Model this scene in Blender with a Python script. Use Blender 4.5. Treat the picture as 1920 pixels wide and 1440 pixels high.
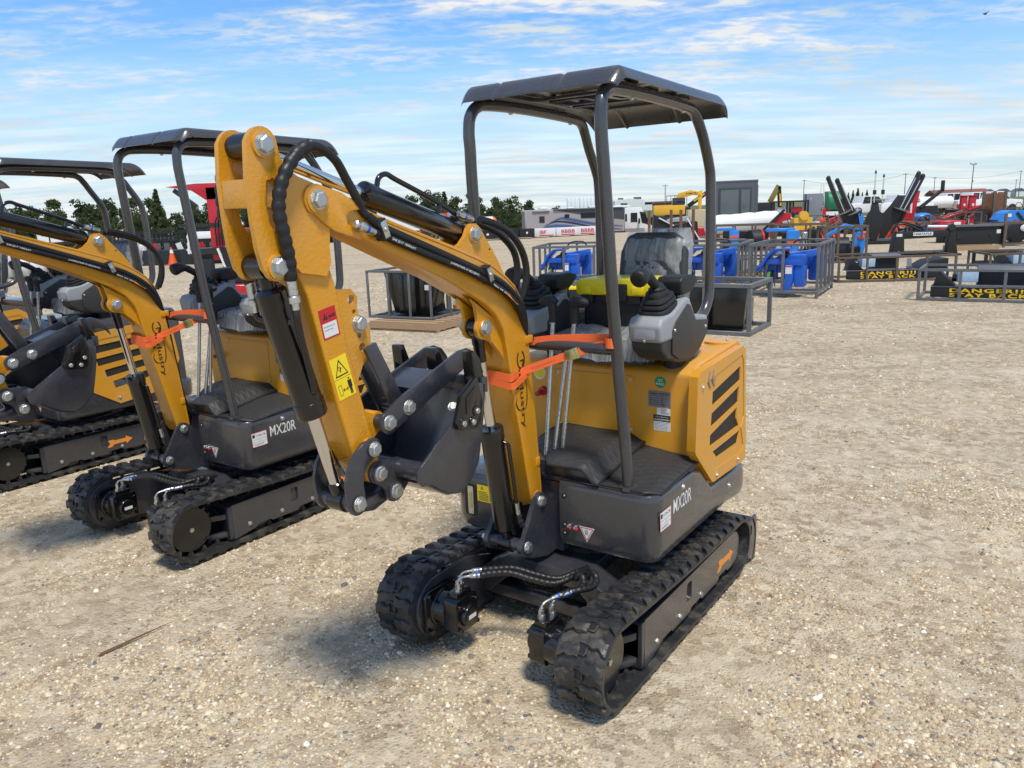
import bpy, bmesh, math, random
import numpy as np
from mathutils import Vector, Matrix, Quaternion, noise as mnoise

for o in list(bpy.data.objects):
    bpy.data.objects.remove(o)
scene = bpy.context.scene
COL = scene.collection
R = math.radians

# ------------------------------------------------------------------ camera
CAM_H = 1.7
cam_data = bpy.data.cameras.new("camera")
cam_data.sensor_width = 36.0
cam_data.lens = 36.0 * 1451.97 / 1920.0
cam_data.clip_start = 0.05
cam_data.clip_end = 9000.0
camera = bpy.data.objects.new("camera", cam_data)
COL.objects.link(camera)
_p = math.atan((720 - 396.44) / 1451.97)
_roll = R(-2.0348)
_fw = Vector((0, math.cos(_p), -math.sin(_p)))
_r0 = Vector((1, 0, 0))
_u0 = Vector((0, math.sin(_p), math.cos(_p)))
_rt = _r0 * math.cos(_roll) + _u0 * math.sin(_roll)
_up = _u0 * math.cos(_roll) - _r0 * math.sin(_roll)
_m = Matrix((( _rt.x, _up.x, -_fw.x, 0), (_rt.y, _up.y, -_fw.y, 0), (_rt.z, _up.z, -_fw.z, CAM_H), (0, 0, 0, 1)))
camera.matrix_world = _m
scene.camera = camera
scene.render.resolution_x = 1024
scene.render.resolution_y = 768

# ------------------------------------------------------------------ sky, sun, exposure
SUN_AZ = Vector((0.30, -0.954))
SUN_EL = R(64)
world = bpy.data.worlds.new("World")
scene.world = world
world.use_nodes = True
wn = world.node_tree
wn.nodes.clear()
def W(t, **kw):
    n = wn.nodes.new(t)
    for k, v in kw.items():
        setattr(n, k, v)
    return n
w_out = W('ShaderNodeOutputWorld')
sky = W('ShaderNodeTexSky', sky_type='NISHITA', sun_disc=False)
sky.sun_elevation = SUN_EL
sky.sun_rotation = math.atan2(SUN_AZ.x, SUN_AZ.y)
sky.altitude = 1200
sky.air_density = 1.0
sky.dust_density = 0.3
sky.ozone_density = 2.2
bg_sky = W('ShaderNodeBackground')
bg_sky.inputs['Strength'].default_value = 0.10
hsv = W('ShaderNodeHueSaturation')
hsv.inputs['Saturation'].default_value = 1.18
wn.links.new(sky.outputs[0], hsv.inputs['Color'])
tint = W('ShaderNodeMix', data_type='RGBA', blend_type='MULTIPLY')
tint.inputs[0].default_value = 1.0
tint.inputs[7].default_value = (0.72, 0.95, 1.06, 1)
wn.links.new(hsv.outputs[0], tint.inputs[6])
wn.links.new(tint.outputs[2], bg_sky.inputs['Color'])
tc = W('ShaderNodeTexCoord')
sep = W('ShaderNodeSeparateXYZ')
wn.links.new(tc.outputs['Generated'], sep.inputs[0])
def wmath(op, a, b=None, clamp=False):
    n = W('ShaderNodeMath', operation=op, use_clamp=clamp)
    for i, v in enumerate((a, b)):
        if v is None: continue
        if isinstance(v, (int, float)): n.inputs[i].default_value = v
        else: wn.links.new(v, n.inputs[i])
    return n.outputs[0]
zc = wmath('MAXIMUM', sep.outputs['Z'], 0.0)
den = wmath('ADD', zc, 0.10)
px = wmath('DIVIDE', sep.outputs['X'], den)
py = wmath('DIVIDE', sep.outputs['Y'], den)
comb = W('ShaderNodeCombineXYZ')
wn.links.new(px, comb.inputs[0]); wn.links.new(py, comb.inputs[1])
def wnoise(scale, detail, rough, sx=1.0, sy=1.0, rot=0.0, off=(0, 0, 0), dist=0.0):
    mp = W('ShaderNodeMapping')
    mp.inputs['Scale'].default_value = (sx, sy, 1)
    mp.inputs['Rotation'].default_value = (0, 0, rot)
    mp.inputs['Location'].default_value = off
    wn.links.new(comb.outputs[0], mp.inputs[0])
    n = W('ShaderNodeTexNoise')
    n.inputs['Scale'].default_value = scale
    n.inputs['Detail'].default_value = detail
    n.inputs['Roughness'].default_value = rough
    n.inputs['Distortion'].default_value = dist
    wn.links.new(mp.outputs[0], n.inputs['Vector'])
    return n.outputs['Fac']
def wramp(v, a, b):
    n = W('ShaderNodeMapRange', interpolation_type='SMOOTHSTEP')
    n.inputs['From Min'].default_value = a
    n.inputs['From Max'].default_value = b
    wn.links.new(v, n.inputs['Value'])
    return n.outputs[0]
big = wnoise(0.62, 2, 0.5, 0.75, 1.3, 0.3, (3.1, 1.7, 0), 0.3)
mid = wnoise(2.4, 3, 0.6, 0.7, 1.5, 0.2, (0.4, 5.2, 0), 0.4)
puff = wnoise(9.5, 3, 0.62, 0.8, 1.35, 0.15, (2.0, 0.3, 0), 0.2)
a1 = wramp(big, 0.38, 0.66)
a2 = wramp(mid, 0.40, 0.64)
a3 = wramp(puff, 0.38, 0.64)
t3 = wmath('MULTIPLY', wmath('MULTIPLY', a1, a2), 0.55)
t1 = wmath('MULTIPLY', a3, wmath('ADD', wmath('MULTIPLY', a2, 0.55), wmath('MULTIPLY', a1, 0.35)))
mask = wmath('ADD', t1, wmath('ADD', t3, 0.06))
lowband = W('ShaderNodeMapRange', interpolation_type='SMOOTHSTEP')
lowband.inputs['From Min'].default_value = 0.235
lowband.inputs['From Max'].default_value = 0.0
wn.links.new(sep.outputs['Z'], lowband.inputs['Value'])
veil = wmath('MULTIPLY', lowband.outputs[0], 0.86)
fade = wmath('SUBTRACT', 1.0, wmath('MULTIPLY', lowband.outputs[0], 0.88))
mask = wmath('ADD', wmath('MULTIPLY', mask, fade), veil, clamp=True)
bg_cl = W('ShaderNodeBackground')
bg_cl.inputs['Color'].default_value = (0.80, 0.90, 1.0, 1)
bg_cl.inputs['Strength'].default_value = 0.49
shade = wramp(wnoise(1.4, 2, 0.6, 0.6, 1.8, 0.1, (7, 3, 0)), 0.35, 0.7)
colmix = W('ShaderNodeMix', data_type='RGBA')
colmix.inputs[6].default_value = (0.70, 0.82, 0.90, 1)
colmix.inputs[7].default_value = (1.0, 1.0, 1.0, 1)
wn.links.new(shade, colmix.inputs[0])
wn.links.new(colmix.outputs[2], bg_cl.inputs['Color'])
mixs = W('ShaderNodeMixShader')
wn.links.new(mask, mixs.inputs[0])
wn.links.new(bg_sky.outputs[0], mixs.inputs[1])
wn.links.new(bg_cl.outputs[0], mixs.inputs[2])
wn.links.new(mixs.outputs[0], w_out.inputs['Surface'])

world.cycles.sampling_method = 'MANUAL'
world.cycles.sample_map_resolution = 256

sun_data = bpy.data.lights.new("sun", 'SUN')
sun_data.energy = 2.1
sun_data.angle = R(10)
sun_data.color = (1.0, 0.94, 0.83)
sun = bpy.data.objects.new("sun", sun_data)
COL.objects.link(sun)
_sd = Vector((SUN_AZ.x * math.cos(SUN_EL), SUN_AZ.y * math.cos(SUN_EL), math.sin(SUN_EL) * SUN_AZ.length))
sun.rotation_euler = _sd.to_track_quat('Z', 'Y').to_euler()
sun.location = (4, -4, 12)

vs = scene.view_settings
vs.view_transform = 'Standard'
vs.look = 'None'
vs.exposure = 0.88
vs.gamma = 1.0
vs.use_curve_mapping = False
scene.cycles.max_bounces = 5
scene.cycles.diffuse_bounces = 2
scene.cycles.glossy_bounces = 3
scene.cycles.transparent_max_bounces = 6

# ------------------------------------------------------------------ materials
MATS = {}
def mat(name, col, rough=0.5, metal=0.0, coat=0.0, var=0.12, vscale=14.0, bump=0.0, bscale=60.0, spec=0.5, dirt=None, dscale=5.0, damount=0.5, stretch=None):
    """procedural principled material: colour with small uneven variation, optional dirt and relief"""
    m = bpy.data.materials.new(name)
    m.use_nodes = True
    nt = m.node_tree
    b = nt.nodes['Principled BSDF']
    b.inputs['Roughness'].default_value = rough
    b.inputs['Metallic'].default_value = metal
    b.inputs['Specular IOR Level'].default_value = spec
    b.inputs['Coat Weight'].default_value = coat
    b.inputs['Coat Roughness'].default_value = 0.12
    L = nt.links.new
    t = nt.nodes.new('ShaderNodeTexCoord')
    src = t.outputs['Object']
    if stretch:
        mp = nt.nodes.new('ShaderNodeMapping'); mp.inputs['Scale'].default_value = stretch
        L(src, mp.inputs[0]); src = mp.outputs[0]
    n = nt.nodes.new('ShaderNodeTexNoise')
    n.inputs['Scale'].default_value = vscale
    n.inputs['Detail'].default_value = 3
    n.inputs['Roughness'].default_value = 0.65
    L(src, n.inputs['Vector'])
    mx = nt.nodes.new('ShaderNodeMix'); mx.data_type = 'RGBA'
    c = Vector(col[:3])
    mx.inputs[6].default_value = (*(c * (1 - var)), 1)
    mx.inputs[7].default_value = (*[min(1, v) for v in (c * (1 + var))], 1)
    L(n.outputs['Fac'], mx.inputs[0])
    colout = mx.outputs[2]
    rr = nt.nodes.new('ShaderNodeMapRange')
    rr.inputs['To Min'].default_value = max(0.02, rough - 0.10)
    rr.inputs['To Max'].default_value = min(1, rough + 0.12)
    L(n.outputs['Fac'], rr.inputs['Value'])
    rout = rr.outputs[0]
    if dirt:
        d = nt.nodes.new('ShaderNodeTexNoise'); d.inputs['Scale'].default_value = dscale; d.inputs['Detail'].default_value = 4
        d.inputs['Roughness'].default_value = 0.7
        L(t.outputs['Object'], d.inputs['Vector'])
        dr = nt.nodes.new('ShaderNodeMapRange'); dr.inputs['From Min'].default_value = 0.48; dr.inputs['From Max'].default_value = 0.78
        dr.inputs['To Max'].default_value = damount
        L(d.outputs['Fac'], dr.inputs['Value'])
        m2 = nt.nodes.new('ShaderNodeMix'); m2.data_type = 'RGBA'
        L(dr.outputs[0], m2.inputs[0]); L(colout, m2.inputs[6]); m2.inputs[7].default_value = (*dirt, 1)
        colout = m2.outputs[2]
        ad = nt.nodes.new('ShaderNodeMath'); ad.operation = 'MULTIPLY_ADD'; ad.use_clamp = True
        L(dr.outputs[0], ad.inputs[0]); ad.inputs[1].default_value = 0.4; L(rout, ad.inputs[2])
        rout = ad.outputs[0]
    L(colout, b.inputs['Base Color']); L(rout, b.inputs['Roughness'])
    if bump:
        bn = nt.nodes.new('ShaderNodeTexNoise'); bn.inputs['Scale'].default_value = bscale; bn.inputs['Detail'].default_value = 2
        L(src, bn.inputs['Vector'])
        bp = nt.nodes.new('ShaderNodeBump'); bp.inputs['Strength'].default_value = bump; bp.inputs['Distance'].default_value = 0.01
        L(bn.outputs['Fac'], bp.inputs['Height']); L(bp.outputs[0], b.inputs['Normal'])
    MATS[name] = m
    return m

DUST = (0.34, 0.28, 0.20)
yellow = mat('yellow_paint', (0.66, 0.285, 0.008), 0.28, coat=0.5, var=0.07, vscale=5, bump=0.16, bscale=110, dirt=(0.46, 0.30, 0.11), dscale=4.5, damount=0.34)
yellow_plastic = mat('yellow_cover_paint', (0.66, 0.29, 0.010), 0.34, coat=0.35, var=0.06, vscale=5, bump=0.16, bscale=200, dirt=(0.52, 0.38, 0.18), dscale=3.2, damount=0.45)
dark = mat('charcoal_paint', (0.044, 0.043, 0.047), 0.26, coat=0.55, var=0.10, vscale=7, bump=0.05, bscale=120, dirt=(0.15, 0.135, 0.115), dscale=9, damount=0.16)
dark2 = mat('navy_charcoal_paint', (0.033, 0.034, 0.043), 0.28, coat=0.5, var=0.12, vscale=9, bump=0.06, bscale=90, dirt=(0.15, 0.13, 0.11), dscale=10, damount=0.20)
black = mat('black_gloss_paint', (0.006, 0.006, 0.007), 0.20, coat=0.4, var=0.2, vscale=8, bump=0.04, bscale=70)
black_matt = mat('black_plastic', (0.012, 0.012, 0.013), 0.52, var=0.2, vscale=20, bump=0.08, bscale=260)
rubber = mat('track_rubber', (0.021, 0.0215, 0.0225), 0.42, var=0.35, vscale=18, bump=0.25, bscale=60, dirt=(0.20, 0.165, 0.12), dscale=11, damount=0.55)
hose_rubber = mat('hose_rubber', (0.010, 0.010, 0.011), 0.45, var=0.2, vscale=30)
boot_rubber = mat('boot_rubber', (0.010, 0.010, 0.011), 0.6, var=0.2, vscale=30)
zinc = mat('zinc_plated_steel', (0.60, 0.60, 0.57), 0.36, metal=1.0, var=0.25, vscale=70, bump=0.25, bscale=90)
chrome = mat('chrome_rod', (0.72, 0.71, 0.69), 0.13, metal=1.0, var=0.04, vscale=20)
console_grey = mat('console_grey_plastic', (0.30, 0.31, 0.32), 0.48, var=0.05, vscale=20, bump=0.06, bscale=300)
console_dark = mat('console_dark_plastic', (0.035, 0.034, 0.032), 0.50, var=0.1, vscale=25, bump=0.08, bscale=300)
seat_vinyl = mat('seat_vinyl', (0.035, 0.036, 0.038), 0.5, var=0.2, vscale=12)
orange = mat('orange_webbing', (0.98, 0.16, 0.035), 0.65, var=0.07, vscale=120, bump=0.3, bscale=500)
orange_print = mat('orange_print', (0.80, 0.28, 0.035), 0.5, var=0.08)
white_print = mat('white_print', (0.72, 0.72, 0.70), 0.5, var=0.05)
black_print = mat('black_print', (0.012, 0.012, 0.014), 0.5, var=0.1)
grey_print = mat('grey_print', (0.20, 0.20, 0.21), 0.5, var=0.1)
brown_print = mat('brown_logo_print', (0.045, 0.022, 0.010), 0.45, var=0.15)
red_print = mat('red_print', (0.52, 0.015, 0.025), 0.45, var=0.06)
yel_print = mat('yellow_label_print', (0.88, 0.66, 0.015), 0.4, var=0.05)
green_print = mat('green_print', (0.0, 0.28, 0.12), 0.45, var=0.05)
brass = mat('yellow_zinc', (0.55, 0.50, 0.22), 0.35, metal=1.0, var=0.15, vscale=60)
tool_yellow = mat('toolbox_yellow', (0.85, 0.66, 0.006), 0.32, var=0.05)
steel_grey = mat('crate_grey_steel', (0.16, 0.165, 0.17), 0.45, metal=0.35, var=0.25, vscale=9, dirt=(0.14, 0.10, 0.07), dscale=7, damount=0.5)
steel_brown = mat('weathered_crate_steel', (0.11, 0.085, 0.065), 0.65, var=0.35, vscale=6, dirt=(0.16, 0.09, 0.05), dscale=5, damount=0.7)
blue = mat('blue_paint', (0.010, 0.10, 0.52), 0.33, coat=0.2, var=0.10, vscale=6)
blue_light = mat('light_blue_paint', (0.03, 0.22, 0.66), 0.4, var=0.10, vscale=6)
red = mat('red_paint', (0.50, 0.012, 0.025), 0.38, coat=0.2, var=0.15, vscale=5)
orange_paint = mat('orange_paint', (0.75, 0.10, 0.02), 0.45, var=0.15, vscale=6)
wood = mat('pallet_wood', (0.38, 0.25, 0.14), 0.8, var=0.30, vscale=7, stretch=(1, 12, 12), bump=0.2, bscale=30)
wood_grey = mat('weathered_wood', (0.30, 0.225, 0.155), 0.85, var=0.3, vscale=6, stretch=(12, 1, 12), bump=0.2, bscale=30)
white_paint = mat('white_paint', (0.74, 0.74, 0.73), 0.4, var=0.05, vscale=3)
white_tarp = mat('white_tarp', (0.70, 0.71, 0.71), 0.5, var=0.08, vscale=3, bump=0.5, bscale=5)
grey_panel = mat('grey_panel_paint', (0.10, 0.11, 0.125), 0.45, var=0.06, vscale=2)
glass_dark = mat('dark_window_glass', (0.02, 0.026, 0.03), 0.06, var=0.1, vscale=2, spec=0.8)
mach_yellow = mat('machine_yellow', (0.72, 0.40, 0.03), 0.45, var=0.10, vscale=2)
rust = mat('rusty_steel', (0.16, 0.075, 0.04), 0.75, var=0.4, vscale=5)
tyre = mat('tyre_rubber', (0.02, 0.02, 0.02), 0.7, var=0.2)

# ------------------------------------------------------------------ mesh helpers
class MB:
    """collects shapes; build() links them as ONE mesh object"""
    def __init__(s):
        s.v = []; s.f = []; s.m = []; s.mi = 0
    def add(s, vs, fs):
        o = len(s.v)
        s.v += [tuple(v) for v in vs]
        for f in fs:
            s.f.append([i + o for i in f]); s.m.append(s.mi)
        return s
    def box(s, x0, x1, y0, y1, z0, z1):
        return s.add([(x0, y0, z0), (x1, y0, z0), (x1, y1, z0), (x0, y1, z0), (x0, y0, z1), (x1, y0, z1), (x1, y1, z1), (x0, y1, z1)],
                     [(0, 3, 2, 1), (4, 5, 6, 7), (0, 1, 5, 4), (1, 2, 6, 5), (2, 3, 7, 6), (3, 0, 4, 7)])
    def obox(s, c, size, rot=None):
        """box centred at c; rot = 3x3 Matrix"""
        hx, hy, hz = [q / 2 for q in size]
        M = rot if rot is not None else Matrix.Identity(3)
        vs = [Vector(c) + M @ Vector(p) for p in ((-hx, -hy, -hz), (hx, -hy, -hz), (hx, hy, -hz), (-hx, hy, -hz), (-hx, -hy, hz), (hx, -hy, hz), (hx, hy, hz), (-hx, hy, hz))]
        return s.add(vs, [(0, 3, 2, 1), (4, 5, 6, 7), (0, 1, 5, 4), (1, 2, 6, 5), (2, 3, 7, 6), (3, 0, 4, 7)])
    def bar(s, a, b, w, h=None, up=(0, 0, 1)):
        """rectangular bar from a to b"""
        a = Vector(a); b = Vector(b); d = b - a
        x = d.normalized(); u = Vector(up)
        if abs(x.dot(u)) > 0.98: u = Vector((1, 0, 0))
        y = u.cross(x).normalized(); z = x.cross(y)
        M = Matrix((x, y, z)).transposed()
        return s.obox((a + b) / 2, (d.length, w, h or w), M)
    def prism(s, pts, a0, a1, axis='y', holes=()):
        """2D outline (the two other coordinates in order) extruded along axis; holes are outlines too"""
        def P(q, a):
            if axis == 'y': return (q[0], a, q[1])
            if axis == 'x': return (a, q[0], q[1])
            return (q[0], q[1], a)
        area = sum(pts[i][0] * pts[(i + 1) % len(pts)][1] - pts[(i + 1) % len(pts)][0] * pts[i][1] for i in range(len(pts)))
        pts = list(pts) if area > 0 else list(pts)[::-1]
        flip = (axis == 'y')          # x,z with y: handedness
        n = len(pts)
        if not holes:
            vs = [P(q, a0) for q in pts] + [P(q, a1) for q in pts]
            lo = list(range(n)); hi = [i + n for i in range(n)]
            sides = [(i, (i + 1) % n, (i + 1) % n + n, i + n) for i in range(n)]
            if flip:
                fs = [lo, hi[::-1]] + [f[::-1] for f in sides]
            else:
                fs = [lo[::-1], hi] + sides
            if a1 < a0: fs = [f[::-1] for f in fs]
            return s.add(vs, fs)
        t = bmesh.new(); loops = [pts]
        for h in holes:
            ar = sum(h[i][0] * h[(i + 1) % len(h)][1] - h[(i + 1) % len(h)][0] * h[i][1] for i in range(len(h)))
            loops.append(list(h)[::-1] if ar > 0 else list(h))
        es = []; allv = []; spans = []
        for lp in loops:
            b = [t.verts.new((q[0], q[1], 0)) for q in lp]
            spans.append((len(allv), len(b))); allv += b
            es += [t.edges.new((b[i], b[(i + 1) % len(b)])) for i in range(len(b))]
        t.verts.index_update()
        bmesh.ops.triangle_fill(t, use_beauty=True, edges=es, normal=(0, 0, 1))
        tris = [[v.index for v in f.verts] for f in t.faces]
        co = [(v.co.x, v.co.y) for v in t.verts]
        up = [f.normal.z >= 0 for f in t.faces]
        N = len(co); t.free()
        vs = [P(q, a0) for q in co] + [P(q, a1) for q in co]
        fs = []
        for tr, u in zip(tris, up):
            tr = tr if u else tr[::-1]
            fs.append(tr[::-1]); fs.append([i + N for i in tr])
        for st, n in spans:
            fs += [(st + i, st + (i + 1) % n, st + (i + 1) % n + N, st + i + N) for i in range(n)]
        if flip: fs = [list(f)[::-1] for f in fs]
        if a1 < a0: fs = [list(f)[::-1] for f in fs]
        return s.add(vs, fs)
    def ring(s, path, radii, n=12, cap=True, closed=False):
        """tube along path with radius per point"""
        pts = [Vector(p) for p in path]; k = len(pts)
        if isinstance(radii, (int, float)): radii = [radii] * k
        tang = []
        for i in range(k):
            a = pts[i - 1] if (i > 0 or closed) else pts[i]
            b = pts[(i + 1) % k] if (i < k - 1 or closed) else pts[i]
            d = (b - a)
            tang.append(d.normalized() if d.length > 1e-9 else (tang[-1] if tang else Vector((0, 0, 1))))
        u = tang[0].orthogonal().normalized()
        vs = []
        for i in range(k):
            if i:
                q = tang[i - 1].rotation_difference(tang[i]); u = q @ u
                u = (u - tang[i] * u.dot(tang[i])).normalized()
            w = tang[i].cross(u)
            for j in range(n):
                a = 2 * math.pi * j / n
                vs.append(pts[i] + (u * math.cos(a) + w * math.sin(a)) * radii[i])
        fs = []
        for i in range(k if closed else k - 1):
            for j in range(n):
                a = i * n + j; b = i * n + (j + 1) % n
                c = ((i + 1) % k) * n
                fs.append((a, b, c + (j + 1) % n, c + j))
        if cap and not closed:
            fs.append(list(range(n))[::-1]); fs.append([(k - 1) * n + j for j in range(n)])
        return s.add(vs, fs)
    def cyl(s, a, b, r, r2=None, n=20):
        return s.ring([a, b], [r, r2 if r2 is not None else r], n)
    def lathe(s, a, b, prof, n=20):
        """profile [(t along a->b in metres, radius)]"""
        a = Vector(a); d = (Vector(b) - a).normalized()
        return s.ring([a + d * t for t, r in prof], [r for t, r in prof], n)
    def sphere(s, c, r, sx=1, sy=1, sz=1, n=14, m=8):
        vs = []; fs = []
        for i in range(m + 1):
            th = math.pi * i / m
            for j in range(n):
                ph = 2 * math.pi * j / n
                vs.append((c[0] + r * sx * math.sin(th) * math.cos(ph), c[1] + r * sy * math.sin(th) * math.sin(ph), c[2] + r * sz * math.cos(th)))
        for i in range(m):
            for j in range(n):
                fs.append((i * n + j, (i + 1) * n + j, (i + 1) * n + (j + 1) % n, i * n + (j + 1) % n))
        return s.add(vs, fs)
    def quad(s, a, b, c, d):
        return s.add([a, b, c, d], [(0, 1, 2, 3)])
    def xf(s, M):
        s.v = [tuple(M @ Vector(v)) for v in s.v]; return s
    def mesh(s, name, mats, bevel=0.0, seg=2, ang=32, smooth=True, weld=True):
        me = bpy.data.meshes.new(name)
        bm = bmesh.new()
        bv = [bm.verts.new(v) for v in s.v]
        for f, mi in zip(s.f, s.m):
            if len(set(f)) < 3: continue
            try:
                q = bm.faces.new([bv[i] for i in f])
                q.material_index = mi
            except ValueError:
                pass
        if bevel:
            bm.normal_update()
            es = [e for e in bm.edges if len(e.link_faces) == 2 and e.calc_face_angle(0) > R(ang)]
            if es:
                try:
                    bmesh.ops.bevel(bm, geom=es, offset=bevel, segments=seg, profile=0.6, affect='EDGES', clamp_overlap=True)
                except Exception:
                    pass
        bm.to_mesh(me); bm.free()
        if not isinstance(mats, (list, tuple)): mats = [mats]
        for m in mats: me.materials.append(m)
        if smooth:
            me.polygons.foreach_set('use_smooth', [True] * len(me.polygons))
            try: me.set_sharp_from_angle(angle=R(38))
            except Exception: pass
        me.update()
        return me
    def build(s, name, mats, parent=None, bevel=0.0, seg=2, ang=32, smooth=True):
        return link(name, s.mesh(name, mats, bevel, seg, ang, smooth), parent)

def link(name, me, parent=None):
    o = bpy.data.objects.new(name, me)
    COL.objects.link(o)
    if parent is not None: o.parent = parent
    return o
def tag(o, label=None, cat=None, group=None, kind=None):
    if label: o['label'] = label
    if cat: o['category'] = cat
    if group: o['group'] = group
    if kind: o['kind'] = kind
    return o
def empty(name, loc=(0, 0, 0), rz=0.0, label=None, cat=None, group=None):
    o = bpy.data.objects.new(name, None)
    COL.objects.link(o)
    o.empty_display_size = 0.1
    o.location = loc; o.rotation_euler = (0, 0, rz)
    return tag(o, label, cat, group)
def copy_tree(o, parent=None):
    c = o.copy(); COL.objects.link(c); c.parent = parent
    for ch in o.children: copy_tree(ch, c)
    return c
def smooth_path(pts, sub=8, closed=False):
    """Catmull-Rom through pts"""
    P = [Vector(p) for p in pts]; out = []
    n = len(P)
    for i in range(n if closed else n - 1):
        p1, p2 = P[i], P[(i + 1) % n]
        p0 = P[i - 1] if (i > 0 or closed) else p1 * 2 - p2
        p3 = P[(i + 2) % n] if (i + 2 < n or closed) else p2 * 2 - p1
        for k in range(sub):
            t = k / sub
            out.append(0.5 * ((2 * p1) + (p2 - p0) * t + (2 * p0 - 5 * p1 + 4 * p2 - p3) * t * t + (3 * p1 - p0 - 3 * p2 + p3) * t ** 3))
    if not closed: out.append(P[-1])
    return out
def arc(cx, cz, r, a0, a1, n=8):
    return [(cx + r * math.cos(R(a0 + (a1 - a0) * i / n)), cz + r * math.sin(R(a0 + (a1 - a0) * i / n))) for i in range(n + 1)]
def circ(cx, cz, r, n=16):
    return [(cx + r * math.cos(2 * math.pi * i / n), cz + r * math.sin(2 * math.pi * i / n)) for i in range(n)]
def rrect(x0, x1, z0, z1, r, n=4):
    return arc(x1 - r, z1 - r, r, 0, 90, n) + arc(x0 + r, z1 - r, r, 90, 180, n) + arc(x0 + r, z0 + r, r, 180, 270, n) + arc(x1 - r, z0 + r, r, 270, 360, n)
def hose(path, r, sub=8, spiral=False, n=10):
    """rubber hose; spiral = wrapped in a ribbed guard"""
    mb = MB()
    pts = smooth_path(path, sub)
    if not spiral:
        return mb.ring(pts, r, n)
    L = [0.0]
    for a, b in zip(pts, pts[1:]): L.append(L[-1] + (b - a).length)
    tot = L[-1]; step = r * 0.42; k = max(4, int(tot / step))
    q = []; rr = []; j = 0
    for i in range(k + 1):
        d = tot * i / k
        while j < len(L) - 2 and L[j + 1] < d: j += 1
        t = (d - L[j]) / max(1e-9, L[j + 1] - L[j])
        q.append(pts[j].lerp(pts[j + 1], min(1, t)))
        rr.append(r * (0.86 + 0.20 * abs(math.sin(i * math.pi / 4))))
    return mb.ring(q, rr, n)
_txt = {}
def text_geo(s, bold=0.0, sp=1.0):
    """flat letter shapes of height about 1, as (verts, faces)"""
    key = (s, bold, sp)
    if key in _txt: return _txt[key]
    cu = bpy.data.curves.new('lettering', 'FONT')
    cu.body = s; cu.size = 1.0; cu.offset = bold; cu.resolution_u = 3; cu.space_character = sp
    ob = bpy.data.objects.new('lettering', cu); COL.objects.link(ob)
    dg = bpy.context.evaluated_depsgraph_get()
    me = bpy.data.meshes.new_from_object(ob.evaluated_get(dg))
    vs = [(v.co.x, v.co.y) for v in me.vertices]
    fs = [list(p.vertices) for p in me.polygons]
    bpy.data.objects.remove(ob); bpy.data.curves.remove(cu); bpy.data.meshes.remove(me)
    _txt[key] = (vs, fs)
    return vs, fs
def put_text(mb, s, origin, u, v, h, width=None, bold=0.0, center=False, shear=0.0, sp=1.0):
    """letters in the plane origin + u,v; h = capital height; width = wanted width"""
    vs, fs = text_geo(s, bold, sp)
    if not vs: return
    x0 = min(a for a, b in vs); x1 = max(a for a, b in vs)
    k = h / 0.69
    kx = k if width is None else width / max(1e-6, x1 - x0)
    o = Vector(origin); u = Vector(u).normalized(); v = Vector(v).normalized()
    sh = -(x1 - x0) * kx / 2 if center else 0
    mb.add([o + u * ((a - x0) * kx + sh + shear * b * k) + v * (b * k) for a, b in vs], fs)
BOLT = None
def bolt_mesh():
    global BOLT
    if BOLT is None:
        mb = MB()
        mb.cyl((0, 0, 0), (0, 0, 0.14), 1.34, 1.30, 24)
        def hx(r, z): return [(r * math.cos(R(60 * i)), r * math.sin(R(60 * i)), z) for i in range(6)]
        vs = hx(1.10, .141) + hx(1.10, .70) + hx(.86, .82)
        fs = [(i, (i + 1) % 6, 6 + (i + 1) % 6, 6 + i) for i in range(6)] + [(6 + i, 6 + (i + 1) % 6, 12 + (i + 1) % 6, 12 + i) for i in range(6)] + [[12 + i for i in range(6)]]
        mb.add(vs, fs)
        BOLT = mb.mesh('bolt', zinc, smooth=False)
    return BOLT
def bolt(parent, loc, d, r, twist=0.0, name='bolt', zs=1.0):
    o = link(name, bolt_mesh(), parent)
    o.location = loc
    q = Vector((0, 0, 1)).rotation_difference(Vector(d).normalized())
    o.rotation_mode = 'QUATERNION'
    o.rotation_quaternion = q @ Quaternion((0, 0, 1), twist)
    o.scale = (r, r, r * zs)
    return o

# ------------------------------------------------------------------ gravel yard
def dip(x, y):
    """the yard falls away a little towards the parked motorhomes"""
    def ss(a, b, v):
        t = max(0.0, min(1.0, (v - a) / (b - a))); return t * t * (3 - 2 * t)
    return -1.65 * ss(54, 78, y) * (1 - ss(11, 26, x)) * (1 - ss(170, 420, y))
def relief(x, y):
    h = 0.010 * mnoise.noise(Vector((x * .55, y * .55, 0))) + 0.004 * mnoise.noise(Vector((x * 2.1, y * 2.1, 5)))
    k = max(0, 1 - y / 26)
    # two faint wheel ruts crossing on the right
    for off in (0.0, 1.5):
        d = y - (4.6 + off + .22 * (x - 3)); h -= .012 * math.exp(-(d / .16) ** 2) * max(0, min(1, (x - 1.4) / 1.0))
    return h * k - .004 + dip(x, y)
gm = bpy.data.materials.new('gravel_ground'); gm.use_nodes = True
nt = gm.node_tree; Lk = nt.links.new; pb = nt.nodes['Principled BSDF']
pb.inputs['Roughness'].default_value = 0.92; pb.inputs['Specular IOR Level'].default_value = 0.15
def N(t, **k):
    n = nt.nodes.new(t)
    for a, b in k.items(): setattr(n, a, b)
    return n
gtc = N('ShaderNodeTexCoord')
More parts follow.
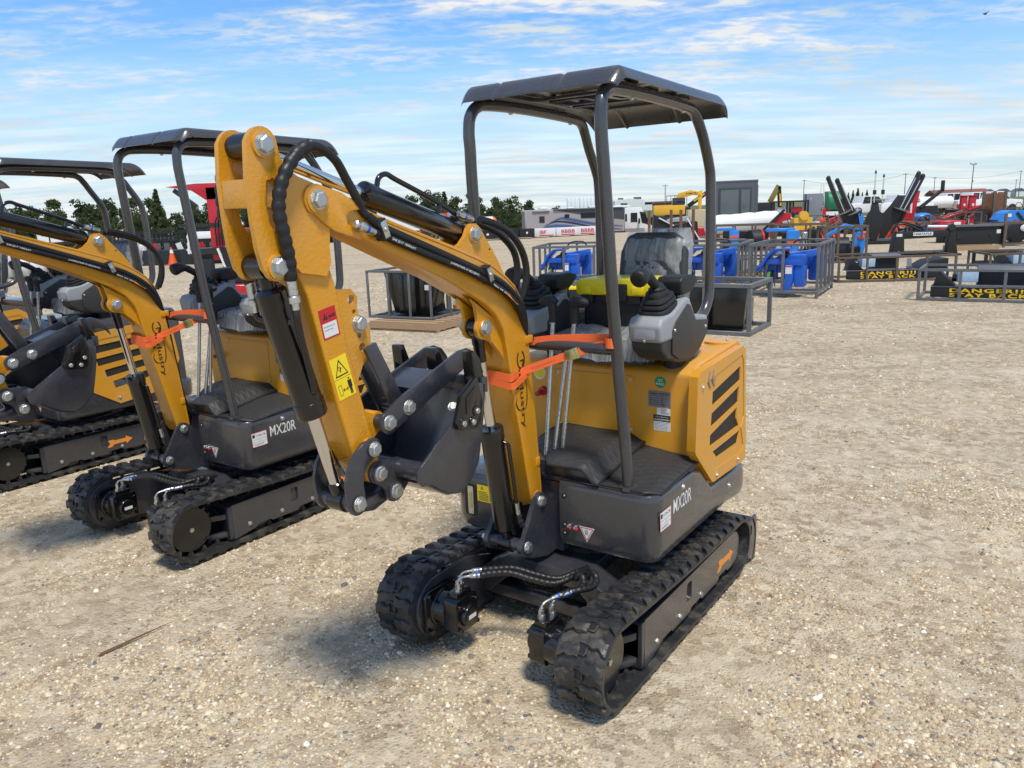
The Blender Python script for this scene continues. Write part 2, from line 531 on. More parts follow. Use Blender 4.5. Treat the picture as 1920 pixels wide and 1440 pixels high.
def gnoise(scale, detail=6, rough=.6, stretch=None, rot=0.0):
    src = gtc.outputs['Object']
    if stretch:
        m = N('ShaderNodeMapping'); m.inputs['Scale'].default_value = stretch; m.inputs['Rotation'].default_value = (0, 0, rot)
        Lk(src, m.inputs[0]); src = m.outputs[0]
    n = N('ShaderNodeTexNoise'); n.inputs['Scale'].default_value = scale; n.inputs['Detail'].default_value = detail; n.inputs['Roughness'].default_value = rough
    Lk(src, n.inputs['Vector']); return n.outputs['Fac']
def gmap(v, a, b, c=0.0, d=1.0):
    n = N('ShaderNodeMapRange'); n.inputs['From Min'].default_value = a; n.inputs['From Max'].default_value = b; n.inputs['To Min'].default_value = c; n.inputs['To Max'].default_value = d
    Lk(v, n.inputs['Value']); return n.outputs[0]
def gmix(f, a, b, mode='MIX'):
    n = N('ShaderNodeMix', data_type='RGBA', blend_type=mode)
    for i, v in ((0, f), (6, a), (7, b)):
        if isinstance(v, tuple): n.inputs[i].default_value = (*v, 1)
        elif isinstance(v, (int, float)): n.inputs[i].default_value = v
        else: Lk(v, n.inputs[i])
    return n.outputs[2]
SAND = (0.450, 0.357, 0.236); PALE = (0.580, 0.482, 0.342); DAMP = (0.300, 0.227, 0.148)
col = gmix(gmap(gnoise(1.3, 4, .68), .36, .64), SAND, PALE)
col = gmix(gmap(gnoise(.42, 4, .66), .56, .74, 0, .75), col, DAMP)
col = gmix(gmap(gnoise(.8, 4, .7, (.16, 1.6, 1), .18), .57, .72, 0, .70), col, DAMP)
col = gmix(gmap(gnoise(3.0, 3, .7, (.12, 1.3, 1), .12), .62, .72, 0, .55), col, (.20, .145, .09))
col = gmix(gmap(gnoise(2.2, 3, .7, (.25, 1.0, 1), -.2), .66, .76, 0, .5), col, (.62, .54, .42))
vor = N('ShaderNodeTexVoronoi'); vor.inputs['Scale'].default_value = 62; vor.inputs['Randomness'].default_value = 1.0
Lk(gtc.outputs['Object'], vor.inputs['Vector'])
ramp = N('ShaderNodeValToRGB'); cr = ramp.color_ramp
cr.elements[0].position = 0; cr.elements[0].color = (.10, .095, .095, 1)
cr.elements[1].position = 1; cr.elements[1].color = (.80, .74, .62, 1)
for p_, c_ in ((.07, (.16, .145, .13)), (.13, (.30, .23, .15)), (.4, (.40, .31, .20)), (.62, (.52, .42, .28)), (.82, (.62, .52, .36)), (.93, (.46, .36, .30))):
    e = cr.elements.new(p_); e.color = (*c_, 1)
sepc = N('ShaderNodeSeparateColor'); Lk(vor.outputs['Color'], sepc.inputs[0]); Lk(sepc.outputs[0], ramp.inputs[0])
pebmask = N('ShaderNodeMath', operation='MULTIPLY'); pebmask.use_clamp = True
Lk(gmap(gnoise(1.1, 4, .65), .36, .58, .25, .95), pebmask.inputs[0]); Lk(gmap(vor.outputs['Distance'], .25, .50, 1, 0), pebmask.inputs[1])
col = gmix(pebmask.outputs[0], col, ramp.outputs[0])
for sc_, amt in ((27, .50), (13, .30), (6.5, .13)):
    v2 = N('ShaderNodeTexVoronoi'); v2.inputs['Scale'].default_value = sc_; Lk(gtc.outputs['Object'], v2.inputs['Vector'])
    sc2 = N('ShaderNodeSeparateColor'); Lk(v2.outputs['Color'], sc2.inputs[0])
    col = gmix(gmap(sc2.outputs[0], .74, .80, 0, amt), col, (.26, .195, .125))
    col = gmix(gmap(sc2.outputs[1], .76, .82, 0, amt), col, (.72, .63, .47))
col = gmix(gmap(gnoise(210, 2, .7), .3, .7, 0, .45), col, gmix(.5, col, (.24, .18, .12)))
col = gmix(gmap(gnoise(.30, 3, .6, (.35, 1.5, 1), .3), .52, .70, 0, .45), col, (.27, .20, .125))
Lk(col, pb.inputs['Base Color'])
hsum = N('ShaderNodeMath', operation='ADD')
hm = N('ShaderNodeMath', operation='MULTIPLY'); Lk(gmap(vor.outputs['Distance'], .0, .6, 1, 0), hm.inputs[0]); Lk(gmap(gnoise(1.1, 4, .65), .36, .6, .3, 1), hm.inputs[1])
Lk(hm.outputs[0], hsum.inputs[0]); Lk(gnoise(120, 2, .7), hsum.inputs[1])
bmp = N('ShaderNodeBump'); bmp.inputs['Strength'].default_value = .75; bmp.inputs['Distance'].default_value = .012
Lk(hsum.outputs[0], bmp.inputs['Height']); Lk(bmp.outputs[0], pb.inputs['Normal'])

rows = [-4 + .18 * i for i in range(140)]
while rows[-1] < 4200: rows.append(rows[-1] + max(.18, (rows[-1] + 2) * .06))
cols_ = []
x = 0.0
while x < 3400: cols_.append(x); x += max(.18, .05 * x - .2)
cols_ = [-c for c in cols_[:0:-1]] + cols_
gv = [(cx, ry, relief(cx, ry)) for ry in rows for cx in cols_]
nc = len(cols_)
gf = [(i * nc + j, i * nc + j + 1, (i + 1) * nc + j + 1, (i + 1) * nc + j) for i in range(len(rows) - 1) for j in range(nc - 1)]
gme = bpy.data.meshes.new('ground'); gme.from_pydata(gv, [], gf); gme.materials.append(gm)
gme.polygons.foreach_set('use_smooth', [True] * len(gme.polygons))
ground = link('ground', gme); tag(ground, kind='structure')

# loose stones near the camera: one mesh, each stone a small faceted lump with a colour of its own
def gravel(n, seed, far=False):
    rng = np.random.default_rng(seed)
    yy = (5.6 + 15 * rng.random(n) ** 1.3) if far else (1.55 + 5.4 * rng.random(n) ** 1.45)
    xx = (rng.random(n) * 2 - 1) * (yy * .72 + .25)
    dens = np.array([mnoise.noise(Vector((a * 1.3, b * 1.3, 11))) + .6 * mnoise.noise(Vector((a * 3.6, b * 3.6, 3))) for a, b in zip(xx, yy)])
    keep = rng.random(n) < np.clip(.52 + 1.35 * dens, .06, 1)
    xx, yy, dens = xx[keep], yy[keep], dens[keep]; n = len(xx)
    size = np.clip(np.exp(rng.normal(math.log(.0043), .42, n)) * (1 + .35 * np.clip(dens, 0, 1)), .002, .019)
    size = np.where(rng.random(n) < .0035, size * 2.0, size)
    if far: size = np.clip(size * (yy / 5.2) ** .85, .004, .03)
    zz = np.array([relief(a, b) for a, b in zip(xx, yy)])
    t1 = np.array([[0.0, 0.0, 1.0]] + [[.70 * math.cos(2 * math.pi * k / 5), .70 * math.sin(2 * math.pi * k / 5), .74] for k in range(5)] + [[math.cos(2 * math.pi * (k + .5) / 5), math.sin(2 * math.pi * (k + .5) / 5), -.1] for k in range(5)])
    faces = []
    for k in range(5):
        k2 = (k + 1) % 5
        faces += [[0, 1 + k, 1 + k2], [1 + k, 6 + k, 1 + k2], [1 + k2, 6 + k, 6 + k2]]
    faces = np.array(faces)
    V = np.repeat(t1[None], n, 0) * (1 + .30 * (rng.random((n, 11, 3)) - .5) * 2)
    asp = .6 + .5 * rng.random((n, 1)); flat = .40 + .45 * rng.random((n, 1))
    a = rng.random((n, 1)) * 2 * np.pi
    X = V[:, :, 0]; Y = V[:, :, 1] * asp; Z = V[:, :, 2] * flat
    X2 = X * np.cos(a) - Y * np.sin(a); Y2 = X * np.sin(a) + Y * np.cos(a)
    s = size[:, None]
    P = np.stack([X2 * s + xx[:, None], Y2 * s + yy[:, None], Z * s + zz[:, None] - .0005], -1)
    me = bpy.data.meshes.new('gravel')
    F = (faces[None] + (np.arange(n) * 11)[:, None, None]).reshape(-1, 3)
    me.vertices.add(n * 11); me.vertices.foreach_set('co', P.reshape(-1).astype(np.float32))
    me.loops.add(F.size); me.loops.foreach_set('vertex_index', F.reshape(-1).astype(np.int32))
    me.polygons.add(len(F)); me.polygons.foreach_set('loop_start', np.arange(0, F.size, 3, dtype=np.int32))
    pal = np.array([(.47, .365, .23), (.58, .475, .315), (.66, .56, .40), (.74, .68, .56), (.37, .28, .175), (.52, .40, .245), (.14, .135, .135), (.21, .20, .19), (.34, .215, .13), (.82, .78, .70)])
    wgt = np.array([.27, .26, .16, .03, .12, .10, .03, .03, .02, .004]); wgt /= wgt.sum()
    c = pal[rng.choice(len(pal), n, p=wgt)] * (.85 + .3 * rng.random((n, 1)))
    C4 = np.concatenate([np.clip(c, 0, 1), np.ones((n, 1))], 1)
    at = me.attributes.new('stone_colour', 'FLOAT_COLOR', 'POINT')
    at.data.foreach_set('color', np.repeat(C4, 11, 0).reshape(-1).astype(np.float32))
    me.update(); me.validate()
    m = bpy.data.materials.new('gravel_stones'); m.use_nodes = True
    nt2 = m.node_tree; b = nt2.nodes['Principled BSDF']; b.inputs['Roughness'].default_value = .85; b.inputs['Specular IOR Level'].default_value = .25
    an = nt2.nodes.new('ShaderNodeAttribute'); an.attribute_name = 'stone_colour'
    nt2.links.new(an.outputs['Color'], b.inputs['Base Color'])
    me.materials.append(m)
    return tag(link('gravel', me), 'loose beige and grey gravel scattered over the %s of the yard' % ('middle' if far else 'near part'), 'gravel', kind='stuff')
gravel(150000, 3)
gravel(46000, 8, far=True)
# green field beyond the yard, a strip of yellow crop on its far side
def ground_sheet(name, pts, m, z):
    return tag(link(name, MB().add([(a, b, z) for a, b in pts], [list(range(len(pts)))]).mesh(name, m)), kind='structure')
grass_m = mat('field_green', (.085, .115, .035), .9, var=.35, vscale=.05)
crop_m = mat('canola_yellow', (.36, .33, .045), .9, var=.2, vscale=.03)
ground_sheet('field', [(22, 84), (60, 80), (2600, 84), (3000, 1500), (-900, 1500), (-900, 420), (12, 420)], grass_m, .06)
ground_sheet('crop_field', [(-900, 1500), (3000, 1500), (3300, 4100), (-3000, 4100)], crop_m, .10)

# ------------------------------------------------------------------ mini excavator (x forward, y operator's left, z up)
YC = -0.105                       # plane of boom, arm and bucket
def patterned(name, col, kind, scale, rough=0.6, strength=0.5):
    m = mat(name, col, rough, var=0.15, vscale=20)
    nt = m.node_tree; L = nt.links.new
    b = nt.nodes['Principled BSDF']
    t = nt.nodes.new('ShaderNodeTexCoord')
    outs = []
    for rz in ((R(32), R(-32)) if kind == 'quilt' else (0, R(90))):
        mp = nt.nodes.new('ShaderNodeMapping'); mp.inputs['Rotation'].default_value = (0, 0, rz) if kind == 'quilt' else (0, rz, 0)
        L(t.outputs['Object'], mp.inputs[0])
        w = nt.nodes.new('ShaderNodeTexWave'); w.wave_profile = 'SIN' if kind != 'quilt' else 'TRI'
        w.inputs['Scale'].default_value = scale
        L(mp.outputs[0], w.inputs['Vector']); outs.append(w.outputs['Fac'])
    mul = nt.nodes.new('ShaderNodeMath'); mul.operation = 'MINIMUM'
    L(outs[0], mul.inputs[0]); L(outs[1], mul.inputs[1])
    bp = nt.nodes.new('ShaderNodeBump'); bp.inputs['Strength'].default_value = strength; bp.inputs['Distance'].default_value = 0.004
    L(mul.outputs[0], bp.inputs['Height']); L(bp.outputs[0], b.inputs['Normal'])
    return m
quilt = patterned('quilted_vinyl', (0.030, 0.030, 0.031), 'quilt', 9.0, 0.55, 0.6)
grille_m = patterned('black_wire_mesh', (0.010, 0.010, 0.011), 'grid', 42.0, 0.5, 1.0)
def film_material():
    m = bpy.data.materials.new('clear_plastic_film'); m.use_nodes = True
    nt = m.node_tree; L = nt.links.new
    b = nt.nodes['Principled BSDF']
    b.inputs['Base Color'].default_value = (0.62, 0.64, 0.66, 1); b.inputs['Roughness'].default_value = 0.22
    t = nt.nodes.new('ShaderNodeTexCoord')
    mp = nt.nodes.new('ShaderNodeMapping'); mp.inputs['Rotation'].default_value = (R(38), 0, 0); mp.inputs['Scale'].default_value = (3, 26, 5)
    L(t.outputs['Object'], mp.inputs[0])
    n = nt.nodes.new('ShaderNodeTexNoise'); n.inputs['Scale'].default_value = 1.0; n.inputs['Detail'].default_value = 6; n.inputs['Distortion'].default_value = 0.8
    L(mp.outputs[0], n.inputs['Vector'])
    bp = nt.nodes.new('ShaderNodeBump'); bp.inputs['Strength'].default_value = 1.0; bp.inputs['Distance'].default_value = 0.03
    L(n.outputs['Fac'], bp.inputs['Height']); L(bp.outputs[0], b.inputs['Normal'])
    r = nt.nodes.new('ShaderNodeMapRange'); r.inputs['From Min'].default_value = 0.35; r.inputs['From Max'].default_value = 0.75
    r.inputs['To Min'].default_value = 0.22; r.inputs['To Max'].default_value = 0.58
    L(n.outputs['Fac'], r.inputs['Value']); L(r.outputs[0], b.inputs['Alpha'])
    MATS['film'] = m
    return m
film = film_material()

def track_path():
    C1 = Vector((0.757, 0.172)); r1 = 0.150; C2 = Vector((-0.425, 0.150)); r2 = 0.128
    d = C1 - C2; phi = math.atan2(d.y, d.x); ac = math.acos((r2 - r1) / d.length)
    tb, tt = phi - ac, phi + ac
    segs = []
    a1 = r1 * (tt - tb); st = math.sqrt(d.length ** 2 - (r1 - r2) ** 2); a2 = r2 * (2 * math.pi - (tt - tb))
    total = a1 + st + a2 + st
    def f(s):
        s %= total
        if s < a1:
            a = tb + s / r1; n = Vector((math.cos(a), math.sin(a))); p = C1 + n * r1
        elif s < a1 + st:
            k = (s - a1) / st; n = Vector((math.cos(tt), math.sin(tt))); p = (C1 + n * r1).lerp(C2 + n * r2, k)
            p -= n * 0.010 * math.sin(math.pi * k)          # the belt sags a little
        elif s < a1 + st + a2:
            a = tt + (s - a1 - st) / r2; n = Vector((math.cos(a), math.sin(a))); p = C2 + n * r2
        else:
            k = (s - a1 - st - a2) / st; n = Vector((math.cos(tb), math.sin(tb))); p = (C2 + n * r2).lerp(C1 + n * r1, k)
        return p, n
    return f, total
TRK, TRL = track_path()
def track_belt(y0, y1):
    mb = MB(); N = 132
    prof = [(-0.013, y0), (0.0, y0), (0.003, (y0 + y1) / 2), (0.0, y1), (-0.013, y1)]
    vs = []; fs = []
    for i in range(N):
        p, n = TRK(TRL * i / N)
        for h, y in prof:
            q = p + n * h; vs.append((q.x, y, q.y))
    k = len(prof)
    for i in range(N):
        for j in range(k):
            a = i * k + j; b = i * k + (j + 1) % k; c = ((i + 1) % N) * k
            fs.append((a, c + j, c + (j + 1) % k, b))
    mb.add(vs, fs)
    NL = 40; pitch = TRL / NL; W_ = abs(y1 - y0); hw = W_ / 2
    LH = .018
    poly = [(-0.030, 0.001), (0.016, 0.001), (0.029, 0.030), (0.020, 0.056), (0.026, 0.083), (-0.010, 0.083), (-0.018, 0.052), (-0.010, 0.030)]
    for side in (0, 1):
        for i in range(NL):
            s0 = (i + 0.5 * side) * pitch
            base = []; mid = []; top = []
            cs = sum(q[0] for q in poly) / len(poly); cw = sum(q[1] for q in poly) / len(poly)
            for (ds, w) in poly:
                for lst, h, sc in ((base, 0.0, 1.0), (mid, 0.013, 0.92), (top, 0.0185, 0.72)):
                    s_ = s0 + cs + (ds - cs) * sc; w_ = cw + (w - cw) * (sc if lst is top else 0.5 + sc / 2)
                    y = (y0 + w_) if side == 0 else (y1 - w_)
                    p, n = TRK(s_); q = p + n * (h - 0.001)
                    lst.append((q.x, y, q.y))
            m = len(poly)
            vs = base + mid + top
            fs = [(j, (j + 1) % m, m + (j + 1) % m, m + j) for j in range(m)] + [(m + j, m + (j + 1) % m, 2 * m + (j + 1) % m, 2 * m + j) for j in range(m)] + [[2 * m + j for j in range(m)]]
            if side == 0: fs = [list(f)[::-1] for f in fs]
            mb.add(vs, fs)
    # guide teeth inside and dark sprocket windows between the two rows
    for i in range(NL):
        p, n = TRK((i + 0.25) * pitch); t = Vector((-n.y, n.x))
        M = Matrix(((t.x, 0, n.x), (0, 1, 0), (t.y, 0, n.y)))
        yc = (y0 + y1) / 2
        for dy in (-0.028, 0.028):
            q = p - n * 0.013
            b = [Vector((q.x, yc + dy, q.y)) + M @ Vector(v) for v in ((-.016, -.010, 0), (.016, -.010, 0), (.016, .010, 0), (-.016, .010, 0), (-.006, -.005, -.03), (.006, -.005, -.03), (.006, .005, -.03), (-.006, .005, -.03))]
            mb.add(b, [(0, 1, 2, 3), (7, 6, 5, 4), (0, 4, 5, 1), (1, 5, 6, 2), (2, 6, 7, 3), (3, 7, 4, 0)])
        q = p + n * 0.003
        for (a, b_) in (((-.020, 0), (.006, .034)), ((.020, 0), (.006, .034))):
            mb.obox(Vector((q.x, yc, q.y)) + M @ Vector((a[0], 0, 0.002)), (b_[0], b_[1], 0.010), M)
        for dy in (-.017, .017):
            mb.obox(Vector((q.x, yc + dy, q.y)) + M @ Vector((0, 0, 0.002)), (0.036, 0.006, 0.010), M)
        mb.mi = 1
        mb.obox(Vector((q.x, yc, q.y)) + M @ Vector((0, 0, 0.0005)), (0.034, 0.028, 0.003), M)
        mb.mi = 0
    return mb
def undercarriage(root, variant=0):
    for s in (1, -1):
        ya, yb = (0.33, 0.51) if s > 0 else (-0.51, -0.33)
        track_belt(ya, yb).build('rubber_track', [rubber, black_matt], root)
        Y = lambda y: s * y
        def pr(pts, a, b, holes=()):
            return MB().prism(pts, min(Y(a), Y(b)), max(Y(a), Y(b)), 'y', holes)
        # side plate
        out = [(0.535, 0.232), (0.535, 0.040), (0.505, 0.045), (0.40, 0.062), (0.38, 0.078), (0.30, 0.078), (0.285, 0.066), (0.11, 0.066), (0.095, 0.082), (0.0, 0.082), (-0.015, 0.068), (-0.20, 0.068), (-0.215, 0.085), (-0.30, 0.085), (-0.32, 0.070)]
        out += arc(-0.385, 0.150, 0.080, 270, 90, 10)
        win = rrect(0.098, 0.150, 0.125, 0.205, 0.012)
        plate = pr(out, 0.472, 0.484, [win]).build('side_plate', dark, root)
        pr(rrect(0.06, 0.19, 0.10, 0.225, 0.01), 0.44, 0.446).build('window_backing', black_matt, plate)
        for bx in (0.433, 0.218, 0.0):
            bolt(plate, (bx, Y(0.484), 0.098), (0, s, 0), 0.0095, bx * 9)
        ar = [(-0.200, 0.160), (-0.245, 0.160), (-0.245, 0.152), (-0.335, 0.152), (-0.335, 0.168), (-0.385, 0.138), (-0.335, 0.108), (-0.335, 0.124), (-0.245, 0.124), (-0.225, 0.108), (-0.190, 0.108), (-0.215, 0.134)]
        ar = [(x + (0.30 if variant else 0.0), z) for x, z in ar]
        MB().prism(ar, min(Y(.4842), Y(.4850)), max(Y(.4842), Y(.4850)), 'y').build('arrow_decal', orange_print, plate)
        fr = MB().box(-0.36, 0.56, min(Y(.375), Y(.472)), max(Y(.375), Y(.472)), 0.085, 0.225)
        fr.box(0.535, 0.56, min(Y(.36), Y(.484)), max(Y(.36), Y(.484)), 0.045, 0.228)
        frame = fr.build('track_frame', dark2, root, bevel=0.004)
        for z in (0.075, 0.175):
            MB().bar((0.555, Y(.452), z), (0.635, Y(.405), z), 0.028).build('stiffener_bar', dark2, frame, bevel=0.003)
        for rx in (0.36, 0.12, -0.12):
            rr = MB(); rr.lathe((rx, Y(.375), 0.080), (rx, Y(.47), 0.080), [(0, .03), (.002, .048), (.03, .05), (.035, .035), (.06, .035), (.065, .05), (.093, .048), (.095, .03)], 20)
            rr.build('track_roller', black, root)
        idl = MB(); idl.lathe((-0.425, Y(.37), 0.15), (-0.425, Y(.47), 0.15), [(0, .02), (.001, .10), (.03, .112), (.07, .112), (.099, .10), (.1, .02)], 28)
        idl.build('idler_wheel', black, root, bevel=0.002)
        # sprocket: toothed rim, disc with round holes, hub
        hl = [circ(0.757 + 0.074 * math.cos(R(60 * i + 12)), 0.172 + 0.074 * math.sin(R(60 * i + 12)), 0.024, 14) for i in range(6)]
        teeth = []
        for i in range(18):
            a = 360 / 18 * i
            teeth += [(0.757 + r * math.cos(R(a + d)), 0.172 + r * math.sin(R(a + d))) for r, d in ((.112, -6), (.130, -3), (.130, 3), (.112, 6))]
        sp = pr(teeth, 0.408, 0.432, hl).build('drive_sprocket', black, root, bevel=0.002)
        rim = MB(); rim.ring([(0.757, Y(q), 0.172) for q in (.41, .40, .4005, .454, .4545, .43)], [.099, .100, .112, .112, .100, .098], 36, cap=False)
        rim.build('sprocket_rim', black, sp)
        hb = MB(); hb.lathe((0.757, Y(.43), 0.172), (0.757, Y(.47), 0.172), [(0, .046), (.012, .044), (.014, .032), (.022, .030), (.023, .014)], 24)
        hb.build('hub', black, sp)
        hc = MB(); hc.lathe((0.757, Y(.452), 0.172), (0.757, Y(.47), 0.172), [(0, .013), (.010, .012), (.0105, .004)], 18)
        hc.build('hub_bolt', zinc, sp)
        # motor on the inner side
        mp_ = [(0.40, 0.045)] + arc(0.757, 0.172, 0.128, -90, 90, 14) + [(0.56, 0.300), (0.40, 0.250)]
        pr(mp_, 0.312, 0.328).build('motor_plate', dark2, root, bevel=0.003)
        pr(arc(0.757, 0.172, 0.139, -100, 100, 18) + arc(0.757, 0.172, 0.118, 100, -100, 18), 0.328, 0.352).build('sprocket_guard', dark2, root)
        mo = MB()
        flp = [(0.757 + x, 0.172 + z) for x, z in rrect(-.098, .098, -.092, .092, .03)]
        mo.prism(flp, min(Y(.312), Y(.292)), max(Y(.312), Y(.292)), 'y')
        mo.lathe((0.757, Y(.294), 0.172), (0.757, Y(.15), 0.172), [(0, .080), (.012, .078), (.014, .072), (.062, .072), (.064, .066)], 26)
        blk = [(0.757 + x, 0.172 + z) for x, z in rrect(-.066, .066, -.064, .078, .022)]
        mo.prism(blk, min(Y(.232), Y(.166)), max(Y(.232), Y(.166)), 'y')
        mo.lathe((0.757, Y(.168), 0.172), (0.757, Y(.1), 0.172), [(0, .048), (.022, .046), (.026, .04), (.0265, .01)], 24)
        mo.box(0.715, 0.800, min(Y(.178), Y(.228)), max(Y(.178), Y(.228)), 0.24, 0.268)
        motor = mo.build('drive_motor', black, root, bevel=0.003)
        for bx, bz in ((-.08, .075), (.08, .075), (-.08, -.075), (.08, -.075)):
            o = bolt(motor, (0.757 + bx, Y(.292), 0.172 + bz), (0, -s, 0), 0.011, 0.3, 'motor_bolt', 1.4); o.data = cap_mesh()
        for bx, bz in ((-.05, .05), (.05, .05), (-.05, -.045), (.05, -.045)):
            o = bolt(motor, (0.757 + bx, Y(.166), 0.172 + bz), (0, -s, 0), 0.009, 0.3, 'motor_bolt', 1.4); o.data = cap_mesh()
        lab = MB(); lab.box(0.735, 0.779, min(Y(.1415), Y(.1405)), max(Y(.1415), Y(.1405)), 0.165, 0.181)
        lab.build('motor_label', white_print, motor)
        # two elbow fittings and armoured hoses
        for k, (fx, fy) in enumerate(((0.775, .193), (0.735, .213))):
            f = MB()
            hx = [(fx + .0145 * math.cos(R(60 * i)), Y(fy) + .0145 * math.sin(R(60 * i))) for i in range(6)]
            f.prism(hx, 0.268, 0.284, 'z'); hx = [(fx + .011 * math.cos(R(60 * i + 20)), Y(fy) + .011 * math.sin(R(60 * i + 20))) for i in range(6)]
            f.prism(hx, 0.286, 0.304, 'z')
            f.cyl((fx, Y(fy), 0.26), (fx, Y(fy), 0.312), 0.009)
            dF = Vector((-.62, .78, 0)) if s < 0 else Vector((-.93, .36, 0))
            o_ = Vector((fx, Y(fy), 0))
            e = [o_ + Vector((0, 0, .300)), o_ + dF * .002 + Vector((0, 0, .314)), o_ + dF * .013 + Vector((0, 0, .326)), o_ + dF * .034 + Vector((0, 0, .331)), o_ + dF * .052 + Vector((0, 0, .332))]
            f.ring(smooth_path(e, 5), 0.0048, 10)
            a = o_ + dF * .046 + Vector((0, 0, .3318)); b = o_ + dF * .088 + Vector((0, 0, .333))
            f.lathe(a, b, [(0, .008), (.008, .0098), (.045, .0098)], 14)
            fit = f.build('hose_fitting', zinc, root)
            MB().lathe(b, b + (b - a), [(-.016, .0104), (-.009, .0104)], 14).build('blue_band', blue, fit)
            if s < 0:
                path = [b, b + Vector((-.025, .035, .006)), b + Vector((-.06, .10, .010)), b + Vector((-.09, .18, -.008)), b + Vector((-.12, .26, -.018)), b + Vector((-.18, .30, -.010)), b + Vector((-.28, .30, -.03))]
            else:
                path = [b, b + Vector((-.04, .014, .0)), b + Vector((-.09, .024, -.010)), b + Vector((-.130, .020, -.004)), b + Vector((-.150, .0, .014)), b + Vector((-.160, -.03, .0)), b + Vector((-.24, -.08, -.06))]
            hose([tuple(Vector(q) + Vector((0, .012 * k, 0))) if i else q for i, q in enumerate(path)], 0.0125, 8, True).build('armoured_hose', hose_rubber, root)
    ar = [(-0.345, 0.205), (-0.18, 0.300), (0.18, 0.300), (0.345, 0.205), (0.345, 0.110), (0.285, 0.110), (0.150, 0.232), (-0.150, 0.232), (-0.285, 0.110), (-0.345, 0.110)]
    c = MB().prism(ar, 0.33, 0.46, 'x').prism(ar, -0.34, -0.22, 'x')
    c.box(-0.3, 0.40, -0.17, 0.17, 0.235, 0.297).box(0.395, 0.445, -0.36, 0.36, 0.095, 0.145)
    c.build('cross_frame', dark2, root, bevel=0.004)
    MB().cyl((0.05, 0, 0.295), (0.05, 0, 0.33), 0.24, n=36).build('slew_ring', black, root)
    b = MB()
    sec = [(-0.60, 0.22), (-0.635, 0.17), (-0.645, 0.11), (-0.635, 0.05), (-0.605, 0.006), (-0.622, 0.004), (-0.655, 0.05), (-0.665, 0.11), (-0.655, 0.175), (-0.618, 0.228)]
    b.prism(sec, -0.50, 0.50, 'y')
    blade = b.build('dozer_blade', dark2, root, bevel=0.002)
    for y in (0.488, -0.498):
        MB().prism([(-0.545, 0.215), (-0.66, 0.225), (-0.675, 0.12), (-0.66, 0.0), (-0.56, 0.03)], y, y + 0.012, 'y', [rrect(-0.60, -0.575, 0.14, 0.195, 0.012)]).build('blade_end_plate', dark2, blade)
    MB().bar((-0.63, 0.2, 0.10), (-0.25, 0.15, 0.2), 0.05, 0.06).build('blade_arm', dark2, blade, bevel=.003)
    MB().bar((-0.63, -0.2, 0.10), (-0.25, -0.15, 0.2), 0.05, 0.06).build('blade_arm', dark2, blade, bevel=.003)
CAP = None
def cap_mesh():
    global CAP
    if CAP is None:
        CAP = MB().lathe((0, 0, 0), (0, 0, 1), [(0, 1.0), (0.9, 1.0), (1.0, .9), (1.0, .6), (.6, .55), (.6, .1)], 16).mesh('cap_screw', black)
    return CAP
SCREW = None
def screw(parent, loc, d, r=0.009, name='screw'):
    """small rounded screw on a dished washer"""
    global SCREW
    if SCREW is None:
        SCREW = MB().lathe((0, 0, 0), (0, 0, 1), [(0, 1.25), (.12, 1.2), (.16, .9), (.5, .85), (.75, .6), (.8, .2)], 14).mesh('screw', zinc)
    o = link(name, SCREW, parent); o.location = loc
    o.rotation_mode = 'QUATERNION'; o.rotation_quaternion = Vector((0, 0, 1)).rotation_difference(Vector(d).normalized()); o.scale = (r, r, r)
    return o

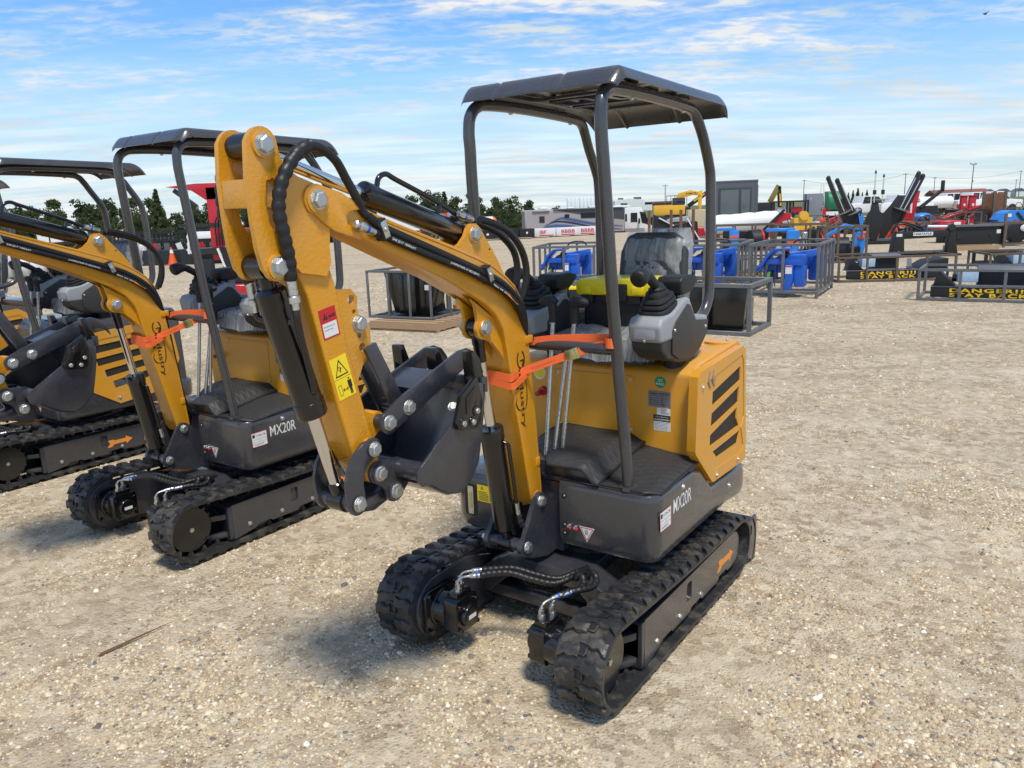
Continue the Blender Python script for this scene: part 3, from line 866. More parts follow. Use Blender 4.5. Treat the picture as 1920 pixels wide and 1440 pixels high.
def body(root, variant):
    # skirt lofted along its plan outline
    XF, YS_ = 0.378, 0.452
    plan = [(XF, 0.030, .640), (XF, 0.20, .640), (XF, 0.385, .640)]
    plan += [(XF - .067 + 0.067 * math.cos(R(a)), YS_ - .067 + 0.067 * math.sin(R(a)), .640) for a in (12, 25, 38, 52, 65, 78, 90)]
    plan += [(0.20, YS_, .640), (0.10, YS_, .640), (0.02, YS_, .640), (-0.06, YS_, .625), (-0.18, YS_, .520), (-0.21, YS_, .505), (-0.40, YS_, .500), (-0.57, YS_, .495)]
    plan += [(-0.57 + 0.13 * math.cos(R(a)), YS_ - .13 + 0.13 * math.sin(R(a)), .485) for a in (105, 120, 135, 150, 165)]
    plan += [(-0.71, 0.15, .475), (-0.725, 0.0, .475), (-0.71, -0.15, .475)]
    plan += [(-0.57 + 0.13 * math.cos(R(a)), -YS_ + .13 + 0.13 * math.sin(R(a)), .485) for a in (195, 215, 235, 255, 270)]
    plan += [(-0.3, -YS_, .50), (-0.1, -YS_, .63), (0.2, -YS_, .64), (0.38, -YS_, .64)]
    plan += [(0.38 + 0.12 * math.cos(R(a)), -YS_ + .12 + 0.12 * math.sin(R(a)), .64) for a in (285, 300, 315, 330, 345)]
    plan += [(0.500, -0.32, .64), (0.500, -0.21, .64)]
    n = len(plan); vs = []; fs = []
    for i, (x, y, zt) in enumerate(plan):
        a = Vector(plan[max(0, i - 1)][:2]); b = Vector(plan[min(n - 1, i + 1)][:2])
        t = (b - a).normalized(); out = Vector((t.y, -t.x)) * -1
        # outward = left of travel reversed so that it leaves the machine
        c = Vector((x, y)) - Vector((-0.1, 0.0))
        if out.dot(c) < 0: out = -out
        zb = (.358 if y > 0 else .400 - .04 * max(0, min(1, (.5 - x) / .5))) if x > -.4 else .358 - .03 * min(1, (-.4 - x) / .3)
        for ins, z in ((.10, zb), (.034, zb), (.012, zb + .010), (.004, zb + .030), (0, zb + .055), (0, zt - .030), (.003, zt - .012), (.010, zt - .003), (.022, zt), (.09, zt)):
            vs.append((x - out.x * ins, y - out.y * ins, z))
    k = 10
    for i in range(n - 1):
        for j in range(k - 1):
            fs.append((i * k + j, (i + 1) * k + j, (i + 1) * k + j + 1, i * k + j + 1))
    fs.append(list(range(k))); fs.append([(n - 1) * k + j for j in range(k)][::-1])
    sk = MB().add(vs, [list(f) for f in fs])
    skirt = sk.build('body_skirt', dark, root)
    for z in (0.580, 0.457, 0.420):
        MB().cyl((XF - .015, 0.052, z), (XF + .0012, 0.052, z), 0.011, n=18).build('bolt_recess', black_matt, skirt)
        screw(skirt, (XF + .001, 0.053, z), (1, 0, 0), 0.004)
    for y in (0.076, 0.106):
        g = MB(); g.lathe((XF - .001, y, .457), (XF + .1, y, .457), [(0, .009), (.008, .008), (.009, .006), (.02, .006), (.021, .002)], 12)
        gn = g.build('grease_nipple', zinc, skirt)
        MB().lathe((XF + .001, y + .004, .449), (XF + .026, y + .006, .445), [(0, .006), (.012, .0055), (.013, .003)], 12).build('red_cap', red_print, skirt)
    screw(skirt, (0.129, YS_, .610), (0, 1, 0), 0.011); screw(skirt, (-0.397, YS_, .449), (0, 1, 0), 0.011)
    # inner hull closing the skirt
    h = MB().box(-0.62, 0.33, -0.40, 0.40, 0.37, 0.625).box(0.30, 0.44, -0.41, -0.215, 0.42, 0.625)
    h.build('chassis', black_matt, root)
    MB().prism([(0.36, 0.03), (0.36, 0.39), (0.31, 0.435), (-0.05, 0.435), (-0.05, -0.44), (0.40, -0.44), (0.48, -0.36), (0.48, -0.215), (0.35, -0.215), (0.35, 0.03)], 0.622, 0.644, 'z').build('platform', dark, root, bevel=.004)
    if variant == 0:
        MB().box(-0.04, 0.335, -0.20, 0.150, 0.640, 0.698).build('lever_box', dark, root, bevel=0.004)
        # boom bracket: two lugs, back plate and pins
    br = [(0.30, 0.325)] + [(0.41, 0.318), (0.53, 0.355)] + arc(0.558, 0.412, 0.040, -70, 70, 8) + [(0.485, 0.585)] + arc(0.448, 0.567, 0.036, 20, 150, 8) + [(0.36, 0.535), (0.30, 0.535)]
    bk = MB().prism(br, -0.032, -0.012, 'y', [circ(.558, .412, .012, 12)]).prism(br, -0.198, -0.178, 'y', [circ(.558, .412, .012, 12)])
    bk.box(0.31, 0.352, -0.205, 0.028, 0.325, 0.62)
    bk.box(0.34, 0.42, -0.178, -0.032, 0.325, 0.345)
    brk = bk.build('boom_bracket', dark2, root)
    bolt(brk, (0.448, -0.012, 0.567), (0, 1, 0), 0.0185, .4)
    bolt(brk, (0.558, -0.008, 0.412), (0, 1, 0), 0.0185, .1)
    bolt(brk, (0.558, -0.200, 0.412), (0, -1, 0), 0.016, .1, zs=2.0)
    pn = MB(); pn.cyl((0.558, -0.2, 0.412), (0.558, -0.008, 0.412), 0.026)
    pn.build('cylinder_pin', dark2, brk)
    # right-hand tank: oil sight gauge and yellow notice
    gx = 0.5008
    G = MB().prism(rrect(-0.360, -0.298, 0.462, 0.600, 0.012), gx - .004, gx + .001, 'x').build('gauge_recess', black_matt, root)
    MB().prism(rrect(-0.340, -0.312, 0.470, 0.592, 0.006), gx, gx + .006, 'x').build('sight_gauge', zinc, G)
    MB().prism(rrect(-0.333, -0.319, 0.495, 0.565, 0.004), gx + .006, gx + .008, 'x').build('oil_window', brass, G)
    st = MB().box(gx, gx + .001, -0.293, -0.214, 0.533, 0.604); st.mi = 1
    for i in range(6): st.box(gx + .001, gx + .0014, -0.286, -0.286 + random.uniform(.04, .055), 0.539 + .007 * i, 0.5415 + .007 * i)
    st.prism([(-.276, .586), (-.260, .586), (-.268, .600)], gx + .001, gx + .0014, 'x', [[(-.2715, .5875), (-.2645, .5875), (-.268, .595)]])
    st.box(gx + .001, gx + .0014, -0.230, -0.219, 0.545, 0.568)
    st.build('yellow_notice_sticker', [yel_print, black_print], root)
    # lettering and stickers on the skirt
    T = MB(); put_text(T, 'MX20R', (0.221, .4528, 0.528), (-1, 0, 0), (0, 0, 1), 0.058, 0.178, 0.004)
    T.build('model_lettering', white_print, root)
    DX, DZ, SY = .105, .047, .4526
    s4 = MB().prism([(0.345, .572), (0.245, .574), (0.244, .494), (0.340, .494)], SY, SY + .0008, 'y'); s4.mi = 1
    for a, b in (((.345, .572), (.245, .574)), ((.245, .574), (.244, .494)), ((.244, .494), (.340, .494)), ((.340, .494), (.345, .572))):
        s4.bar((a[0], SY + .001, a[1]), (b[0], SY + .001, b[1]), .0006, .002)
    s4.mi = 2
    put_text(s4, '1124-74', (.315, SY + .0011, .549), (-1, 0, .0), (0, 0, 1), .012, .062, 0.01)
    for z in (.535, .518): s4.box(.248, .338, SY + .0008, SY + .0011, z, z + .0008)
    s4.box(.290, .2908, SY + .0008, SY + .0011, .518, .535)
    s4.box(.322, .338, SY + .0008, SY + .0011, .546, .564)
    put_text(s4, 'Hwhhwhl', (.328, SY + .0011, .500), (-1, 0, .05), (0, 0, 1), .010, .058, 0.0)
    s4.build('lot_number_sticker', [white_print, red_print, black_print], root)
    tr = MB(); F_ = XF + .0005; A_ = [(.121, .465), (.190, .465), (.155, .402)]
    cy, cz = .1553, .444
    def shr(k): return [(cy + (y - cy) * k, cz + (z - cz) * k) for y, z in A_]
    tr.prism(A_, F_, F_ + .0008, 'x'); tr.mi = 1
    tr.prism(shr(.88), F_ + .0008, F_ + .0011, 'x', [shr(.72)]); tr.mi = 2
    for q in range(3): tr.bar((F_ + .0011, .148 + .006 * q, .456), (F_ + .0011, .152 + .004 * q, .434), .0005, .003)
    tr.build('triangle_warning_sticker', [white_print, red_print, brown_print], root)

def grid_sheet(fn, nu, nv, th=0.0):
    """sheet from fn(u,v) -> point, with thickness downwards"""
    vs = []; fs = []
    for i in range(nu + 1):
        for j in range(nv + 1): vs.append(tuple(fn(i / nu, j / nv)))
    w = nv + 1
    for i in range(nu):
        for j in range(nv): fs.append((i * w + j, (i + 1) * w + j, (i + 1) * w + j + 1, i * w + j + 1))
    mb = MB()
    if not th: return mb.add(vs, fs)
    N = len(vs); vs2 = [(v[0], v[1], v[2] - th) for v in vs]
    f2 = [tuple(i + N for i in f[::-1]) for f in fs]
    edge = [i * w for i in range(nu + 1)] + [nu * w + j for j in range(1, nv + 1)] + [i * w + nv for i in range(nu - 1, -1, -1)] + [j for j in range(nv - 1, 0, -1)]
    side = [(edge[(i + 1) % len(edge)], edge[i], edge[i] + N, edge[(i + 1) % len(edge)] + N) for i in range(len(edge))]
    return mb.add(vs + vs2, fs + f2 + [s_[::-1] for s_ in side])

def seat_area(root, variant):
    # yellow engine cover under the seat
    if variant == 0:
        b = MB()
        b.prism([(-0.045, 0.63), (-0.045, 1.025), (-0.085, 1.046), (-0.60, 1.055), (-0.63, 1.02), (-0.63, 0.49), (-0.20, 0.49)], -0.44, 0.424, 'y')
        cov = b.build('engine_cover', yellow_plastic, root, bevel=0.018, seg=3)
        hood = MB().prism([(-0.060, 1.030), (-0.12, 1.062), (-0.57, 1.095), (-0.615, 1.06), (-0.615, 1.03)], 0.305, 0.418, 'y')
        hood.prism([(-0.42, 1.03), (-0.44, 1.085), (-0.57, 1.095), (-0.615, 1.06), (-0.615, 1.03)], -0.43, 0.305, 'y')
        hood.build('hood', yellow_plastic, root, bevel=0.012, seg=3)
        MB().lathe((-0.49, 0.35, 1.080), (-0.495, 0.35, 1.15), [(0, .058), (.010, .058), (.012, .054), (.0125, .01)], 32).build('tank_lid', yellow_plastic, root)
        screw(cov, (-0.53, 0.38, 1.094), (0, 0, 1), .006)
        pan = MB().box(-0.0455, -0.0415, -0.242, 0.155, 0.70, 0.997).build('front_panel', yellow_plastic, root, bevel=0.0015, seg=1)
        for (y, z) in ((-0.223, 0.982), (0.134, 0.983), (0.138, 0.758), (-0.22, .74)):
            screw(pan, (-0.0415, y, z), (1, 0, 0), .007)
        lt = MB().bar((-0.033, -0.088, 1.055), (-0.033, 0.036, 1.055), .022, .028)
        lat = lt.build('seat_latch', black, root, bevel=.004)
        for y in (-.070, .020): bolt(lat, (-0.022, y, 1.062), (1, 0, .4), .009)
        # stickers
        X = -0.2080
        X0 = -.0452
        q = MB().prism(circ(.273, .983, .0255, 28), X0, X0 + .001, 'x'); q.mi = 1
        put_text(q, 'QC', (X0 + .0014, .273, .986), (0, 1, 0), (0, 0, 1), .0105, .022, .01, True)
        put_text(q, 'PASS', (X0 + .0014, .273, .970), (0, 1, 0), (0, 0, 1), .0105, .037, .01, True)
        q.build('green_check_sticker', [green_print, white_print], root)
        pl = MB().box(X0, X0 + .0012, .219, .321, .875, .945); pl.mi = 1; X1 = X0 + .0012
        put_text(pl, 'Gindustry', (X1 + .0004, .226, .929), (0, 1, 0), (0, 0, 1), .009, .035, .02)
        put_text(pl, 'CPG INDUSTRIAL', (X1 + .0004, .266, .929), (0, 1, 0), (0, 0, 1), .008, .050, .02)
        put_text(pl, 'CE', (X1 + .0004, .280, .880), (0, 1, 0), (0, 0, 1), .010, .014, .01)
        pl.box(X1, X1 + .0002, .223, .317, .922, .9235)
        for i in range(4):
            z = .911 - .0085 * i
            pl.box(X1, X1 + .0002, .224, .236, z, z + .003); pl.box(X1, X1 + .0002, .276, .288, z, z + .003)
            pl.mi = 2; pl.box(X1, X1 + .0002, .240, .270, z - .002, z + .004); pl.box(X1, X1 + .0002, .292, .316, z - .002, z + .004); pl.mi = 1
        pl.build('maker_plate', [grey_print, black_print, steel_grey], root)
        X2 = X0 + .0008
        l2 = MB().box(X0, X2, .258, .319, .842, .872); l2.mi = 1
        for i in range(5): l2.box(X2, X2 + .0003, .276, .276 + random.uniform(.02, .04), .847 + .005 * i, .8495 + .005 * i)
        l2.build('white_serial_label', [white_print, grey_print], root)
        l3 = MB().box(X0, X2, .243, .319, .8135, .8415); l3.mi = 1
        put_text(l3, 'Gindustry', (X2 + .0004, .252, .831), (0, 1, 0), (0, 0, 1), .006, .06)
        put_text(l3, '6UIAJMM6M', (X2 + .0004, .247, .818), (0, 1, 0), (0, 0, 1), .008, .068, .01)
        l3.build('black_serial_label', [black_print, white_print], root)
        l4 = MB().box(X0, X2, .245, .321, .773, .813); l4.mi = 1
        for i in range(6): l4.box(X2, X2 + .0003, .249, .249 + random.uniform(.05, .068), .778 + .006 * i, .7795 + .006 * i)
        l4.build('white_notice_label', [white_print, grey_print], root)
        ks = MB(); ks.lathe((-.046, -.308, .887), (.02, -.308, .882), [(0, .022), (.02, .02), (.022, .012), (.06, .012), (.062, .004)], 14)
        ks.build('red_isolator_switch', red, root)
        rb = MB().prism(circ(-.33, .97, .032, 24), X0, X0 + .0008, 'x'); rb.mi = 1; rb.prism(circ(-.33, .97, .026, 24), X0 + .0008, X0 + .0012, 'x'); rb.build('round_sticker', [white_print, yel_print], root)
        dx = dz = 0.0
    else:
        MB().prism([(0.20, 0.63), (0.20, 0.97), (0.14, 1.03), (-0.58, 1.06), (-0.62, 1.0), (-0.63, 0.47), (-0.20, 0.47)], -0.44, 0.424, 'y').build('engine_cover', dark, root, bevel=0.02, seg=3)
    # side cover with slanted openings and wire mesh
    if variant == 0:
        out = [(0.004, 1.030), (-0.030, 1.046), (-0.525, 1.074), (-0.557, 1.050), (-0.590, 0.690), (-0.598, 0.526), (-0.590, 0.519), (-0.190, 0.531), (-0.170, 0.540), (0.016, 0.712), (0.021, 0.728)]
        V = [[(-0.166, 0.934), (-0.504, 0.986), (-0.502, 0.919), (-0.162, 0.873)], [(-0.159, 0.843), (-0.494, 0.894), (-0.483, 0.821), (-0.151, 0.783)],
             [(-0.146, 0.751), (-0.474, 0.800), (-0.466, 0.750), (-0.499, 0.708), (-0.145, 0.701)], [(-0.181, 0.670), (-0.519, 0.681), (-0.488, 0.627), (-0.230, 0.630)]]
        inset = [(-0.094, 0.990), (-0.515, 1.036), (-0.537, 1.000), (-0.560, 0.735), (-0.525, 0.692), (-0.562, 0.600), (-0.545, 0.572), (-0.200, 0.585), (-0.094, 0.690)]
    else:
        out = [(0.245, 0.935), (-0.40, 0.985), (-0.53, 0.90), (-0.56, 0.66), (-0.44, 0.45), (-0.05, 0.41), (0.245, 0.60)]
        V = [[(0.13 - .05 * i, 0.855 - .09 * i), (-0.42 - .02 * i, 0.895 - .085 * i), (-0.43 - .02 * i, 0.845 - .085 * i), (0.12 - .05 * i, 0.80 - .09 * i)] for i in range(4)]
        inset = [(0.18, 0.89), (-0.40, 0.93), (-0.49, 0.86), (-0.50, 0.67), (-0.40, 0.51), (-0.06, 0.475), (0.18, 0.62)]
    sc = MB()
    sc.prism(out, 0.420, 0.458, 'y', [inset])
    sc.prism([(x * 1.0, z) for x, z in inset], 0.4475, 0.4545, 'y', V)
    side = sc.build('side_cover', yellow_plastic, root)
    # rim on each opening and the mesh behind
    for k, v in enumerate(V):
        cx = sum(q[0] for q in v) / len(v); cz = sum(q[1] for q in v) / len(v)
        MB().prism([(cx + (x - cx) * 1.03, cz + (z - cz) * 1.06) for x, z in v], 0.444, 0.4485, 'y').build('grille', grille_m, side)
    for (x, z) in (((-0.047, 0.978), (-0.489, 0.549), (-0.225, 0.552)) if variant == 0 else ((-0.05, 0.455), (.2, .9))):
        MB().lathe((x, .4575, z), (x, .47, z), [(0, .019), (.0015, .018), (.002, .012)], 18).build('screw_dish', yellow_plastic, side)
        screw(side, (x, .459, z), (0, 1, 0), .009)
    lg = MB()
    bx, bz = (-0.122, 1.030) if variant == 0 else (.06, .93)
    if variant == 0:
        for o in (0, -0.044):
            pp = smooth_path([(bx + o, .4585, bz), (bx + o + .012, .4585, bz - .03), (bx + o + .004, .4585, bz - .05), (bx + o - .014, .4585, bz - .072)], 5)
            l_ = MB()
            for i in range(len(pp) - 1): l_.bar(pp[i], pp[i + 1], .0008, .013 if 3 < i < 11 else .008)
            if o: l_.bar((bx - .035, .4587, bz - .045), (bx - .07, .4587, bz - .045), .0008, .006)
            l_.build('logo_decal', grey_print, side)
    # seat with plastic film
    def cushion(u, v):
        x = -0.40 + 0.43 * u; y = 0.02 + (v - .5) * 0.42
        e = min(u, 1 - u, v, 1 - v); z = 1.105 + 0.070 * min(1, (e * 7)) ** .5 + 0.018 * abs(v - .5) * 2 + .006 * math.sin(u * 21)
        return (x, y, z)
    seat = grid_sheet(cushion, 18, 14, 0.06).build('seat_cushion', seat_vinyl, root)
    def cush_film(u, v):
        x, y, z = cushion(u, v)
        w = mnoise.noise(Vector((x * 16, y * 22, 1.3))) + .5 * mnoise.noise(Vector((x * 40, y * 48, 4.3)))
        e = min(u, 1 - u, v, 1 - v)
        return (x + (u - .5) * .03, y + (v - .5) * .05, z + .008 + .010 * w - (.05 if e < .03 else 0))
    grid_sheet(cush_film, 46, 46).build('plastic_film', film, seat)
    def back(u, v):
        y = 0.045 + (v - .5) * 0.325 * (1.0 - .10 * max(0, u - .75) * 4)
        z = 1.13 + 0.455 * u
        e = min(1 - u, v, 1 - v) if True else 0
        x = -0.44 - 0.07 * u + 0.05 * min(1, e * 9) ** .5 - .02 * math.cos((v - .5) * 3.1)
        return (x, y, z)
    pts = []
    mbk = MB(); outl = []
    for (yy, zz) in [(-.115, 1.12), (-.13, 1.30), (-.125, 1.50), (-.095, 1.575), (-.05, 1.592), (.14, 1.592), (.185, 1.57), (.208, 1.50), (.213, 1.30), (.20, 1.12)]:
        outl.append((yy, zz))
    mbk.prism(outl, -0.05, 0.0, 'x')
    mbk.xf(Matrix.Translation((-0.395, 0, 1.12)) @ Matrix.Rotation(R(-9), 4, 'Y') @ Matrix.Translation((0, 0, -1.12)))
    bk = mbk.build('seat_back', seat_vinyl, root, bevel=0.022, seg=3)
    sb = MB(); sb.prism([(-.10, 1.15), (-.105, 1.46), (.17, 1.46), (.18, 1.15)], 0, .012, 'x'); sb.xf(Matrix.Translation((-0.395, 0, 1.12)) @ Matrix.Rotation(R(-9), 4, 'Y') @ Matrix.Translation((0, 0, -1.12)))
    sb.build('seat_pad', seat_vinyl, bk, bevel=.008)
    def back_film(u, v):
        y = 0.043 + (v - .5) * 0.345; z = 1.12 + 0.480 * u
        rx = min(1, min(v, 1 - v) * 7) ** .5 * min(1, (1 - u) * 7) ** .5
        w = mnoise.noise(Vector(((y * .8 + z) * 26, (y - z) * 7, 2.2))) + .4 * mnoise.noise(Vector((y * 60, z * 60, 7.2)))
        x = -0.455 - (z - 1.12) * .16 + 0.075 * rx + .010 * w
        k = 1 - .12 * max(0, u - .85) / .15
        return (x, 0.043 + (y - .043) * k, z)
    grid_sheet(back_film, 60, 48).build('plastic_film', film, bk)
    fr = MB()
    fr.ring(smooth_path([(-.1, -.12, 1.075), (0., -.10, 1.08), (.02, 0, 1.078), (.0, .15, 1.08), (-.12, .2, 1.075)], 6), .012, 8)
    fr.box(-.40, -.02, -.16, .20, 1.05, 1.10)
    fr.build('seat_rails', black_matt, root, bevel=.004)
    # consoles
    for s, y0, y1 in ((1, .235, .375), (-1, -.345, -.205)):
        con = MB()
        gp = [(0.168, 1.185), (0.180, 1.250), (0.158, 1.280), (0.06, 1.292), (-0.060, 1.338), (-0.100, 1.335), (-0.160, 1.258), (-0.295, 1.240), (-0.30, 1.205), (0.075, 1.185)]
        con.prism(gp, y0, y1, 'y')
        cb = con.build('control_console', console_grey, root, bevel=0.014, seg=3)
        # dark side panels and belly
        sp_ = [(0.072, 1.225), (0.045, 1.252), (-0.070, 1.312), (-0.098, 1.306), (-0.160, 1.236), (-0.292, 1.220), (-0.285, 1.165), (-0.20, 1.104), (-0.10, 1.084), (0.01, 1.098), (0.072, 1.13)]
        for ys in (y0 - .004, y1 - .002):
            MB().prism(sp_, ys, ys + .006, 'y').build('side_panel', console_dark, cb, bevel=.002)
        bl = [(0.158, 1.19), (0.150, 1.150), (0.10, 1.112), (0.0, 1.084), (-0.10, 1.070), (-0.19, 1.088), (-0.285, 1.165), (-0.296, 1.206)]
        MB().prism(bl, y0 + .004, y1 - .004, 'y').build('console_base', console_dark, cb, bevel=.010, seg=3)
        MB().prism(rrect((y0 + y1) / 2 - .045, (y0 + y1) / 2 + .045, 1.198, 1.252, .012), .172, .178, 'x').build('front_dimple', console_grey, cb, bevel=.003)
        for (x, z) in ((0.055, 1.222), (-0.265, 1.195)): screw(cb, (x, (y1 + .004) if s > 0 else (y1 + .004), z), (0, 1, 0), .006)
        screw(cb, (.176, (y0 + y1) / 2, 1.193), (1, 0, 0), .006)
        MB().cyl((-.115, (y0 + y1) / 2, 1.035), (-.115, (y0 + y1) / 2, 1.08), .045, .05, 24).build('console_post', black_matt, cb)
        ym = (y0 + y1) / 2
        # bellows boot: stacked rounded squares leaning with the lever
        bo = MB(); ax0 = Vector((0.050, ym, 1.302)); axd = Vector((0.016, 0, 0.115)).normalized()
        ring = []; prof = [(-.03, .074), (-.002, .078), (.004, .086), (.013, .084), (.018, .072), (.024, .080), (.032, .078), (.036, .066), (.042, .073), (.050, .070), (.054, .056), (.060, .062), (.068, .058), (.072, .044), (.080, .046), (.086, .036), (.093, .034), (.098, .026), (.100, .012)]
        prof = [(t * 1.06, r * .90) for t, r in prof]
        vs = []; fs = []; nn = 24
        for t, r in prof:
            c = ax0 + axd * t
            for j in range(nn):
                a = 2 * math.pi * j / nn
                kx = abs(math.cos(a)) ** 4 + abs(math.sin(a)) ** 4
                rr_ = r * (kx ** -.25 if t < .06 else 1.0)
                tilt = -.28 * rr_ * math.cos(a) if t < .06 else -.15 * rr_ * math.cos(a)
                vs.append((c.x + rr_ * math.cos(a), c.y + .82 * rr_ * math.sin(a), c.z + tilt))
        for i in range(len(prof) - 1):
            for j in range(nn): fs.append((i * nn + j, i * nn + (j + 1) % nn, (i + 1) * nn + (j + 1) % nn, (i + 1) * nn + j))
        fs.append([(len(prof) - 1) * nn + j for j in range(nn)])
        bo.add(vs, fs); bo.build('lever_boot', boot_rubber, cb)
        js = MB(); pth = smooth_path([(0.052, ym, 1.375), (0.085, ym, 1.402), (0.120, ym, 1.425), (0.150, ym, 1.440), (0.190, ym, 1.444), (0.222, ym, 1.437), (0.238, ym, 1.432)], 5)
        m_ = len(pth); rad = []
        for i in range(m_):
            t = i / (m_ - 1)
            rad.append(.0175 + .003 * math.sin(t * 3) if t < .5 else .0175 + .017 * math.sin(min(1, (t - .5) / .3) * math.pi / 2) * (1 if t < .85 else math.sqrt(max(.02, 1 - ((t - .85) / .15) ** 2))))
        js.ring(pth, rad, 16)
        js.build('joystick', black_matt, cb)
        sw = MB().box(-.095, -.045, ym - .04, ym + .04, 1.325, 1.346)
        sw.obox((-.06, ym - .015, 1.346), (.03, .028, .018)); sw.obox((-.075, ym + .02, 1.348), (.022, .02, .014)); sw.build('switch_panel', black, cb, bevel=.003)
        nk = MB().box(-.150, -.100, ym - .030, ym + .040, 1.28, 1.375); nk.build('armrest_neck', console_grey, cb, bevel=.006)
        ar = MB().prism([(-.042, 1.362), (-.034, 1.404), (-.05, 1.420), (-.14, 1.424), (-.20, 1.412), (-.212, 1.396), (-.18, 1.376), (-.14, 1.352), (-.06, 1.348)], ym - .048, ym + .060, 'y')
        ar.build('armrest', black_matt, cb, bevel=.009, seg=3)

def cab(root, variant):
    # floor mats
    def mat1(u, v):
        y = -.205 + .410 * v
        xf = .395 - .02 * v if v > .45 else .395 - .20 * (1 - v / .45) ** .7
        x = -.040 + (xf + .040) * u
        k = max(0, min(1, (y - .125) / .075)); k = k * k * (3 - 2 * k)
        z = .712 * (1 - k) + (.655 + .055 * (1 - u)) * k
        z += .030 * (1 - u) * (1 - k) + .012 * math.sin(math.pi * u) * (1 - k) + .004 * mnoise.noise(Vector((x * 7, y * 7, 0)))
        if u > .85: z -= .012 * ((u - .85) / .15) ** 2 * (1 - .4 * k)
        return (x, y, z + .004)
    def mat2(u, v):
        y = .208 + .238 * v
        x = -.040 + (.362 + .040 - .045 * max(0, v - .8) / .2) * u
        z = .648 + .048 * math.cos(min(1, u * 1.25) * math.pi / 2) ** .8 * (1 - .55 * v) - .010 * max(0, v - .85) / .15 + .003 * mnoise.noise(Vector((x * 7, y * 7, 3)))
        return (x, y, z + .004)
    if variant == 0:
        for fn, nm in ((mat1, 'floor_mat'), (mat2, 'floor_mat')):
            m = grid_sheet(fn, 26, 22, .008).build(nm, quilt, root)
            ed = []
            for k in range(25): ed.append(fn(k / 24, 0))
            for k in range(1, 25): ed.append(fn(1, k / 24))
            for k in range(1, 25): ed.append(fn(1 - k / 24, 1))
            for k in range(1, 24): ed.append(fn(0, 1 - k / 24))
            MB().ring([(p[0], p[1], p[2] - .003) for p in ed], .0055, 6, closed=True).build('mat_binding', black_matt, m)
    # control levers
    for k, (p0, p1, g) in enumerate((((.290, -.088, .690), (.200, -.093, 1.262), 1), ((.262, -.066, .690), (.180, -.045, 1.12), 0), ((.245, -.036, .690), (.200, .008, 1.262), 1))):
        lv = MB().cyl(p0, p1, .0095, n=12).build('travel_lever' if g else 'blade_lever', zinc, root)
        if g:
            gr = MB(); a = Vector(p1); dr = -1 if k == 0 else 1
            gr.ring(smooth_path([a + Vector((0, 0, -.012)), a + Vector((0, 0, .03)), a + Vector((0, dr * .004, .060)), a + Vector((0, dr * .02, .078))], 4), [.017, .0175, .018, .0185, .019, .0195, .02, .02, .021, .0215, .021, .020, .018], 14)
            gr.ring([a + Vector((.0, -dr * .020, .072)), a + Vector((.0, 0, .078)), a + Vector((.0, dr * .03, .076)), a + Vector((.0, dr * .055, .072)), a + Vector((0, dr * .066, .070))], [.010, .022, .021, .017, .006], 14)
            gr.build('grip', black_matt, lv)
        else:
            kn = MB().sphere((p1[0], p1[1], p1[2] + .01), .02); kn.build('knob', black_matt, lv)
    # roll-over hoops
    for s in (1, -1):
        y = .29 if s > 0 else -.272
        kk = 1.0 if s > 0 else 2.1
        F_ = lambda q: y * (1 + (q - 1) * kk)
        pts = [(.336, F_(1.10), .645), (.358, F_(1.08), .85), (.412, F_(1.045), 1.27), (.462, F_(1.012), 1.80), (.474, y, 1.93), (.478, y, 1.99), (.470, y * .99, 2.048), (.435, y * .97, 2.086), (.36, y * .955, 2.100), (.10, y * .95, 2.104), (-.25, y * .95, 2.094), (-.34, y * .96, 2.078), (-.385, y * .98, 2.035), (-.43, y, 1.97), (-.495, y, 1.87), (-.518, y, 1.80), (-.53, y, 1.60), (-.53, y, 1.38), (-.520, y, 1.29), (-.475, y * .99, 1.225), (-.40, y * .97, 1.195), (-.30, y * .95, 1.18)]
        if s < 0 or True:
            h = MB().ring(smooth_path(pts, 6), .0225, 16)
        hp = h.build('canopy_hoop', dark, root)
        for (x, z) in ((.22, 2.082), (-.24, 2.073)):
            bolt(hp, (x, y * .95, z), (0, 0, -1), .008)
        MB().cyl((.336, F_(1.10), .642), (.336, F_(1.10), .656), .036, n=20).build('post_foot', dark, hp)
    MB().cyl((.402, -.30, 1.195), (.402, .30, 1.195), .021, n=16).build('front_handrail', dark, root)
    # roof shell: domed, lips turned down, three raised lengthwise bands
    def roof(u, v, d=0.0):
        y = (v - .5) * 2; e = 1 - abs(y)
        rc = max(0, (abs(y) - .80) / .20) ** 2.5 * .020; ru = max(0, (abs(u - .5) - .42) / .08) ** 2.5 * .012
        x = -.565 + rc + (1.060 - 2 * rc) * u; yy = .023 + y * (.340 - ru)
        dl = (max(0, 1 - e / .09)) ** 1.8 * .036
        df = (max(0, 1 - (1 - u) / .055)) ** 1.3 * .056
        dr = (max(0, 1 - u / .12)) ** 2 * .075
        z = 2.162 - math.sqrt(dl * dl + df * df + dr * dr) - .014 * (1 - u)
        for g0 in (-.50, .30): z -= .007 * max(0, 1 - abs(y - g0) / .035)
        if .12 < u < .88 and abs(y) < .86:
            for q in (.30, .56, .80): z -= .004 * max(0, 1 - abs(u - q) / .012)
        return (x, yy, z)
    rf = grid_sheet(roof, 110, 116, .007).build('canopy_roof', dark, root)
    for (xa, xb, ya, yb) in ((.06, .34, -.24, .24), (-.16, .02, -.22, -.03), (-.16, .02, .03, .22), (-.42, -.20, -.24, .24)):
        MB().prism(rrect(xa, xb, ya, yb, .04), 2.134, 2.144, 'z', [rrect(xa + .03, xb - .03, ya + .03, yb - .03, .03)]).build('roof_moulding', dark2, rf)
    for (x, y) in ((.33, .22), (-.40, .22), (.33, -.22), (-.40, -.22)):
        bolt(rf, (x, y, 2.133), (0, 0, -1), .009)

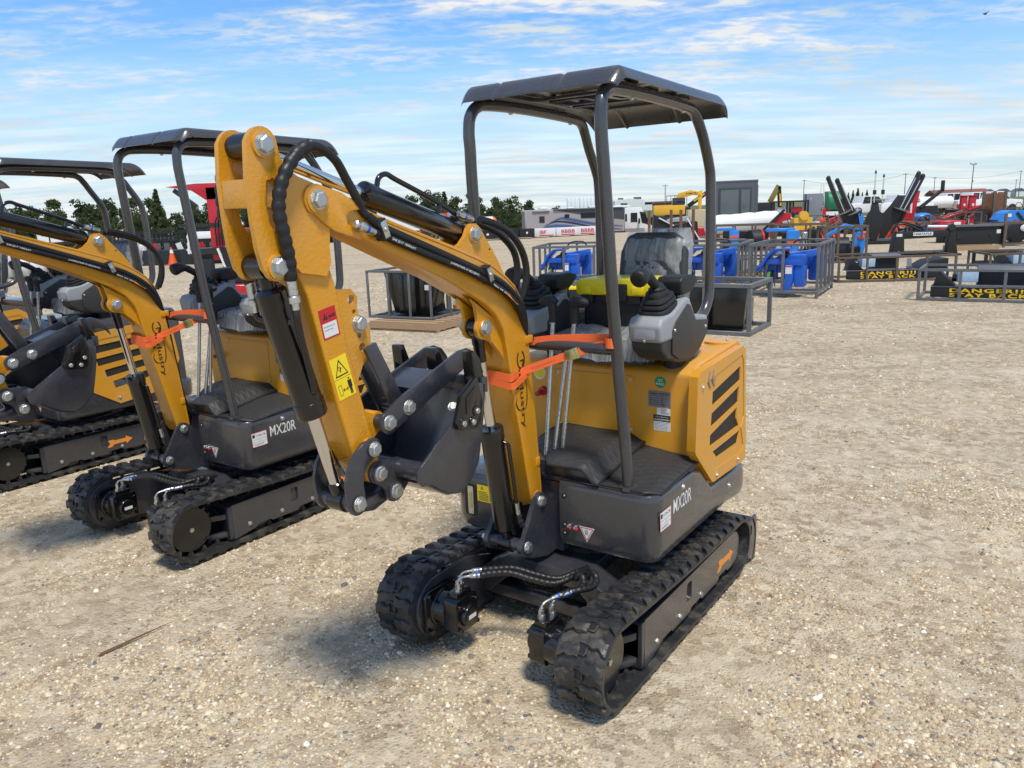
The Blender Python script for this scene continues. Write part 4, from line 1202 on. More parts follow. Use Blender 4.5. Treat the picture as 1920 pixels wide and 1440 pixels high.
def boom_arm(root):
    y1 = YC + .058; y0 = YC - .058
    top = [(1.385, 1.752), (1.272, 1.717), (1.139, 1.672), (0.87, 1.588), (0.745, 1.545), (0.66, 1.510), (0.59, 1.470), (0.53, 1.425), (0.487, 1.365), (0.465, 1.30), (0.447, 1.20), (0.412, 0.88), (0.388, 0.62), (0.385, 0.572)]
    bot = [(0.400, 0.548), (0.448, 0.542), (0.468, 0.575), (0.527, 0.87), (0.552, 0.98), (0.592, 1.20), (0.612, 1.28), (0.65, 1.335), (0.71, 1.383), (0.81, 1.434), (0.921, 1.489), (1.148, 1.582), (1.292, 1.643), (1.36, 1.668), (1.385, 1.69)]
    bm_ = MB().prism(top + bot, y0, y1, 'y')
    boom = bm_.build('boom', yellow, root, bevel=0.007, seg=3)
    # raised edge of the side plates along the back of the boom
    for yy in (y0, y1 - .010):
        e = MB()
        inner = [(x - .004, z - .011) for x, z in top[1:10]]
        e.prism(top[1:10] + inner[::-1], yy - .0015, yy + .0115, 'y')
        e.xf(Matrix.Translation((0.001, 0, .006))); e.build('edge_flange', yellow, boom, bevel=.002)
    # tip fork plates
    tp = arc(1.448, 1.748, .046, 150, -55, 12)
    tp = [(1.272, 1.722), (1.333, 1.716), (1.349, 1.703), (1.345, 1.682), (1.301, 1.662), (1.299, 1.636), (1.39, 1.663), (1.424, 1.682), (1.462, 1.712)] + arc(1.448, 1.748, .042, -50, 100, 9) + [(1.40, 1.778), (1.362, 1.768)]
    for a in (y1, y0 - .014):
        MB().prism(tp, a, a + .014, 'y').build('tip_plate', yellow, boom, bevel=.003)
    bo = MB(); bo.lathe((1.448, y1 + .014, 1.748), (1.448, y1 + .03, 1.748), [(0, .036), (.004, .036), (.005, .03)], 24).build('pin_boss', yellow, boom)
    bolt(boom, (1.448, y1 + .018, 1.748), (0, 1, 0), .0205, .2)
    # arm cylinder ears on the back
    ear = [(0.875, 1.588), (0.83, 1.600), (0.805, 1.622), (0.796, 1.648)] + arc(0.752, 1.628, .038, 60, 0, 5)[::1]
    ear = [(0.88, 1.580), (0.83, 1.600), (0.80, 1.625), (0.785, 1.650), (0.765, 1.664), (0.738, 1.664), (0.715, 1.648), (0.70, 1.628), (0.63, 1.545), (0.585, 1.478), (0.70, 1.50)]
    for a in (YC + .036, YC - .050):
        MB().prism(ear, a, a + .014, 'y', [circ(.667, 1.572, .005, 10)]).build('cylinder_ear', yellow, boom)
    MB().lathe((0.752, YC + .05, 1.628), (0.752, YC + .1, 1.628), [(0, .030), (.004, .030), (.005, .024)], 22).build('pin_boss', yellow, boom)
    bolt(boom, (0.752, YC + .054, 1.628), (0, 1, 0), .020, .5)
    # boom cylinder lugs under the bend
    lug = [(0.81, 1.440), (0.775, 1.424), (0.745, 1.385), (0.735, 1.340)] + arc(0.700, 1.297, .043, 40, -95, 8) + [(0.656, 1.238), (0.615, 1.198), (0.567, 1.140), (0.555, 1.10), (0.60, 1.30), (0.66, 1.36)]
    for a in (YC + .022, YC - .036):
        MB().prism(lug, a, a + .014, 'y').build('boom_lug', yellow, boom, bevel=.003)
    MB().lathe((0.700, YC + .036, 1.297), (0.700, YC + .1, 1.297), [(0, .030), (.006, .030), (.007, .024)], 22).build('pin_boss', yellow, boom)
    bolt(boom, (0.700, YC + .043, 1.297), (0, 1, 0), .021, .1)
    bolt(boom, (0.700, YC - .040, 1.297), (0, -1, 0), .016, .1, zs=2.2)
    MB().cyl((0.700, YC - .04, 1.297), (0.700, YC + .04, 1.297), .025).build('pin', black, boom)
    MB().lathe((.425, YC - .062, .567), (.425, YC + .1, .567), [(0, .03), (.124, .03)], 22).build('foot_boss', yellow, boom)
    MB().cyl((.425, YC, .530), (.425, YC, .552), .014).build('drain_boss', yellow, boom)
    # lettering along the leg
    lt = MB()
    O = Vector((0.513, y1 + .0012, 1.115)); u = Vector((-.075, 0, -1)).normalized(); v = Vector((-1, 0, .075)).normalized()
    put_text(lt, 'industry', O + v * -.014, u, v, .026, .235, .008)
    ringc = O - u * .035 + v * .006
    c1 = [ringc + (u * math.cos(a) * .034 + v * math.sin(a) * .023) for a in [R(-150 + i * 15) for i in range(21)]]
    for a, b in zip(c1, c1[1:]): lt.bar(a, b, .0008, .006)
    lt.bar(ringc + u * .004 - v * .006, ringc + u * .004 + v * .018, .0008, .005); lt.bar(ringc + u * .004 + v * .018, ringc + u * .026 + v * .006, .0008, .006)
    sw_ = smooth_path([O + u * .02 + v * .026, O + u * .09 + v * .031, O + u * .14 + v * .024, O + u * .165 + v * .010], 6)
    for i, (a, b) in enumerate(zip(sw_, sw_[1:])): lt.bar(a, b, .0008, .001 + .004 * math.sin(math.pi * i / len(sw_)))
    lt.bar(O + u * .068 - v * .022, O + u * .068 - v * .036, .0008, .006)
    lt.bar(O + u * .073 - v * .022, O + u * .073 - v * .036, .0008, .003)
    sw_ = smooth_path([O + u * .10 - v * .036, O + u * .125 - v * .045, O + u * .15 - v * .035, O + u * .16 - v * .018], 6)
    for i, (a, b) in enumerate(zip(sw_, sw_[1:])): lt.bar(a, b, .0008, .001 + .005 * math.sin(math.pi * i / len(sw_)))
    lt.build('boom_lettering', brown_print, root)
    # ---------------- arm
    side = arc(1.600, 1.882, .047, 165, 20, 8)
    front = [(1.647, 1.890), (1.655, 1.80), (1.652, 1.70), (1.646, 1.63), (1.634, 1.578)]
    rear_up = [(1.560, 1.905), (1.552, 1.865), (1.540, 1.832), (1.500, 1.808), (1.452, 1.792), (1.415, 1.770), (1.404, 1.74), (1.404, 1.68), (1.412, 1.62), (1.410, 1.58)]
    outl = front + arc(1.590, 1.580, .040, -20, -140, 6) + [(1.542, 1.590), (1.520, 1.555), (1.495, 1.50), (1.410, 1.56)]
    outl = front + arc(1.590, 1.582, .038, -20, -150, 6) + [(1.538, 1.585), (1.515, 1.560)] + [(1.430, 1.545)] + rear_up[::-1] + arc(1.600, 1.882, .044, 150, 30, 7)
    slot = [(1.600, 1.796), (1.609, 1.739), (1.602, 1.690), (1.586, 1.668), (1.566, 1.685), (1.545, 1.755), (1.555, 1.786), (1.579, 1.804)]
    a1 = YC + .050; a0 = YC - .050
    arm = MB()
    arm.prism([(1.538, 1.60), (1.412, 1.62), (1.404, 1.565), (1.385, 1.50), (1.361, 1.332), (1.291, 1.041), (1.262, 0.935), (1.290, 0.905), (1.322, 0.915), (1.376, 1.02), (1.42, 1.188), (1.448, 1.31), (1.492, 1.50)], a0, a1, 'y')
    armo = arm.build('arm', yellow, root, bevel=.008, seg=3)
    for a in (a1 - .002, a0 - .014):
        MB().prism(outl, a, a + .016, 'y', [slot]).build('head_plate', yellow, armo)
    MB().box(1.560, 1.652, a0, a1, 1.73, 1.80).build('head_web', yellow, armo, bevel=.004)
    MB().box(1.40, 1.545, a0, a1, 1.585, 1.76).build('head_box', yellow, armo, bevel=.004)
    for (x, z) in ((1.600, 1.882), (1.590, 1.582)):
        MB().lathe((x, a1 + .014, z), (x, a1 + .1, z), [(0, .033), (.006, .033), (.007, .026)], 24).build('pin_boss', yellow, armo)
        bolt(armo, (x, a1 + .019, z), (0, 1, 0), .0205, x)
        MB().cyl((x, a0, z), (x, a1, z), .030, n=22).build('pin_bush', black, armo)
    bosx = MB(); bosx.lathe((1.432, a1 - .001, 1.618), (1.432, a1 + .03, 1.618), [(0, .022), (.004, .020), (.0045, .014)], 20); bosx.build('weld_boss', yellow, armo)
    # rib with adjusting holes at the back of the arm
    rib = [(1.395, 1.505), (1.345, 1.497), (1.300, 1.496), (1.276, 1.470), (1.279, 1.440), (1.275, 1.410), (1.254, 1.378), (1.248, 1.340), (1.240, 1.313), (1.245, 1.285), (1.275, 1.262), (1.31, 1.20), (1.325, 1.16), (1.35, 1.30)]
    MB().prism(rib, YC - .012, YC + .012, 'y', [circ(1.301, 1.464, .014), circ(1.293, 1.428, .007, 12), circ(1.279, 1.355, .008, 12), circ(1.271, 1.318, .013)]).build('thumb_rib', yellow, armo)
    bolt(armo, (1.277, YC + .012, 1.389), (0, 1, 0), .020, .6)
    lug2 = [(1.325, 1.17), (1.300, 1.13), (1.262, 1.112)] + arc(1.247, 1.086, .030, 80, 250, 8) + [(1.27, 1.035), (1.285, 1.0)]
    MB().prism(lug2, YC - .03, YC + .03, 'y').build('thumb_lug', yellow, armo, bevel=.003)
    MB().cyl((1.292, a0 - .012, .936), (1.292, a1 + .012, .936), .034, n=22).build('tip_boss', yellow, armo)
    MB().cyl((1.316, a0 - .010, 1.021), (1.316, a1 + .010, 1.021), .030, n=22).build('link_boss', yellow, armo)
    MB().cyl((1.385, YC + .01, 1.0), (1.36, YC + .01, 1.0), .001).build('vent_hole', black_matt, armo)
    # ---------------- thumb: two long plates, cross plate and strut
    th = arc(1.247, 1.086, .036, -110, 70, 9) + [(1.198, 1.150), (0.935, 1.238), (0.90, 1.250), (0.855, 1.252), (0.815, 1.235), (0.790, 1.205), (0.770, 1.150), (0.795, 1.178), (0.835, 1.195), (0.872, 1.186), (0.958, 1.155), (1.199, 1.066)]
    tb0 = MB().prism(th, YC + .068, YC + .080, 'y'); thumb = tb0.build('thumb', dark2, root, bevel=.002)
    MB().prism(th, YC - .080, YC - .068, 'y').build('thumb_plate', dark2, thumb, bevel=.002)
    MB().prism([(1.118, 1.165), (1.010, 1.205), (1.004, 1.192), (1.112, 1.152)], YC - .068, YC + .068, 'y').build('cross_plate', dark2, thumb, bevel=.002)
    bolt(thumb, (1.247, YC + .080, 1.086), (0, 1, 0), .0185, .3)
    bolt(thumb, (1.158, YC + .080, 1.114), (0, 1, 0), .0185, .5)
    MB().cyl((1.158, YC - .07, 1.114), (1.158, YC + .07, 1.114), .022).build('thumb_pin', dark2, thumb)
    MB().cyl((1.247, YC - .07, 1.086), (1.247, YC + .07, 1.086), .022).build('thumb_pin', dark2, thumb)
    MB().prism([(1.285, 1.315), (1.240, 1.330), (1.128, 1.118), (1.150, 1.090), (1.182, 1.098)], YC - .040, YC - .026, 'y').prism([(1.285, 1.315), (1.240, 1.330), (1.128, 1.118), (1.150, 1.090), (1.182, 1.098)], YC + .026, YC + .040, 'y').build('thumb_strut', dark2, thumb, bevel=.002)
    # ---------------- bucket linkage
    lk = [(1.290, 1.030)] + arc(1.316, 1.021, .034, 150, 60, 4) + [(1.352, 1.050), (1.395, 1.020), (1.420, 0.985), (1.434, 0.945), (1.432, 0.90)] + arc(1.393, 0.872, .036, 20, -110, 6) + [(1.365, 0.845), (1.362, 0.885), (1.366, 0.925), (1.356, 0.957), (1.340, 0.978), (1.318, 0.990)]
    for k, a in enumerate((YC + .062, YC - .074)):
        l_ = MB().prism(lk, a, a + .012, 'y').build('guide_link', dark2, root, bevel=.002)
        if k == 0:
            for (x, z) in ((1.316, 1.021), (1.393, 0.872)):
                MB().lathe((x, a + .012, z), (x, a + .1, z), [(0, .026), (.005, .026), (.006, .02)], 20).build('boss', dark2, l_)
                bolt(l_, (x, a + .016, z), (0, 1, 0), .018, x * 2)
        else:
            for (x, z) in ((1.316, 1.021), (1.393, 0.872)): bolt(l_, (x, a, z), (0, -1, 0), .016, .3, zs=1.8)
    MB().cyl((1.393, YC - .065, 0.872), (1.393, YC + .065, 0.872), .027).build('link_pin', dark2, root)
    dl = arc(1.393, 0.872, .034, 100, 230, 6) + [(1.33, 0.812), (1.28, 0.818), (1.235, 0.826)] + arc(1.229, 0.860, .032, -80, 90, 6) + [(1.27, 0.872), (1.32, 0.862), (1.36, 0.880)]
    MB().prism([(1.41, .845), (1.36, .825), (1.30, .812), (1.235, .828), (1.205, .850), (1.225, .890), (1.27, .866), (1.33, .852), (1.375, .885), (1.41, .90)], YC - .04, YC + .04, 'y').build('push_link', dark2, root, bevel=.005)
    # ---------------- bucket
    yl, yr = YC + .190, YC - .190
    sd = [(0.905, 1.150), (0.935, 1.160), (1.068, 1.062), (1.107, 1.040), (1.237, 0.958)] + arc(1.222, 0.928, .032, 60, -40, 6) + [(1.235, .895), (1.195, .890), (1.166, .869), (1.116, .838), (1.054, .822), (1.003, .844), (.958, .895), (.938, .971), (.920, 1.05)]
    bk = MB()
    bucket = bk.prism(sd, yl - .010, yl, 'y').build('bucket', dark2, root, bevel=.002)
    MB().prism(sd, yr, yr + .010, 'y').build('bucket_side', dark2, bucket, bevel=.002)
    shell = [(0.900, 1.165), (.912, 1.05), (.930, .971), (.950, .893), (.997, .838), (1.054, .815), (1.118, .831), (1.170, .863), (1.197, .884), (1.190, .893), (1.164, .875), (1.114, .845), (1.056, .829), (1.008, .850), (.965, .900), (.946, .973), (.928, 1.05), (.918, 1.165)]
    MB().prism(shell, yr + .010, yl - .010, 'y').build('bucket_shell', dark2, bucket)
    MB().box(.893, .922, yr, yl, 1.12, 1.172).build('cutting_edge', dark2, bucket, bevel=.003)
    MB().cyl((1.195, yr + .01, .925), (1.195, yl - .01, .925), .030, n=24).build('cross_tube', dark2, bucket)
    er = arc(1.292, .936, .038, 150, -20, 8)[::-1]
    er = [(1.20, .962)] + arc(1.292, .936, .036, 110, -40, 8) + [(1.280, .888), (1.266, .868)] + arc(1.229, .860, .036, -10, -130, 6) + [(1.17, .862), (1.16, .90)]
    for k, a in enumerate((YC + .052, YC - .064)):
        e_ = MB().prism(er, a, a + .012, 'y').build('bucket_ear', dark2, bucket, bevel=.002)
    for (x, z) in ((1.292, .936), (1.229, .860)):
        MB().lathe((x, YC + .064, z), (x, YC + .2, z), [(0, .031), (.008, .031), (.009, .024)], 20).build('boss', dark2, bucket)
        bolt(bucket, (x, YC + .071, z), (0, 1, 0), .0185, x)
        MB().cyl((x, YC - .06, z), (x, YC + .06, z), .022).build('bucket_pin', dark2, bucket)
    for y in (.052, YC, -.262):
        t = MB()
        t.add([(0.945, y - .024, 1.150), (0.945, y + .024, 1.150), (.890, y + .024, 1.150), (.890, y - .024, 1.150), (0.955, y - .021, 1.262), (0.955, y + .021, 1.262), (.935, y + .021, 1.264), (.935, y - .021, 1.264)],
              [(3, 2, 1, 0), (4, 5, 6, 7), (0, 1, 5, 4), (1, 2, 6, 5), (2, 3, 7, 6), (3, 0, 4, 7)])
        t.build('bucket_tooth', black, bucket, bevel=.004)
    ct = [(0.972, 1.190), (1.052, 1.142), (1.085, 1.06), (1.072, 1.036), (1.050, 1.028), (.985, 1.020), (.962, 1.040), (.945, 1.10)]
    c_ = MB().prism(ct, yl, yl + .018, 'y').build('side_cutter', black, bucket, bevel=.004)
    MB().prism([(.985, 1.160), (1.035, 1.130), (1.035, 1.078), (.985, 1.106)], yl + .018, yl + .021, 'y').build('cutter_pad', black, bucket, bevel=.002)
    for (x, z) in ((.982, 1.078), (1.004, 1.046), (1.052, 1.052)):
        MB().lathe((x, yl + .017, z), (x, yl + .1, z), [(0, .019), (.004, .018), (.0045, .012)], 16).build('cutter_boss', black, bucket)
        bolt(bucket, (x, yl + .017, z), (0, 1, 0), .0095, x * 5, zs=1.3)
    bolt(bucket, (1.03, yl - .04, 1.095), (.5, .5, .4), .012, .3)
    MB().prism([(0.972, 1.190), (1.052, 1.142), (1.085, 1.06), (1.072, 1.036), (1.050, 1.028), (.985, 1.020), (.962, 1.040), (.945, 1.10)], yr - .018, yr, 'y').build('side_cutter', black, bucket, bevel=.004)
    # ---------------- cylinders
    def cylinder(pa, pb, r, rod, barrel, name, base_at_b=True):
        """pa = rod eye, pb = barrel eye; barrel = (start, end) fractions from pa"""
        a = Vector((pa[0], YC, pa[1])); b = Vector((pb[0], YC, pb[1])); L_ = (b - a).length; d = (b - a).normalized()
        s0, s1 = barrel[0] * L_, barrel[1] * L_
        c = MB(); c.lathe(a, b, [(s0, rod * 1.02), (s0, r * 1.04), (s0 + .004, r * 1.08), (s0 + .045, r * 1.08), (s0 + .047, r), (s1 - .01, r), (s1, r * .8), (s1 + .001, r * .5), (L_ - .01, r * .5)], 32)
        ob = c.build(name, black, root)
        MB().lathe(a, b, [(.035, rod), (s0 + .02, rod)], 24).build('piston_rod', chrome, ob)
        MB().lathe(a, b, [(.010, rod * .9), (.022, rod * 1.25), (.062, rod * 1.25), (.066, rod)], 24).build('rod_end', black, ob)
        for p in (a, b): MB().cyl(p - Vector((0, .030, 0)), p + Vector((0, .030, 0)), .034, n=24).build('cylinder_eye', black, ob)
        return ob, a, d, s0, s1
    # boom cylinder: rod up, barrel down
    bc, a, d, s0, s1 = cylinder((0.700, 1.297), (0.558, 0.412), .044, .0185, (.44, .93), 'boom_cylinder')
    MB().lathe(a, a + d, [(.02, .021), (.13, .021), (.131, .018)], 20).build('rod_sleeve', black, bc)
    n_ = Vector((-.35, .94, 0)).normalized()
    MB().ring(smooth_path([a + d * (s0 + .06) + n_ * .04, a + d * (s0 + .07) + n_ * .058, a + d * (s0 + .10) + n_ * .060, a + d * (s1 - .10) + n_ * .060], 5), .0075, 10).build('oil_pipe', black, bc)
    MB().lathe(a + d * (s1 - .12) + n_ * .060, a + d * 2 + n_ * .060, [(0, .010), (.05, .010)], 12).build('hose_ferrule', zinc, bc)
    hose([a + d * (s1 - .07) + n_ * .060, a + d * (s1 - .02) + n_ * .07, a + d * (s1 - .0) + n_ * .075 + Vector((-.06, 0, 0)), Vector((.36, -.06, .40)), Vector((.28, -.09, .42))], .012, 8, True).build('armoured_hose', hose_rubber, bc)
    # bucket cylinder: barrel up, rod down
    uc, a, d, s0, s1 = cylinder((1.393, 0.872), (1.590, 1.582), .042, .019, (.40, .92), 'bucket_cylinder')
    n_ = Vector((.1, .99, 0)).normalized()
    # arm cylinder on top of the boom
    ac_, a, d, s0, s1 = cylinder((1.600, 1.882), (0.752, 1.628), .036, .0165, (.455, .955), 'arm_cylinder')
    nn = Vector((0, 0, 1)) - d * d.z; nn.normalize()
    pp = [a + d * (s0 + .055) + nn * .034, a + d * (s0 + .058) + nn * .065, a + d * (s0 + .085) + nn * .085, a + d * (s0 + .13) + nn * .082, a + d * (s0 + .30) + nn * .072, a + d * (s1 - .03) + nn * .060, a + d * (s1 + .015) + nn * .057]
    MB().ring(smooth_path(pp, 6), .0085, 10).build('oil_pipe', black, ac_)
    MB().bar(a + d * (s1 - .10) + nn * .03, a + d * (s1 - .10) + nn * .062, .012).build('pipe_bracket', black, ac_)
    for dy in (-.02, .02):
        q = a + d * (s1 - .02) + nn * .056 + Vector((0, dy, 0))
        MB().lathe(q, q + d, [(0, .010), (.012, .013), (.026, .013), (.027, .0115), (.075, .0115)], 14).build('hose_ferrule', zinc, ac_)
        MB().lathe(q, q + d, [(.028, .0123), (.036, .0123)], 14).build('blue_band', blue, ac_)
    # ---------------- hoses on the boom
    hose([(.690, -.075, 1.676), (.618, -.07, 1.660), (.525, -.07, 1.625), (.452, -.07, 1.563), (.420, -.07, 1.49), (.422, -.075, 1.42), (.44, -.09, 1.36)], .0135, 8).build('hydraulic_hose', hose_rubber, root)
    hose([(.690, -.125, 1.668), (.600, -.13, 1.652), (.49, -.135, 1.615), (.410, -.135, 1.555), (.385, -.135, 1.486), (.395, -.135, 1.42), (.43, -.13, 1.35)], .0135, 8).build('hydraulic_hose', hose_rubber, root)
    yh = y1 + .016
    hose([(1.265, yh, 1.700), (1.226, yh, 1.673), (1.152, yh, 1.646), (1.006, yh, 1.594), (.87, yh, 1.545), (.753, yh, 1.502), (.64, yh, 1.455), (.54, yh, 1.385), (.485, yh - .01, 1.31), (.455, yh - .03, 1.22), (.443, yh - .03, 1.10), (.42, yh - .03, .90), (.395, yh - .04, .70), (.33, yh - .04, .60)], .0125, 8).build('hydraulic_hose', hose_rubber, root)
    h2 = hose([(1.250, yh, 1.655), (1.202, yh, 1.640), (1.083, yh, 1.598), (.928, yh, 1.545), (.83, yh, 1.512), (.754, yh, 1.480), (.641, yh, 1.430), (.545, yh, 1.36), (.470, yh - .02, 1.26), (.430, yh - .05, 1.15), (.405, yh - .05, .90), (.375, yh - .06, .70), (.31, yh - .06, .60)], .0125, 8).build('hydraulic_hose', hose_rubber, root)
    pr_ = MB()
    for (p, q, s_) in (((.928, yh + .0128, 1.546), (.78, yh + .0128, 1.492), 'J-HOPE/STRIPE W 0823/2BWC'), ((1.19, yh + .0128, 1.634), (1.09, yh + .0128, 1.598), 'SAE J517 100R2AT'), ((.70, yh + .0128, 1.453), (.62, yh + .0128, 1.412), 'MAX WP 350')):
        u_ = (Vector(q) - Vector(p)); put_text(pr_, s_, Vector(p) - Vector((0, 0, .003)), u_, (Vector((0, 1, 0)).cross(u_)), .007, u_.length, .01)
    pr_.mi = 1; pr_.bar((.615, yh + .0122, 1.410), (.555, yh + .0122, 1.368), .001, .007)
    pr_.build('hose_print', [white_print, orange_print], h2)
    f = MB(); q = Vector((1.335, y1 + .028, 1.682)); dd = (Vector((1.245, y1 + .016, 1.654)) - q).normalized()
    f.lathe(q, q + dd, [(0, .008), (.004, .013), (.018, .013), (.020, .010), (.028, .015), (.045, .015), (.047, .0115), (.10, .0115)], 14)
    fit = f.build('hose_fitting', zinc, root)
    MB().lathe(q, q + dd, [(.050, .0123), (.060, .0123)], 14).build('blue_band', blue, fit)
    for (x, z) in ((1.220, 1.662), (.722, 1.490)):
        k = MB().obox((x, y1 + .016, z), (.030, .034, .062), Matrix.Rotation(R(20), 3, 'Y')).build('hose_clamp', black_matt, root, bevel=.003)
        MB().obox((x, y1 + .034, z), (.022, .003, .050), Matrix.Rotation(R(20), 3, 'Y')).build('clamp_plate', zinc, k, bevel=.001)
        bolt(k, (x, y1 + .036, z), (0, 1, 0), .006)
    k = MB().box(.43, .475, y1 - .03, y1 + .006, 1.205, 1.235).build('hose_bracket', yellow, root, bevel=.003)
    MB().obox((.440, y1 - .02, 1.22), (.05, .05, .02)).build('hose_clip', black_matt, k, bevel=.003)
    MB().box(.40, .425, y1 - .03, y1 + .004, .70, .735).build('hose_bracket', yellow, root, bevel=.003)
    yf = YC + .073
    hose([(1.561, yf, 1.545), (1.566, yf + .008, 1.60), (1.580, yf + .014, 1.664), (1.588, yf + .014, 1.722), (1.578, yf + .016, 1.779), (1.552, yf + .02, 1.828), (1.516, yf + .022, 1.866), (1.476, yf + .022, 1.884)], .0175, 8, True).build('armoured_hose', hose_rubber, root)
    hose([(1.476, yf + .022, 1.884), (1.438, yf + .018, 1.878), (1.383, yf + .01, 1.850), (1.340, yf, 1.802), (1.308, yf, 1.753), (1.276, yf - .01, 1.712), (1.240, yh, 1.685)], .0125, 8).build('hydraulic_hose', hose_rubber, root)
    f = MB(); f.lathe((1.561, yf, 1.552), (1.553, yf, 1.47), [(0, .013), (.045, .013), (.046, .011), (.05, .016), (.066, .016), (.068, .010), (.085, .010)], 14); f.build('hose_fitting', zinc, root)
    MB().ring(smooth_path([(1.553, yf, 1.47), (1.551, yf, 1.44), (1.535, yf - .01, 1.38), (1.512, yf - .02, 1.30), (1.495, yf - .03, 1.235), (1.488, yf - .06, 1.22)], 5), .0095, 10).build('oil_pipe', black, root)
    MB().bar((1.56, YC, 1.43), (1.545, yf, 1.435), .014).build('pipe_bracket', black, root)
    yg = YC - .078
    hose([(1.575, yg, 1.535), (1.583, yg - .01, 1.57), (1.60, yg - .014, 1.62), (1.618, yg - .014, 1.69), (1.622, yg - .014, 1.76), (1.612, yg - .01, 1.83), (1.58, yg - .01, 1.87), (1.52, yg - .01, 1.86), (1.44, yg, 1.80), (1.36, yg, 1.76)], .0175, 8, True).build('armoured_hose', hose_rubber, root)
    MB().lathe((1.576, yg, 1.54), (1.566, yg, 1.46), [(0, .013), (.045, .013), (.046, .011), (.05, .016), (.066, .016), (.068, .010), (.085, .010)], 14).build('hose_fitting', zinc, root)
    MB().ring(smooth_path([(1.566, yg, 1.46), (1.56, yg, 1.44), (1.54, yg + .03, 1.43), (1.53, YC, 1.44)], 5), .0095, 10).build('oil_pipe', black, root)
    # ---------------- arm stickers
    ys = a1 + .0006
    dg = MB()
    def quadmb(mb, pts, y, th=.0006): mb.prism(pts, y, y + th, 'y')
    Dg = [(1.462, 1.451), (1.401, 1.462), (1.388, 1.378), (1.448, 1.368)]
    def bil(P, s_, t_):
        A, B_, C_, D_ = [Vector(p) for p in P]
        return tuple((A.lerp(B_, s_)).lerp(D_.lerp(C_, s_), t_))
    quadmb(dg, Dg, ys); dg.mi = 1
    quadmb(dg, [bil(Dg, .07, .48), bil(Dg, .93, .48), bil(Dg, .93, .95), bil(Dg, .07, .95)], ys + .0006, .0003); dg.mi = 2
    quadmb(dg, [bil(Dg, .18, .36), bil(Dg, .48, .36), bil(Dg, .33, .14)], ys + .0006, .0003)
    U = (Vector(Dg[1]) - Vector(Dg[0])); U = Vector((U.x, 0, U.y)); Vv = Vector(Dg[0]) - Vector(Dg[3]); Vv = Vector((Vv.x, 0, Vv.y))
    def P3(P, s_, t_, dy=.0011):
        q = bil(P, s_, t_); return (q[0], ys + dy, q[1])
    put_text(dg, 'DANGER', P3(Dg, .52, .34), U, Vv, .0085, .025, .02)
    put_text(dg, 'Forbid standing under boom', P3(Dg, .12, .62), U, Vv, .004, .042)
    put_text(dg, 'of operation range!', P3(Dg, .12, .73), U, Vv, .004, .033)
    dg.mi = 0; quadmb(dg, [bil(Dg, .315, .20), bil(Dg, .345, .20), bil(Dg, .345, .34), bil(Dg, .315, .34)], ys + .0009, .0003)
    dg.build('danger_sticker', [red_print, white_print, black_print], root)
    Yw = [(1.439, 1.308), (1.376, 1.322), (1.345, 1.198), (1.411, 1.186)]
    yw = MB(); quadmb(yw, Yw, ys); yw.mi = 1
    o1 = [(.5, .06), (.12, .46), (.88, .46)]; o2 = [(.5, .12), (.19, .43), (.81, .43)]
    yw.prism([bil(Yw, *p) for p in o1], ys + .0006, ys + .0009, 'y', [[bil(Yw, *p) for p in o2]])
    random.seed(4)
    for i in range(9):
        s_, t_ = .5 + random.uniform(-.14, .14), .34 + random.uniform(-.1, .07)
        yw.prism([bil(Yw, s_ + random.uniform(-.06, .06), t_ + random.uniform(-.03, .03)) for _ in range(4)], ys + .0006, ys + .0009, 'y')
    for a_, b_ in (((.02, .51), (.98, .51)),): yw.bar(P3(Yw, *a_, .0007), P3(Yw, *b_, .0007), .0006, .0007)
    for a_, b_ in (((.13, .66), (.30, .66)), ((.30, .66), (.30, .90)), ((.30, .90), (.13, .90)), ((.13, .90), (.13, .66)), ((.36, .80), (.62, .80))): yw.bar(P3(Yw, *a_, .0007), P3(Yw, *b_, .0007), .0006, .0012 if a_[1] != .80 else .002)
    for c_ in (((.34, .80), (.42, .75), (.42, .85)), ((.66, .80), (.58, .75), (.58, .85)), ((.68, .62), (.90, .62), (.90, .80), (.86, .80), (.86, .96), (.80, .96), (.79, .80), (.78, .96), (.72, .96), (.72, .80), (.68, .80))):
        yw.prism([bil(Yw, *p) for p in c_], ys + .0006, ys + .0009, 'y')
    hd = [bil(Yw, .79 + .045 * math.cos(R(30 * i)), .58 + .024 * math.sin(R(30 * i))) for i in range(12)]
    yw.prism(hd, ys + .0006, ys + .0009, 'y')
    yw.build('yellow_warning_sticker', [yel_print, black_print], root)

EXC_YAW = R(-125.6115)
def make_excavator(loc, label, variant=0):
    root = empty('mini_excavator', loc, EXC_YAW, label, 'excavator', 'mini excavators parked in a row')
    undercarriage(root, variant); body(root, variant); seat_area(root, variant); cab(root, variant); boom_arm(root)
    return root
def ribbon(mb, pts, w, up=(0, 0, 1), th=.002):
    """flat webbing through pts; its width stands along up"""
    P = [Vector(p) for p in pts]; up = Vector(up); vs = []; fs = []
    for i, p in enumerate(P):
        t = (P[min(i + 1, len(P) - 1)] - P[max(0, i - 1)]).normalized()
        n = t.cross(up).normalized(); u = n.cross(t)
        for a, b in ((-1, -1), (1, -1), (1, 1), (-1, 1)): vs.append(p + u * (a * w / 2) + n * (b * th / 2))
    for i in range(len(P) - 1):
        for j in range(4): fs.append((i * 4 + j, i * 4 + (j + 1) % 4, (i + 1) * 4 + (j + 1) % 4, (i + 1) * 4 + j))
    fs += [(3, 2, 1, 0), [(len(P) - 1) * 4 + j for j in range(4)]]
    return mb.add(vs, fs)
